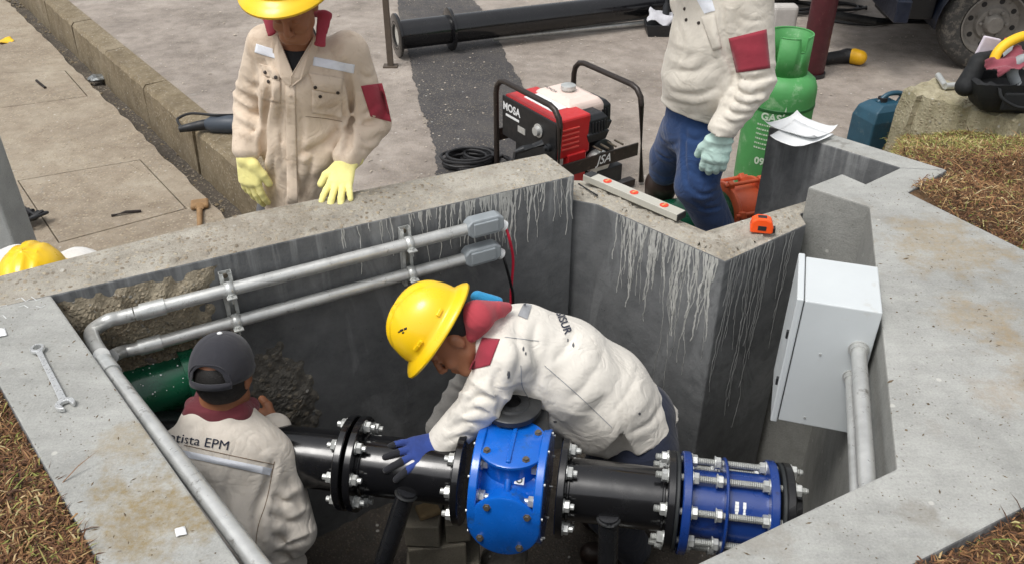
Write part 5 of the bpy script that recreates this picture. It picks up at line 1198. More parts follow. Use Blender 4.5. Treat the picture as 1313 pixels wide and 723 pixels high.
tag(MB().tube(smooth_path(pts, 6), .026, 12).build('grey_hose', basic('ribbed grey hose', '8f9496', .6), None, smooth=True), 'grey corrugated hose at the right end of the black tool bag', 'hose')
m_rag = cloth('faded maroon cloth', '8a4550', dirt='6a3a3c')
cp_ = [Q(x, y, yy_) for x, y, yy_ in ((1262, 80, b.y - .02), (1282, 102, b.y - .13), (1300, 80, b.y - .14), (1345, 60, b.y))]
tag(sheet('maroon_rag', [cp_[0], Q(1280, 100, b.y - .11), Q(1330, 76, b.y - .06), Q(1306, 60, b.y + .06)], m_rag, 18, 14, .05, 9, thick=.003), 'faded maroon cloth draped over the black tool bag', 'rag')
bottle_ = tag(MB().lathe(Q(1292, 64, b.y + .16), ev, [(-.16, .03), (.0, .03), (.03, .018)], 16).build('bottle', basic('clear bottle plastic', 'b9c2c4', .2), None, smooth=True), 'small pale bottle standing in the tool bag', 'bottle')
MB().lathe(Q(1292, 55, b.y + .16), ev, [(-.012, .02), (.018, .02), (.02, .015)], 16).build('bottle_cap', basic('red cap', 'd23a3a', .4), bottle_, smooth=True)
tag(MB().box(Q(1264, 66, b.y + .12), (.09, .02, .14), Matrix.Rotation(.2, 3, 'Y')).build('plastic_plate', basic('pale lilac plastic', 'cfc6d0', .5), None, bevel=.006), 'pale lilac plastic plate sticking up from the tool bag', 'plate')
p0, p1, p2 = P(1203, 97, -.135), P(1212, 111, -.135), P(1233, 110, -.135)
w_ = thing('angle_wrench', 'small chrome angled socket wrench on the mossy block beside the bag', 'wrench', tuple(p1)); MB().cyl(p0, p1, .016, n=12).build('arm', m_zinc, w_, smooth=True); MB().cyl(p1, p2, .018, n=12).build('arm', m_zinc, w_, smooth=True)
# ---- truck
wc = P(1256, 92, ZR); TR = .355; wc = Vector((wc.x, wc.y, ZR)); wd = Vector((-.10, -1, 0)).normalized(); tx_ = Vector((1, -.10, 0)).normalized()
trk = thing('truck', 'dark blue truck rear with large grey steel wheel parked on the road', 'truck', tuple(wc)); fr = Matrix((tuple(tx_), tuple(-wd), (0, 0, 1))).transposed()
m_tyre = basic('dusty tyre rubber', '3d3c3a', .85, var=.2, bump=.4, dirt='6a655d', dirt_at=.5); m_rim = basic('dusty grey rim paint', '77736d', .6, .1, .2, dirt='4d4842', dirt_at=.55); m_tb = basic('dark navy body paint', '141b2a', .4, var=.2, dirt='2e3238', dirt_at=.6)
def wheel(c, out_):
    w = MB().lathe(c, out_, [(-.20, .22), (-.20, .30), (-.19, .335), (-.165, TR), (-.035, TR), (-.012, .335), (.0, .30), (.0, .235), (-.02, .22)], 56, closed=True).build('wheel', m_tyre, trk, smooth=True)
    MB().lathe(c, out_, [(-.18, .21), (-.01, .225), (.004, .228), (.006, .218), (-.02, .205), (-.05, .19), (-.05, .13), (-.02, .115), (-.02, .075), (-.015, .07), (.02, .065), (.03, .055), (.03, 0)], 48).build('rim', m_rim, w, smooth=True)
    x, y, _ = frame(out_)
    for i in range(6): a = i * math.pi / 3; MB().lathe(c + (x * math.cos(a) + y * math.sin(a)) * .092 + out_ * -.021, out_, [(0, .014), (.018, .013), (.02, .008)], 6).build('wheel_nut', m_rim, w)
    for i in range(8):
        a = i * math.pi / 4 + .2; MB().lathe(c + (x * math.cos(a) + y * math.sin(a)) * .16 + out_ * -.0495, out_, [(0, .02), (.001, .02)], 12).build('rim_hole_shade', m_gblk, w)  # flat dark discs on the rim, shade of open holes put into colour
    return w
c0 = wc + ev * TR; wheel(c0, wd); wheel(c0 - wd * 1.55, -wd)
MB().cyl(c0 - wd * .1, c0 - wd * 1.45, .05, n=14).build('axle', m_darksteel, trk, smooth=True)
MB().lathe(c0 - wd * .62, -wd, [(0, .05), (.05, .12), (.25, .12), (.3, .05)], 20).build('differential', m_darksteel, trk, smooth=True)
for s_ in (.42, 1.12): MB().box(c0 - wd * s_ + ev * .17 + tx_ * .9, (4.2, .07, .15), fr).build('chassis_rail', m_tb, trk, bevel=.006)
MB().box(c0 - wd * .78 + ev * .58 + tx_ * 1.2, (4.8, 2.0, .10), fr).build('load_bed', m_tb, trk, bevel=.01)
MB().box(c0 + wd * .21 + ev * .83 + tx_ * 1.2, (4.8, .04, .40), fr).build('side_board', m_tb, trk, bevel=.006)
MB().box(c0 - wd * 1.77 + ev * .83 + tx_ * 1.2, (4.8, .04, .40), fr).build('side_board', m_tb, trk, bevel=.006)
MB().box(c0 - wd * .78 + ev * .83 - tx_ * 1.2, (.04, 1.9, .40), fr).build('tailgate', m_tb, trk, bevel=.006)
MB().box(c0 - wd * .62 + ev * .16 - tx_ * .78, (.10, 1.9, .16), fr).build('bumper', m_tb, trk, bevel=.01)
MB().box(c0 - wd * .22 + ev * .14 - tx_ * .60, (.34, .34, .26), fr).build('tool_box', m_gblk, trk, bevel=.01)
MB().tube([c0 - wd * .5 - tx_ * .2 + ev * -.12, c0 - wd * .5 - tx_ * .7 + ev * -.14, c0 - wd * .45 - tx_ * 1.05 + ev * -.08], .035, 12).build('exhaust', m_darksteel, trk, smooth=True)
for s_ in (.40,): 
    for i in range(4): MB().box(c0 - wd * s_ + ev * (-.02 - .012 * i), (1.1 - .2 * i, .06, .010), fr).build('leaf_spring', m_darksteel, trk)
for a in np.linspace(0.35, 2.8, 1): pass
mg = MB(); vs = []
for a in np.linspace(-.1, math.pi + .1, 18):
    for w_ in (.03, -.27): vs.append(c0 + tx_ * math.cos(a) * (TR + .07) + ev * math.sin(a) * (TR + .05) + wd * w_)
mg.add(vs, [(i * 2, i * 2 + 1, i * 2 + 3, i * 2 + 2) for i in range(17)]).build('mudguard', m_tb, trk, smooth=True, solid=.006)
# ---- grinder on the road edge by the standing man
a, b_ = P(298, 160, ZR + .06), P(266, 160, ZR + .05); c = P(238, 165, ZR + .045)
t = thing('angle_grinder', 'dark grey power tool with looped cable at the road slab edge', 'power tool', tuple(a))
d = (b_ - a).normalized(); MB().lathe(a - d * .10, d, [(0, .02), (.02, .055), (.12, .058), (.24, .055), (.27, .038), (.29, .03)], 20).build('motor_housing', basic('slate grey tool plastic', '39414b', .45), t, smooth=True)
MB().lathe(a + d * .18, (c - b_).normalized(), [(0, .034), (.05, .032), (.14, .024), (.17, .020), (.175, 0)], 16).build('handle', m_plb, t, smooth=True)
MB().tube(smooth_path([c + d * .02, c + Vector((-.06, .05, .02)), P(229, 152, ZR + .06), P(245, 146, ZR + .10), P(275, 148, ZR + .12), P(304, 148, ZR + .10)], 6), .009, 8).build('power_cable', m_cab_blk, t, smooth=True)
# crushed can in the gutter, yellow scrap, black bundle, brush
o = rock('crushed_can', P(126, 100, ZW - .02), .075, basic('scratched can aluminium', '8f9291', .35, .6, .4, 20, .5, dirt='1c1c1e', dirt_at=.5), 'crushed silver and black can lying in the gutter', 'can', 5, sq=.4)
o = sheet('yellow_scrap', [P(-6, 52, ZW + .01), P(14, 49, ZW + .01), P(19, 52, ZW + .01), P(0, 57, ZW + .01)], m_yel, 8, 5, .03, 6); tag(o, 'small crumpled yellow scrap on the upper left walkway', 'scrap')
b = P(42, 282, ZW + .03); g = random.Random(7); m = MB()
for k in range(7):
    pts = [b + Vector((g.gauss(0, .05), g.gauss(0, .055), abs(g.gauss(.02, .02)))) for _ in range(6)]; m.tube(smooth_path(pts, 5), g.uniform(.007, .016), 7)
tag(m.build('black_netting', m_cab_blk, None, smooth=True), 'tangled bundle of black netting beside the square walkway lid', 'bundle')
bp = P(256, 262, ZW + .02); t = thing('paddle_brush', 'worn wooden paddle brush with narrow handle lying on the walkway', 'brush', tuple(bp)); bd = (P(256, 297, ZW + .02) - bp).normalized(); bn = Vector((-bd.y, bd.x, 0)); fr = Matrix((tuple(bd), tuple(bn), (0, 0, 1))).transposed()
m_br = basic('worn brown wood', '8d6f4c', .8, var=.25, bump=.5)
MB().box(bp, (.10, .105, .03), fr).build('head', m_br, t, bevel=.012); MB().tube([bp + bd * .04, bp + bd * .08, bp + bd * .34], [.03, .018, .015], 10).build('handle', m_br, t, smooth=True)
# sack and spare helmet behind the wall at left
o, sbv = SDF(.012).rc((-1.82, 2.58, ZW + .12), (-1.78, 2.60, -.22), .17, .12, k=.06).rc((-1.60, 2.68, ZW + .14), (-1.58, 2.64, -.22), .15, .09, k=.06).rc((-1.95, 2.50, -.2), (-1.50, 2.62, -.20), .08, .05, k=.06).build('white_sack', cloth('dirty white woven sack', 'd8d6d2', dirt='a29a8c'), None, wr=folds([], 8, .006)); tag(o, 'dirty white sack standing behind the back wall at far left', 'sack')
# ================================================================== PEOPLE
m_skin = basic('tanned skin', '8f5e42', .55, var=.08, scale=20, bump=.15, bscale=200)
m_hair = basic('black hair', '151210', .7, var=.3, bump=.8, bscale=250)
m_j1 = cloth('beige work jacket cloth', 'd0bfab', dirt='94785a', dirt_amt=.6)
m_j2 = cloth('off white work jacket cloth', 'dcd7cd', dirt='8b8274', dirt_amt=.28)
m_j3 = cloth('pale cream jacket cloth', 'cfc9bd', dirt='98907f', dirt_amt=.35)
m_j4 = cloth('cream back jacket cloth', 'd9d1c5', dirt='a3927c', dirt_amt=.3)
m_maroon = cloth('maroon patch cloth', '96303f', dirt='6a3038', dirt_amt=.3, crease=.3)
m_mar2 = cloth('faded red collar cloth', 'a83b45', dirt='7a3038', dirt_amt=.3, crease=.4)
m_tape = basic('silver reflective tape', 'dfe3ea', .6, 0, .05, 60, .1)
m_tape2 = basic('dull grey reflective tape', '9b9da0', .45, .1, .08, 60, .1)
m_yglove = cloth('yellow glove leather', 'eee596', dirt='c9b768', dirt_amt=.3, weave=200, crease=.5)
m_bglove = cloth('blue knit glove', '2c4388', dirt='1b1e33', dirt_amt=.4, weave=300)
m_bglove2 = cloth('black glove coating', '1d1e24', dirt='33343c', dirt_amt=.3)
m_tglove = cloth('pale teal work glove', 'b4cfc6', dirt='4f8074', dirt_amt=.75, crease=.9)
m_navy = cloth('dark navy trousers', '1c2336', dirt='2f3442', dirt_amt=.3)
m_jean = cloth('blue denim', '1f3b66', dirt='16284a', dirt_amt=.5, crease=.8)
m_greytr = cloth('grey work trousers', '55565a', dirt='3f3d3b', dirt_amt=.4)
m_blackshirt = cloth('black undershirt', '17181b', dirt='222')  if False else cloth('black undershirt', '17181b', dirt='222222')
m_helm = basic('yellow helmet plastic', 'f4c715', .32, var=.03, scale=5, bump=.04, dirt='d9a90e', dirt_at=.68, coat=.25)
m_bootb = basic('dark brown rubber boot', '2c201a', .45, var=.2, dirt='54443a', dirt_at=.58)
m_cap = cloth('faded black cap cloth', '2b2b31', dirt='45444a', dirt_amt=.4, crease=.2)
m_chk = cloth('grey checked sleeve', '75736f', dirt='4c4a48', dirt_amt=.7)
m_stitch = basic('brown stitching', '7d6a56', .9)
m_button = basic('dark snap button', '3b3430', .4, .4)
def rotm(fwd, up):
    f = Vector(fwd).normalized(); u = Vector(up); u = (u - f * u.dot(f)).normalized(); r = f.cross(u); return r, f, u
def add_head(S_, c, fwd, up, s=1.0):
    r, f, u = rotm(fwd, up); c = Vector(c); M_ = [[r[i], f[i], u[i]] for i in range(3)]
    pt = lambda a, b, d: c + (r * a + f * b + u * d) * s
    S_.el(pt(0, -.012, .030), (.075 * s, .094 * s, .088 * s), M_, k=.02)
    S_.el(pt(0, .022, -.035), (.060 * s, .066 * s, .082 * s), M_, k=.03)
    S_.rc(pt(-.022, .062, -.098), pt(.022, .062, -.098), .020 * s, .020 * s, k=.03)
    for q in (-1, 1):
        S_.rc(pt(q * .048, .01, -.07), pt(q * .030, .055, -.095), .016 * s, .016 * s, k=.03)
        S_.el(pt(q * .077, -.012, -.012), (.010 * s, .019 * s, .031 * s), M_, k=.008)
        S_.el(pt(q * .037, .067, -.042), (.022 * s, .018 * s, .018 * s), M_, k=.02)
        S_.rc(pt(q * .012, .088, .018), pt(q * .042, .078, .016), .010 * s, .009 * s, k=.012)
        S_.el(pt(q * .031, .096, -.006), (.017 * s, .014 * s, .012 * s), M_, k=.012, sub=True)
        S_.el(pt(q * .031, .080, -.006), (.012 * s, .012 * s, .010 * s), M_, k=.003)
        S_.el(pt(q * .013, .100, -.046), (.009 * s, .009 * s, .008 * s), M_, k=.006)
    S_.rc(pt(0, .090, .005), pt(0, .112, -.040), .009 * s, .012 * s, k=.010)
    S_.rc(pt(-.016, .088, -.068), pt(.016, .088, -.068), .008 * s, .008 * s, k=.006)
    S_.rc(pt(-.014, .086, -.079), pt(.014, .086, -.079), .008 * s, .008 * s, k=.006)
    return pt
def add_hand(S_, w, d, n, t, curl=(.25, .3, .3), spread=.12, s=1.0, fat=0.0, thumb=1.0, curls=None, lens=(.072, .081, .075, .060), thick=1.0):
    """palm, four fingers with two knuckle bends each, thumb leaving the side of the palm"""
    d = Vector(d).normalized(); n = Vector(n); n = (n - d * n.dot(d)).normalized(); t_ = d.cross(n); t_ = t_ if t_.dot(Vector(t)) > 0 else -t_; w = Vector(w)
    S_.rc(w + d * .012 * s, w + d * .082 * s, .0145 * s + fat, .0165 * s + fat, side=t_, f=2.25, k=.012); tips = []
    for i, (o_, L) in enumerate(zip((.0315, .0105, -.0105, -.030), lens)):
        a = spread * (1.2, .4, -.4, -1.2)[i]; fd_ = (d * math.cos(a) + t_ * math.sin(a)).normalized(); p = w + (d * (.088 - .004 * abs(i - 1)) + t_ * o_) * s
        cu = curls[i] if curls else curl; ang = cu[0]; r0 = (.0098, .0102, .0098, .0086)[i] * s * thick + fat * .8
        S_.rc(w + (d * .04 + t_ * o_ * .8) * s, p, .011 * s, r0, k=.008)
        for j, (fr_, da) in enumerate(((.45, 0), (.30, cu[1]), (.25, cu[2]))):
            ang += da; q = p + (fd_ * math.cos(ang) - n * math.sin(ang)) * L * s * fr_ * 1.05; r1 = r0 * .93
            S_.rc(p, q, r0, r1, k=.0035); p = q; r0 = r1
        tips.append(p)
    b = w + (d * .025 + t_ * .026) * s; q = b + (d * .65 + t_ * .75 * thumb - n * .25).normalized() * .042 * s; e = q + (d * .85 + t_ * .35 * thumb - n * .35).normalized() * .034 * s
    S_.rc(w + (d * .02 + t_ * .01) * s, b, .016 * s, .016 * s + fat, k=.012).rc(b, q, .0145 * s + fat, .012 * s + fat, k=.008).rc(q, e, .0118 * s + fat, .0098 * s + fat, k=.004)
    return tips
def limb(S_, pts, rs, k=.03, ext0=0, side=None, f=1, k2=None):
    for i in range(len(pts) - 1): S_.rc(pts[i], pts[i + 1], rs[i], rs[i + 1], k=k if i == 0 or k2 is None else k2, side=side, f=f)
def helmet(parent, c, fwd, up, s=1.0, name='helmet', full=True, marks=False):
    r, f, u = rotm(fwd, up); c = Vector(c); vs = []; N = 64; prof = []
    K = 15
    for k in range(K + 1):
        a = k / K * math.pi / 2; prof.append((math.cos(a), math.sin(a)))
    rows = []
    brim = [(1.235, -.024), (1.24, -.017), (1.19, -.009), (1.11, -.001), (1.04, .004)]
    def P_(sc, z, th, dome=True):
        x, y = math.cos(th), math.sin(th)
        ex = .113; ey = .140
        if not dome: sc = 1 + (sc - 1) * (1.0 + .28 * max(0, y) ** 3)
        return c + (r * x * ex * sc + f * y * ey * sc + u * z) * s
    for sc, z in brim:
        rows.append([P_(sc, z, 2 * math.pi * i / N, False) for i in range(N)])
    for ca, sa in prof[0:]:
        row = []
        for i in range(N):
            th = 2 * math.pi * i / N; sc = ca ** .82 if ca > 0 else 0; z = .010 + .128 * sa
            x = math.cos(th) * sc; y = math.sin(th) * sc
            for x0, w_, h_ in ((0, .16, .0085), (.40, .075, .005), (-.40, .075, .005)):
                e = max(0, 1 - ((x - x0) / w_) ** 2) ** .5 if abs(x - x0) < w_ else 0; z += h_ * min(1, e * 1.4) * min(1, sa * 1.6) * (1 if abs(y) < .9 else .3)
            row.append(P_(sc, z, th))
        rows.append(row)
    for row in rows: vs += row
    fs = [(j * N + i, j * N + (i + 1) % N, (j + 1) * N + (i + 1) % N, (j + 1) * N + i) for j in range(len(rows) - 1) for i in range(N)]
    o = MB().add(vs, fs).build(name, m_helm, parent, smooth=True); md = o.modifiers.new('solid', 'SOLIDIFY'); md.thickness = .0035; md.offset = -1
    fr = lambda th: (r * math.cos(th) + f * math.sin(th))
    for th in (.35, math.pi - .35, 1.57 + 1.1, 1.57 - 1.1, math.pi + .5, -.5):
        p = c + (r * math.cos(th) * .1125 + f * math.sin(th) * .1385 + u * .028) * s; nn = fr(th); tt = u.cross(nn)
        MB().box(p, (.028 * s, .012 * s, .012 * s), Matrix((tuple(tt), tuple(nn), tuple(u))).transposed()).build('accessory_slot', m_helm, o, bevel=.003)
    return o
def head_band(parent, c, fwd, up): pass
def stitch_line(bvh, pts, d, parent, mat=None, rad=.0012, name='seam'):
    out_ = []
    for p in smooth_path(pts, 8):
        hit, nrm, _, _ = bvh.ray_cast(p - Vector(d) * .35, Vector(d), .8)
        if hit is not None: out_.append(hit + nrm * .0008)
    if len(out_) > 2: return MB().tube(out_, rad, 5).build(name, mat or m_stitch, parent, smooth=True)
def trousers_legs(S_, J, r=(.098, .078, .066), k=.03):
    for q in 'LR': limb(S_, [J['hip' + q], J['kn' + q], J['an' + q]], r, k)
def body_mesh(t, J, fwd, up, vox=.007, hands=()):
    S_ = SDF(vox); side = J['side']
    pt = add_head(S_, J['head'], fwd, up); S_.rc(J['neck'], Vector(J['head']) - rotm(fwd, up)[2] * .03 - rotm(fwd, up)[1] * .015, .056, .054, k=.03)
    limb(S_, [J['chest'], J['waist'], J['pelvis']], (.095, .088, .10), .04, side=side, f=1.35); S_.rc(J['neck'], J['chest'], .055, .09, k=.04, side=side, f=1.15)
    for q in 'LR':
        S_.rc(J['chest'], J['sh' + q], .07, .058, k=.03); limb(S_, [J['sh' + q], J['el' + q], J['wr' + q]], (.055, .042, .029), .02)
        S_.rc(J['pelvis'], J['hip' + q], .09, .09, k=.03); limb(S_, [J['hip' + q], J['kn' + q], J['an' + q]], (.082, .055, .038), .03)
        ff = J.get('foot', rotm(fwd, (0, 0, 1))[1]); ff = Vector((ff[0], ff[1], 0)).normalized(); S_.rc(Vector(J['an' + q]) - Vector((0, 0, .035)), Vector(J['an' + q]) + ff * .14 - Vector((0, 0, .045)), .036, .030, k=.02)
    for h in hands: add_hand(S_, *h[0], **h[1])
    o, bv = S_.build('body', m_skin, t); return o, bv, pt
def boots(t, J, mat, top=.28, fwd=None, br=.064):
    for q in 'LR':
        a = Vector(J['an' + q]); kn = Vector(J['kn' + q]); ff = Vector((fwd[0], fwd[1], 0)).normalized(); S_ = SDF(.008)
        S_.rc(a + (kn - a).normalized() * top, a - Vector((0, 0, .02)), br, .052, k=.02).rc(a - Vector((0, 0, .03)), a + ff * .17 - Vector((0, 0, .035)), .048, .044, k=.03).cut(a - Vector((0, 0, .08)), (0, 0, -1)); S_.build('boot', mat, t)

# ------------------------------------------------------------------ 1. man in beige jacket leaning on the back wall
J = dict(head=Q(373, 4, 2.90), neck=Q(384, 62, 3.02), chest=Q(392, 100, 3.04), waist=Q(396, 185, 3.07), pelvis=Q(390, 262, 3.10), shL=Q(446, 66, 3.04), shR=Q(343, 58, 3.04),
         elL=Q(480, 158, 3.10), wrL=P(443, 207, .10), elR=Q(322, 128, 3.10), wrR=Q(315, 196, 2.98), side=Vector((1, .08, -.05)))
pz = J['pelvis']; J.update(hipL=pz + Vector((.09, 0, -.04)), hipR=pz + Vector((-.09, 0, -.04)), knL=pz + Vector((.11, -.0, -.44)), knR=pz + Vector((-.11, .02, -.44)), anL=Vector((pz.x + .12, pz.y + .04, ZR - .16)), anR=Vector((pz.x - .12, pz.y + .06, ZW + .08)))
J['anL'].z = ZW + .08; hf, hu = Vector((-.05, -.88, -.42)), Vector((-.02, -.30, .9))
t = thing('person', 'man in beige jacket, yellow helmet and yellow gloves with one hand on the back wall', 'person', (pz.x, pz.y, ZW)); camd = (J['chest'] - O).normalized()
bo, bv, pt = body_mesh(t, J, hf, hu)
S_ = SDF(.0062); sd_ = J['side']
S_.rc(J['chest'] + Vector((0, .01, .06)), J['chest'], .085, .118, side=sd_, f=1.45, k=.05).rc(J['chest'], J['waist'], .122, .130, side=sd_, f=1.26, k=.05).rc(J['waist'], J['pelvis'] + Vector((0, 0, -.06)), .130, .142, side=sd_, f=1.25, k=.05)
S_.rc(J['neck'] + Vector((0, .02, -.02)), J['chest'], .068, .10, side=sd_, f=1.3, k=.05)
for q in 'LR':
    e = (J['wr' + q] - J['el' + q]).normalized(); S_.rc(J['chest'] + (J['sh' + q] - J['chest']) * .4, J['sh' + q] + Vector((0, 0, -.01)), .085, .072, k=.04); limb(S_, [J['sh' + q], J['el' + q], J['wr' + q] - e * .015], (.074, .064, .050), .014, k2=.008)
S_.cut(J['pelvis'] + Vector((0, 0, -.10)), (.0, 0, -1)).rc(J['neck'] + Vector((0, -.03, .08)), J['neck'] + Vector((-.012, -.135, -.085)), .056, .010, k=.01, sub=True)
wr_ = folds([(J['elL'], .11, (J['wrL'] - J['elL']) + (J['elL'] - J['shL']), .040, .010), (J['elR'], .11, J['wrR'] - J['shR'], .040, .010), (J['waist'], .16, (.5, 0, 1), .075, .009), (J['wrL'], .08, J['wrL'] - J['elL'], .030, .006), (J['wrR'], .08, J['wrR'] - J['elR'], .030, .006), (J['shL'] + Vector((-.05, -.05, -.12)), .12, (1, 0, .5), .05, .007), (J['shR'] + Vector((.05, -.05, -.12)), .12, (1, 0, -.5), .05, .007), (J['pelvis'], .18, (1, 0, .15), .09, .008)], 1, .003)
cr_ = creases(S_, [(((308, 118), (325, 128), (343, 130)), -.016, .018), (((306, 138), (322, 146), (346, 136)), -.018, .018), (((308, 160), (325, 168), (342, 160)), -.014, .016), (((312, 100), (325, 112), (338, 106)), -.012, .016), (((340, 80), (346, 110), (344, 150), (341, 192), (340, 210)), -.045, .020),
 (((442, 84), (448, 118), (452, 150), (447, 185), (440, 200)), -.045, .020), (((456, 162), (474, 158), (498, 146)), -.020, .018), (((452, 150), (468, 146), (488, 128)), -.012, .015), (((456, 176), (472, 182), (490, 172)), -.014, .015), (((440, 196), (456, 190), (474, 194)), -.012, .014), (((458, 90), (470, 100), (484, 96)), -.010, .014),
 (((440, 160), (420, 182), (396, 194), (384, 196)), -.018, .024), (((436, 190), (412, 214), (388, 226)), .014, .022), (((352, 160), (356, 185), (346, 215), (338, 238)), .014, .020), (((362, 176), (352, 204), (348, 246)), -.014, .018), (((402, 196), (396, 228), (386, 262)), -.016, .020), (((432, 200), (420, 232), (404, 258)), .012, .020),
 (((440, 130), (420, 140), (398, 142)), -.010, .016), (((352, 120), (360, 140), (356, 162)), -.010, .016), (((345, 70), (350, 84), (362, 96)), -.010, .014), (((440, 60), (425, 74), (408, 78)), -.010, .014), (((384, 130), (388, 170), (384, 210)), -.010, .014), (((362, 130), (361, 170), (362, 215)), -.010, .013)], 2.9)
jk, jb = S_.build('jacket', m_j1, t, wr=both(wr_, cr_))
def dec(name, mat, px, py, yy, w_, h_, rot=0, par=None, **k):
    c = Q(px, py, yy); u = Vector((math.cos(rot), 0, math.sin(rot))); v = Vector((-math.sin(rot) * .9, .3, math.cos(rot))).normalized(); return decal(CURB, name, mat, par, c, u, v, w_, h_, (c - O).normalized(), **k)
CURB = jb; IR = 3.05 / 1092
# reflective tape pieces
dec('reflective_tape', m_tape, 350, 69, 2.9, 44 * IR, 11 * IR, -.32, jk); dec('reflective_tape', m_tape, 428, 84, 2.9, 52 * IR, 11 * IR, -.20, jk)
# black shirt in the open collar and the two maroon collar flaps
vout = lambda u, v: ((u - .5) * 36 * IR * v ** .8, (v - .5) * 52 * IR)
def flap(pts, name='collar', mat=m_maroon, off=.010, par=None, bvh=None):
    """cloth flap given by a photo-plane quad, laid over the garment"""
    q = [Q(x, y, 2.9) for x, y in pts]; n_ = 10; vs = []; lift = []
    for j in range(n_ + 1):
        for i in range(n_ + 1):
            u, v = i / n_, j / n_; p = q[0] * (1 - u) * (1 - v) + q[1] * u * (1 - v) + q[2] * u * v + q[3] * (1 - u) * v; dd = (p - O).normalized()
            hit, nrm, _, _ = (bvh or jb).ray_cast(O, dd, 9); vs.append(hit)
    dmean = [h for h in vs if h is not None]; D_ = sum((h - O).length for h in dmean) / max(1, len(dmean)); out_ = []
    for k, h in enumerate(vs):
        u, v = (k % (n_ + 1)) / n_, (k // (n_ + 1)) / n_; p = q[0] * (1 - u) * (1 - v) + q[1] * u * (1 - v) + q[2] * u * v + q[3] * (1 - u) * v; dd = (p - O).normalized()
        L = (h - O).length if h is not None else D_
        L = min(L, D_ + .04); out_.append(O + dd * (L - off - .006 * math.sin(u * math.pi) * math.sin(v * 3)))
    fs = [(j * (n_ + 1) + i, j * (n_ + 1) + i + 1, (j + 1) * (n_ + 1) + i + 1, (j + 1) * (n_ + 1) + i) for j in range(n_) for i in range(n_)]
    o = MB().add(out_, fs).build(name, mat, par or jk, smooth='tape' not in name); md = o.modifiers.new('solid', 'SOLIDIFY'); md.thickness = .0015 if 'tape' in name or 'patch' in name else .003; return o
S_ = SDF(.005); S_.rc(Q(345, 18, 3.00), Q(349, 44, 2.90), .0085, .006, side=(1, .2, .5), f=3.2, k=.01).rc(Q(345, 22, 3.00), Q(360, 20, 3.07), .014, .014, k=.02)
S_.rc(Q(416, 18, 3.00), Q(410, 58, 2.90), .0085, .006, side=(1, .2, -.2), f=3.2, k=.01).rc(Q(416, 20, 3.00), Q(400, 16, 3.07), .014, .014, k=.02).rc(Q(360, 20, 3.07), Q(400, 16, 3.07), .014, .014, k=.02)
S_.build('collar', m_maroon, jk, wr=folds([], 41, .002))
S_ = SDF(.005); S_.rc(J['neck'] + Vector((0, .010, .035)), J['neck'] + Vector((0, -.02, -.06)), .063, .080, k=.02).rc(J['neck'] + Vector((-.005, -.025, -.03)), Q(374, 86, 2.965), .060, .030, k=.02); S_.build('undershirt', m_blackshirt, t)
# lapel edges, placket and pockets
hl, _, _, _ = jb.ray_cast(O, (Q(372, 112, 2.9) - O).normalized(), 9)
hs, _, _, _ = jb.ray_cast(O, (Q(352, 66, 2.9) - O).normalized(), 9); hs2, _, _, _ = jb.ray_cast(O, (Q(405, 66, 2.9) - O).normalized(), 9)
def lapel(pts, ys):
    vs = [Q(x, y, yy_) for (x, y), yy_ in zip(pts, ys)]; m = MB().add(vs, [tuple(range(len(vs)))]); o = m.build('lapel', m_j1, jk, solid=.004); return o
y0, y1, y2 = hl.y - .006, hs.y - .004, hs2.y - .004
lapel([(350, 48), (356, 46), (377, 98), (371, 112), (360, 100), (350, 78)], [y1, y1 - .002, y0, y0, y0 + .002, y1])
lapel([(408, 50), (402, 48), (373, 98), (373, 112), (386, 102), (407, 80)], [y2, y2 - .002, y0 - .004, y0 - .004, y0, y2])
flap([(366, 110), (378, 110), (382, 262), (368, 262)], 'placket', m_j1, .005)
for k in range(5):
    p = Q(373, 122 + 30 * k, 2.9); hit, nrm, _, _ = jb.ray_cast(O, (p - O).normalized(), 9)
    if hit is not None: MB().lathe(hit + nrm * .006, nrm, [(0, .006), (.002, .006), (.003, .003)], 12).build('button', m_j1, jk, smooth=True)
for (x0, x1, ya, yb) in ((332, 362, 84, 104), (396, 441, 96, 122)):
    flap([(x0, ya - 2), (x1, ya + 5), (x1 - 4, yb), (x0 + 8, yb - 6)], 'pocket_flap', m_j1, .006); flap([(x0 + 4, yb - 6), (x1 - 2, yb - 2), (x1 - 2, yb + 30), (x0 + 4, yb + 24)], 'pocket', m_j1, .003)
    for bx, by in ((x0 + 8, yb - 10), (x1 - 8, yb - 4), (x0 + 14, yb + 1)):
        p = Q(bx, by, 2.9); hit, nrm, _, _ = jb.ray_cast(O, (p - O).normalized(), 9)
        if hit is not None: MB().lathe(hit + nrm * .008, nrm, [(0, .0065), (.002, .0065), (.003, .004)], 12).build('button', m_button, jk, smooth=True)
flap([(463, 111), (490, 107), (502, 157), (475, 150)], 'sleeve_patch', m_maroon, .003)
stitch_line(jb, [Q(392, 150, 2.9), Q(416, 153, 2.9), Q(440, 158, 2.9)], camd, jk)
S_ = SDF(.010); trousers_legs(S_, J, (.10, .08, .075)); S_.rc(J['hipL'], J['hipR'], .105, .105, k=.03); S_.build('trousers', m_greytr, t, wr=folds([], 4, .004))
boots(t, J, m_bootb, .12, (0, -1))
hm = helmet(t, J['head'] + rotm(hf, hu)[2] * .086 + rotm(hf, hu)[1] * -.004, Vector((-.05, -.97, -.24)), Vector((-.02, -.26, .94)), 1.10)
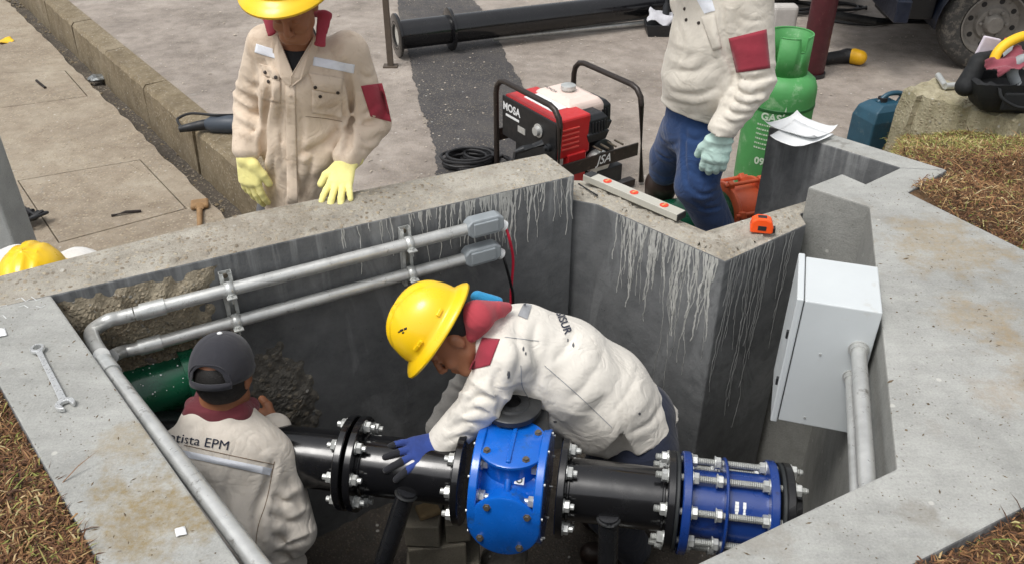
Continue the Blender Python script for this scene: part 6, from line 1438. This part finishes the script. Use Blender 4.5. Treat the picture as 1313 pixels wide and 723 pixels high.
# gloves
yg = SDF(.0038); add_hand(yg, J['wrR'] + Vector((0, -.01, -.012)), (.03, -.12, -1), (-.45, -.9, 0), (1, -.3, 0), curls=((.15, .2, .2), (.15, .25, .25), (.2, .3, .3), (.25, .35, .3)), spread=.10, s=1.22, fat=.003, thumb=.55)
e_ = (J['wrR'] - J['elR']).normalized(); yg.rc(J['wrR'] - e_ * .085, J['wrR'] + Vector((0, -.01, -.02)), .060, .032, k=.015).cut(J['wrR'] - e_ * .045, -e_); gl, _ = yg.build('glove', m_yglove, t, wr=folds([(J['wrR'], .04, (0, 0, 1), .02, .003)], 5, .0012))
MB().tube([J['wrR'] - e_ * .046 + (frame(e_)[0] * math.cos(a) + frame(e_)[1] * math.sin(a)) * .046 for a in np.linspace(0, 6.28, 20)[:-1]], .004, 7, closed=True).build('cuff_trim', basic('orange red trim', 'c8452a', .7), gl, smooth=True)
yg = SDF(.0038); wq = J['wrL']; tipd = (P(428, 262, .012) - wq); wq2 = wq + Vector((0, 0, -.005))
add_hand(yg, wq2, tipd, (0, .35, 1), (-1, 0, 0), curls=((-.05, .12, .25), (-.02, .15, .25), (0, .15, .25), (.02, .2, .3)), spread=.20, s=1.12, fat=.003, thumb=1.25)
e_ = (J['wrL'] - J['elL']).normalized(); yg.rc(wq2 - e_ * .085, wq2 + tipd.normalized() * .02, .062, .034, k=.015).cut(wq2 - e_ * .045, -e_); gl, _ = yg.build('glove', m_yglove, t, wr=folds([], 6, .0012))

# ------------------------------------------------------------------ 2. man bending over the valve
J = dict(head=Q(577, 430, 2.16), neck=Q(622, 426, 2.22), chest=Q(670, 447, 2.26), mid=Q(722, 472, 2.28), waist=Q(774, 505, 2.29), pelvis=Q(822, 545, 2.30), shL=Q(646, 458, 2.12), shR=Q(640, 432, 2.40),
         elL=Q(614, 520, 2.04), wrL=Q(570, 566, 2.01), elR=Q(590, 505, 2.40), wrR=Q(562, 548, 2.22), side=Vector((.05, 1, -.1)))
pz = J['pelvis']; J.update(hipL=pz + Vector((.0, -.09, -.03)), hipR=pz + Vector((.0, .09, -.03)), knL=pz + Vector((-.10, -.04, -.40)), knR=pz + Vector((-.12, .12, -.40)), anL=Vector((pz.x + .02, pz.y - .0, ZF + .10)), anR=Vector((pz.x + .04, pz.y + .18, ZF + .10)), foot=(-1, 0, 0))
t = thing('person', 'man in off white jacket and yellow helmet bending over the blue valve', 'person', (pz.x, pz.y, ZF))
hu = Vector((-.80, .10, .60)); hf = Vector((-.52, -.34, -.72)); bo, bv, pt = body_mesh(t, J, hf, hu)
S_ = SDF(.0062); sd_ = J['side']
S_.rc(J['neck'], J['chest'], .075, .125, side=sd_, f=1.3, k=.05).rc(J['chest'], J['mid'], .132, .155, side=sd_, f=1.35, k=.05).rc(J['mid'], J['waist'], .155, .156, side=sd_, f=1.25, k=.05).rc(J['waist'], J['pelvis'] + Vector((.02, 0, -.05)), .156, .145, side=sd_, f=1.3, k=.05)
S_.rc(J['mid'] + Vector((-.05, 0, -.10)), J['waist'] + Vector((-.06, 0, -.11)), .06, .07, side=sd_, f=2.0, k=.08)
e = (J['wrL'] - J['elL']).normalized(); S_.rc(J['chest'], J['shL'], .09, .080, k=.05); limb(S_, [J['shL'], J['elL'], J['wrL'] - e * .0], (.080, .068, .058), .018, k2=.008)
S_.rc(J['chest'], J['shR'], .09, .075, k=.05)
hemn = Vector((.36, -.32, -.88)); S_.rc(Q(792, 545, 2.10), Q(797, 600, 2.08), .004, .07, k=.004, sub=True).cut(Q(822, 574, 2.15), hemn)
wr_ = folds([(J['elL'], .13, J['wrL'] - J['shL'], .048, .014), (J['wrL'], .08, J['wrL'] - J['elL'], .03, .006), (J['shL'] + Vector((.05, -.05, -.06)), .13, (1, 0, .9), .055, .006), (J['mid'] + Vector((0, -.12, 0)), .22, (1, 0, .75), .085, .005), (J['waist'] + Vector((0, -.1, 0)), .2, (1, 0, .2), .09, .005), (J['pelvis'], .15, (1, .2, -.1), .06, .007)], 2, .0016)
cr_ = creases(S_, [(((668, 400), (662, 430), (668, 462), (655, 488)), -0.0096, .020), (((690, 408), (684, 440), (692, 476), (678, 512)), -0.0084, .022), (((762, 425), (752, 450), (736, 480), (712, 500)), 0.0042, .026), (((778, 436), (768, 466), (748, 496), (724, 515)), -0.0042, .022), (((800, 444), (784, 480), (760, 512), (738, 528)), 0.0042, .024), (((822, 468), (806, 502), (780, 532)), -0.0042, .022), (((842, 492), (822, 522), (796, 544)), 0.0042, .020), (((850, 515), (834, 540), (806, 556)), -0.0084, .018),
 (((740, 420), (726, 446), (706, 466)), -0.0072, .018), (((650, 500), (676, 520), (712, 545), (752, 566)), -0.0120, .020), (((670, 516), (700, 540), (742, 572)), 0.0096, .020), (((690, 560), (716, 566), (748, 578)), -0.0072, .014),
 (((644, 470), (634, 492), (642, 512), (636, 530)), -.018, .018), (((628, 474), (612, 492), (596, 500)), -.012, .016), (((640, 512), (618, 508), (594, 518)), -.020, .018), (((634, 530), (612, 524), (588, 534)), -.016, .016), (((618, 546), (600, 540), (576, 550)), -.014, .015), (((612, 560), (594, 558), (570, 566)), -.010, .012), (((656, 448), (648, 470), (650, 492)), .012, .018), (((610, 490), (594, 514), (578, 540)), .010, .014)], 2.2)
jk, jb = S_.build('jacket', m_j2, t, wr=both(wr_, cr_)); JK2 = jk
S_ = SDF(.008); limb(S_, [J['shR'], J['elR'], J['wrR']], (.07, .052, .045), .02); S_.build('far_sleeve', m_chk, t, wr=folds([(J['elR'], .15, J['wrR'] - J['shR'], .04, .010)], 9, .004))
flap([(618, 432), (641, 434), (628, 468), (602, 474)], 'sleeve_patch', m_maroon, .003, jk, jb)
flap([(672, 388), (682, 391), (676, 409), (664, 404)], 'reflective_tape', m_tape2, .003, jk, jb)
# collar and scarf round the neck
cn_ = SDF(.006); cn_.rc(Q(613, 404, 2.16), Q(650, 394, 2.24), .050, .018, k=.03).rc(Q(612, 404, 2.30), Q(640, 396, 2.30), .045, .02, k=.03).rc(Q(603, 432, 2.13), Q(616, 410, 2.14), .022, .035, k=.03)
cn_.build('collar', m_mar2, t, wr=folds([(J['neck'], .12, (1, 0, .3), .045, .016), (J['neck'] + Vector((.08, -.05, .05)), .1, (.6, 0, 1), .04, .014)], 11, .005))
bl = SDF(.006).rc(Q(612, 381, 2.30), Q(640, 386, 2.30), .022, .014, k=.02); tag(bl.build('blue_cloth', cloth('bright blue cloth', '2f8fc0', dirt='20607f', dirt_amt=.3), t, wr=folds([], 12, .005))[0])
lettering('SISUR', .038, 'lettering', m_navy, jk, Q(722, 413, 2.2), Q(729, 430, 2.2) - Q(715, 397, 2.2), Q(735, 407, 2.2) - Q(722, 413, 2.2), (Q(722, 413, 2.2) - O).normalized(), jb, shear=.15, bold=.0008)
for pts in (((648, 432), (665, 434), (690, 437)), ((700, 470), (740, 505), (782, 545)), ((668, 470), (672, 500), (700, 535))):
    q = [Q(x, y, 2.2) for x, y in pts]; stitch_line(jb, q, (q[1] - O).normalized(), jk, m_tape2, .0014)
g = random.Random(31)
for (px_, py_, w__, h__) in ((671, 447, 2.5, 7), (674, 453, 2, 4), (735, 442, 3, 6), (728, 436, 2, 4), (820, 530, 4, 3), (652, 480, 4, 9), (712, 540, 5, 3)):
    c = Q(px_, py_, 2.2); ph = [g.uniform(.5, 1.2) for _ in range(12)]
    decal(jb, 'grease_stain', m_greytr, jk, c, (1, 0, 0), (0, .5, .84), 1, 1, (c - O).normalized(), off=.0012, nu=6, nv=5, thick=.0005, outline=lambda u, v, w__=w__, h__=h__: ((u - .5) * w__ * .0026 * (1 - abs(v - .5) * ph[int(v * 5)]), (v - .5) * h__ * .0026 * ph[int(u * 6)]))
S_ = SDF(.010); trousers_legs(S_, J, (.115, .085, .075)); S_.rc(J['hipL'], J['hipR'], .12, .12, k=.03).rc(J['pelvis'] + Vector((.0, 0, .04)), J['pelvis'], .12, .125, side=sd_, f=1.2, k=.03); S_.build('trousers', m_navy, t, wr=folds([], 14, .005))
boots(t, J, m_bootb, .25, (-1, 0))
r_, f_, u_ = rotm(hf, hu); hm2 = helmet(t, J['head'] + u_ * .060 - f_ * .0, hf, hu, .98)
mk = MB()
for a_, z_ in ((0.02, .075), (.0, .083), (-.012, .078)):
    th = -.15 + a_ * 6; p = hm2
hb = BVHTree.FromPolygons([tuple(v.co + t.location) for v in hm2.data.vertices], [tuple(p.vertices) for p in hm2.data.polygons])
for (px_, py_, w__, h__) in ((515, 423, 5, 3), (520, 421, 4, 3), (512, 425, 3, 2), (517, 426, 3, 2)):
    c = Q(px_, py_, 2.1); decal(hb, 'worn_sticker', m_button, hm2, c, (1, 0, .4), (0, .5, .84), w__ * .0024, h__ * .0024, (c - O).normalized(), off=.001, nu=3, nv=2, thick=.0005)
# hair at the nape
S_ = SDF(.006); S_.el(pt(0, -.03, .02), (.079, .090, .075), [[r_[i], f_[i], u_[i]] for i in range(3)]).cut(pt(0, .035, -.0), f_); S_.build('hair', m_hair, bo)
# blue glove, fingers spread on the pipe
W = J['wrL']; gd_ = (P(497, 590, -.45) - W); bgv = SDF(.0036)
add_hand(bgv, W + gd_.normalized() * .01, gd_, (0, -.55, .85), (.0, -.6, -.8), curls=((.15, .3, .3), (.12, .2, .2), (.12, .2, .2), (.2, .3, .3)), spread=.22, s=1.14, fat=.002, thumb=.55, lens=(.074, .082, .076, .06)); bgv.rc(W - gd_.normalized() * .03, W + gd_.normalized() * .03, .036, .028, k=.02)
gl, gb3 = bgv.build('glove', m_bglove, t, wr=folds([], 15, .0010))
gm = gl.data; gm.materials.append(m_bglove2); tv = np.zeros(len(gm.vertices) * 3); gm.vertices.foreach_get('co', tv); tv = tv.reshape(-1, 3) + np.array(t.location) - np.array(W); gdn = np.array(gd_.normalized()); far_ = tv @ gdn > .150
gm.polygons.foreach_set('material_index', [1 if far_[list(p.vertices)].all() else 0 for p in gm.polygons])

# ------------------------------------------------------------------ 3. man at right in jeans, head above the frame
J = dict(head=Q(893, -92, 3.42), neck=Q(915, -38, 3.46), chest=Q(922, 20, 3.46), waist=Q(912, 95, 3.48), pelvis=Q(893, 158, 3.52), shL=Q(962, -2, 3.34), shR=Q(885, 0, 3.62),
         elL=Q(968, 105, 3.30), wrL=Q(926, 166, 3.24), elR=Q(905, 80, 3.78), wrR=Q(902, 120, 3.72), side=Vector((.70, -.70, 0)))
J.update(hipL=Q(905, 172, 3.46), hipR=Q(878, 168, 3.62), knL=Q(893, 238, 3.36), knR=Q(857, 200, 3.72), anL=Q(940, 318, 3.46), anR=Q(840, 262, 3.88), foot=(-.7, -.5, 0)); J['anL'].z = ZR + .09; J['anR'].z = ZR + .09
pz = J['pelvis']; t = thing('person', 'man in pale jacket and blue jeans walking past the gas cylinder, head out of frame', 'person', (pz.x, pz.y, ZR)); hf = Vector((-.8, -.4, -.4)); hu = Vector((-.25, -.1, 1)); bo, bv, pt = body_mesh(t, J, hf, hu, .008)
S_ = SDF(.0062); sd_ = J['side']
S_.rc(J['neck'] + Vector((0, 0, -.02)), J['chest'], .07, .12, side=sd_, f=1.35, k=.05).rc(J['chest'], J['waist'], .150, .158, side=sd_, f=1.22, k=.05).rc(J['waist'], J['pelvis'] + Vector((0, 0, .0)), .158, .155, side=sd_, f=1.2, k=.05).rc(J['chest'] + Vector((-.06, -.04, -.1)), J['waist'] + Vector((-.05, -.04, 0)), .10, .12, side=sd_, f=1.3, k=.06)
for q in 'LR': S_.rc(J['chest'], J['sh' + q], .10, .085, k=.04); limb(S_, [J['sh' + q], J['el' + q], J['wr' + q]], (.088, .080, .058) if q == 'L' else (.07, .06, .05), .010, k2=.006)
S_.cut(Q(885, 150, 3.4), (-.25, -.1, -1))
wr_ = folds([(J['elL'], .16, J['wrL'] - J['shL'], .055, .008), (J['wrL'], .09, J['wrL'] - J['elL'], .032, .009), (J['waist'] + Vector((-.1, -.1, 0)), .2, (-.2, 0, 1), .06, .004), (J['pelvis'], .2, (.4, 0, 1), .06, .004), (J['chest'], .15, (1, 0, .6), .07, .008)], 21, .002)
cr_ = creases(S_, [(((928, -10), (926, 30), (932, 66), (946, 98), (938, 128), (924, 148)), -0.0221, .020), (((942, 98), (964, 104), (990, 98)), -0.0187, .018), (((938, 110), (958, 122), (986, 116)), -0.0170, .016), (((934, 124), (954, 134), (978, 132)), -0.0153, .015), (((928, 138), (944, 146), (966, 146)), -0.0136, .014), (((924, 150), (940, 158), (954, 156)), -0.0085, .012), (((950, 100), (962, 118), (960, 140)), 0.0119, .016), (((976, 104), (978, 122), (968, 142)), 0.0085, .014),
 (((926, 70), (900, 88), (872, 92), (856, 88)), -0.0076, .024), (((930, 92), (900, 104), (866, 106)), 0.0068, .022), (((922, 110), (895, 122), (858, 118)), -0.0085, .020), (((915, 128), (890, 136), (850, 128)), -0.0060, .016), (((870, 30), (876, 60), (868, 88)), -0.0060, .018), (((900, 60), (893, 82), (880, 98)), 0.0051, .018), (((945, 20), (962, 28), (984, 24)), -0.0043, .014), (((910, -5), (905, 30), (912, 66)), -0.0043, .014)], 3.3)
jk, jb = S_.build('jacket', m_j3, t, wr=both(wr_, cr_))
flap([(934, 50), (983, 38), (988, 88), (944, 94)], 'sleeve_patch', m_maroon, .003, jk, jb); flap([(893, 0), (912, -3), (917, 14), (903, 18)], 'reflective_tape', m_tape, .003, jk, jb); flap([(898, 22), (916, 18), (926, 62), (914, 66)], 'pocket', m_j3, .005, jk, jb)
for bx, by in ((878, 12), (880, 26), (896, 30)):
    p = Q(bx, by, 3.3); hit, nrm, _, _ = jb.ray_cast(O, (p - O).normalized(), 9)
    if hit is not None: MB().lathe(hit + nrm * .001, nrm, [(0, .007), (.003, .006)], 10).build('button', m_button, jk, smooth=True)
S_ = SDF(.009); S_.rc(J['hipL'], J['knL'], .120, .092, k=.02).rc(J['knL'], J['anL'], .092, .075, k=.02).rc(J['hipR'], J['knR'], .115, .085, k=.02).rc(J['knR'], J['knR'] + (J['anR'] - J['knR']) * .22, .085, .078, k=.02).rc(J['pelvis'] + Vector((0, 0, .05)), J['pelvis'] + Vector((0, 0, -.03)), .125, .13, side=sd_, f=1.15, k=.03)
cr_ = creases(S_, [(((876, 172), (890, 180), (908, 176)), -.014, .014), (((884, 196), (900, 204), (922, 198)), -.014, .014), (((884, 218), (900, 228), (918, 220)), -.016, .014), (((884, 240), (900, 250), (922, 244)), -.018, .014), (((890, 258), (906, 268), (928, 264)), -.014, .013), (((846, 176), (858, 186), (874, 182)), -.012, .013), (((842, 196), (856, 204), (872, 200)), -.012, .013), (((880, 165), (878, 200), (882, 240)), -.020, .015), (((905, 180), (903, 205), (908, 228)), .010, .014)], 3.4)
S_.build('jeans', m_jean, t, wr=cr_) if False else S_.build('jeans', m_jean, t, wr=both(cr_, folds([], 23, .002))); (lambda wr: None)(wr=folds([(J['knL'], .14, (0, .1, 1), .045, .009), (J['knR'], .14, (0, .1, 1), .045, .009), (J['hipL'], .12, (.6, 0, 1), .05, .006)], 22, .003))
boots(t, J, m_bootb, .24, (-.8, -.3), .082)
W = J['wrL']; tg = SDF(.0042); add_hand(tg, W + Vector((-.004, 0, -.03)), (-.10, -.05, -1), (-.35, -.95, 0), (-1, .1, 0), curls=((.3, .5, .4), (.3, .5, .45), (.3, .55, .45), (.35, .55, .5)), spread=.06, s=1.22, fat=.005, thumb=.7, thick=1.1); e_ = (W - J['elL']).normalized(); tg.rc(W - e_ * .02, W + Vector((0, 0, -.03)), .046, .036, k=.02).cut(W - e_ * .02, -e_)
gl, _ = tg.build('glove', m_tglove, t, wr=folds([(W, .12, (0, 0, 1), .03, .004)], 24, .003))
helmet(t, J['head'] + rotm(hf, hu)[2] * .06, hf, hu, 1.04)

# ------------------------------------------------------------------ 4. man in black cap kneeling in the pit, seen from behind
J = dict(head=Q(287, 478, 2.02), neck=Q(278, 524, 1.99), chest=Q(286, 582, 1.93), waist=Q(302, 668, 1.85), pelvis=Q(322, 760, 1.80), shL=Q(215, 590, 1.90), shR=Q(346, 592, 1.96),
         elL=Q(205, 680, 1.95), wrL=Q(230, 610, 2.20), elR=Q(378, 682, 1.86), wrR=Q(353, 549, 2.10), side=Vector((.94, .30, -.05)))
pz = J['pelvis']; J.update(hipL=pz + Vector((-.09, -.02, -.02)), hipR=pz + Vector((.09, .02, -.02)), knL=Vector((pz.x - .10, pz.y + .22, ZF + .08)), knR=Vector((pz.x + .14, pz.y + .26, ZF + .08)), anL=Vector((pz.x - .10, pz.y - .18, ZF + .10)), anR=Vector((pz.x + .12, pz.y - .14, ZF + .10)), foot=(0, -1, 0))
t = thing('person', 'man in black cap seen from behind, kneeling in the left corner of the pit', 'person', (pz.x, pz.y, ZF)); hf = Vector((.10, .92, -.30)); hu = Vector((.02, .24, .95))
hd_ = (Q(317, 528, 2.18) - J['wrR'])
bo, bv, pt = body_mesh(t, J, hf, hu, .005, hands=[((J['wrR'], (-.9, .25, .18), (0, -.7, .7), (0, .3, 1)), dict(curls=((.5, .9, .6),) * 4, spread=.05, s=1.1, fat=.002))])
S_ = SDF(.0062); sd_ = J['side']
S_.rc(J['neck'] + Vector((0, -.01, -.03)), J['chest'], .075, .115, side=sd_, f=1.5, k=.05).rc(J['chest'], J['waist'], .120, .130, side=sd_, f=1.45, k=.05).rc(J['waist'], J['pelvis'] + Vector((0, 0, -.10)), .130, .145, side=sd_, f=1.35, k=.05)
for q in 'LR': S_.rc(J['chest'], J['sh' + q], .09, .078, k=.05); limb(S_, [J['sh' + q], J['el' + q], J['wr' + q]], (.078, .068, .052), .014, k2=.008)
wr_ = folds([(J['elR'], .13, J['elR'] - J['shR'], .05, .013), (J['shR'] + Vector((-.02, -.05, -.1)), .12, (1, 0, .5), .05, .010), (J['waist'], .2, (.8, 0, .6), .09, .008), (J['pelvis'], .2, (.2, 0, 1), .07, .010)], 31, .0028)
cr_ = creases(S_, [(((350, 590), (342, 622), (330, 656), (330, 700), (334, 740)), -.022, .018), (((345, 636), (362, 642), (384, 640)), -.016, .016), (((342, 656), (364, 668), (392, 664)), -.020, .016), (((342, 680), (366, 694), (396, 690)), -.018, .015), (((350, 704), (372, 714), (400, 706)), -.014, .014), (((356, 612), (368, 640), (382, 672)), .012, .016), (((262, 610), (274, 650), (300, 690), (318, 720)), -.014, .022), (((320, 620), (306, 655), (310, 695)), .013, .020), (((296, 604), (288, 640), (298, 676)), -.010, .018), (((236, 600), (246, 640), (272, 680)), .012, .020), (((300, 545), (320, 560), (344, 582)), -.008, .014), (((250, 545), (240, 560), (236, 580)), -.008, .014)], 1.85)
jk, jb = S_.build('jacket', m_j4, t, wr=both(wr_, cr_))
c = Q(250, 568, 1.8); lettering('Contratista EPM', .041, 'lettering', m_navy, jk, Q(232, 562, 1.8), Q(293, 573, 1.8) - Q(205, 559, 1.8), (0, .45, .9), (c - O).normalized(), jb, shear=.25)
flap([(232, 576), (349, 600), (346, 609), (240, 586)], 'reflective_tape', m_tape, .003, jk, jb)
for pts in (((352, 590), (342, 640), (330, 680), (328, 723)), ((236, 570), (290, 582), (352, 595))):
    q = [Q(x, y, 1.85) for x, y in pts]; stitch_line(jb, q, (q[1] - O).normalized(), jk, m_stitch, .0012)
S_ = SDF(.006); S_.rc(J['neck'] + Vector((-.055, -.02, -.005)), J['neck'] + Vector((.065, -.01, -.01)), .036, .036, k=.03).rc(J['neck'] + Vector((.065, -.01, -.01)), J['neck'] + Vector((.08, .06, -.04)), .036, .03, k=.03).rc(J['neck'] + Vector((-.055, -.02, -.005)), J['neck'] + Vector((-.09, .05, -.03)), .036, .03, k=.03)
S_.rc(J['neck'] + Vector((0, .0, 0)), J['neck'] + Vector((.005, .02, .035)), .075, .066, k=.02).build('collar', cloth('dusty maroon collar', '6f3038', dirt='4f2a2e', dirt_amt=.3), t, wr=folds([(J['neck'], .12, (0, .3, 1), .022, .004)], 33, .002))
S_ = SDF(.010); trousers_legs(S_, J, (.10, .085, .07)); S_.rc(J['hipL'] - Vector((0, 0, .03)), J['hipR'] - Vector((0, 0, .03)), .095, .095, k=.03); S_.build('trousers', m_navy, t)
boots(t, J, m_bootb, .10, (0, -1))
r_, f_, u_ = rotm(hf, hu); M_ = [[r_[i], f_[i], u_[i]] for i in range(3)]
S_ = SDF(.005); S_.el(pt(0, -.012, .012), (.080, .099, .098), M_).el(pt(0, -.0, -.03), (.072, .09, .06), M_, k=.02).cut(pt(0, 0, -.075), -u_).cut(pt(0, .045, 0), f_); S_.build('hair', m_hair, bo)
# cap: six-panel dome, brim in front, arched opening and strap behind, white top button
vs = []; N, K = 48, 12; cc_ = pt(0, -.010, .018)
def capp(a, e): return cc_ + (r_ * math.cos(a) * .092 * math.cos(e) ** .8 + f_ * math.sin(a) * .113 * math.cos(e) ** .85 + u_ * (.112 * math.sin(e)))
rows = []
for k in range(K + 1):
    row = []
    for i in range(N):
        a = 2 * math.pi * i / N; e0 = -.16
        back = math.cos((a + math.pi / 2)) # 1 at the back
        if back > .80: e0 = -.16 + .58 * ((back - .80) / .20) ** .45
        e = e0 + (math.pi / 2 - e0) * k / K; p = capp(a, e) if e < math.pi / 2 - 1e-3 else cc_ + u_ * .112
        row.append(p + (p - cc_).normalized() * (-.0012 if i % 8 == 0 else 0))
    rows.append(row)
for row in rows: vs += row
cp = MB().add(vs, [(j * N + i, j * N + (i + 1) % N, (j + 1) * N + (i + 1) % N, (j + 1) * N + i) for j in range(K) for i in range(N)]).build('cap', m_cap, t, smooth=True); md = cp.modifiers.new('solid', 'SOLIDIFY'); md.thickness = .003
pts = [capp(a, -.17 + .02 * math.sin((a + math.pi) / math.pi * 3)) for a in np.linspace(-2.35, -.79, 16)]; vs = []
for p in pts: vs += [p + u_ * .010, p - u_ * .010]
MB().add(vs, [(i * 2, i * 2 + 1, i * 2 + 3, i * 2 + 2) for i in range(15)]).build('strap', m_cap, cp, smooth=True, solid=.004)
pts = [capp(a, e_) for a, e_ in [(-2.35, -.12)] + [(-math.pi / 2 + x * .80, -.14 + .60 * max(0, 1 - abs(x) ** 3) ** .6) for x in np.linspace(-1, 1, 18)] + [(-.79, -.12)]]; MB().tube(pts, .0028, 6).build('piping', m_cap, cp, smooth=True)
MB().lathe(cc_ + u_ * .111, u_, [(0, .008), (.003, .008), (.006, .004), (.007, 0)], 14).build('top_button', m_white, cp, smooth=True)
vs = []; 
for i in range(13):
    a = math.pi / 2 + (i / 12 - .5) * 1.5
    for k_ in (0, .5, 1): vs.append(capp(a, -.12) + f_ * .065 * k_ * math.cos((i / 12 - .5) * 2.6) - u_ * .018 * k_)
MB().add(vs, [(i * 3 + k, i * 3 + k + 1, i * 3 + k + 4, i * 3 + k + 3) for i in range(12) for k in (0, 1)]).build('peak', m_cap, cp, smooth=True, solid=.003)
# spare helmet on the sack
hp = P(22, 352, .0); t = thing('safety_helmet', 'spare yellow safety helmet lying on the white sack at far left', 'helmet', tuple(hp)); helmet(t, Vector((hp.x - .03, hp.y + .12, -.120)), (-.2, 1, .10), (.05, -.30, .95), 1.0, 'shell')
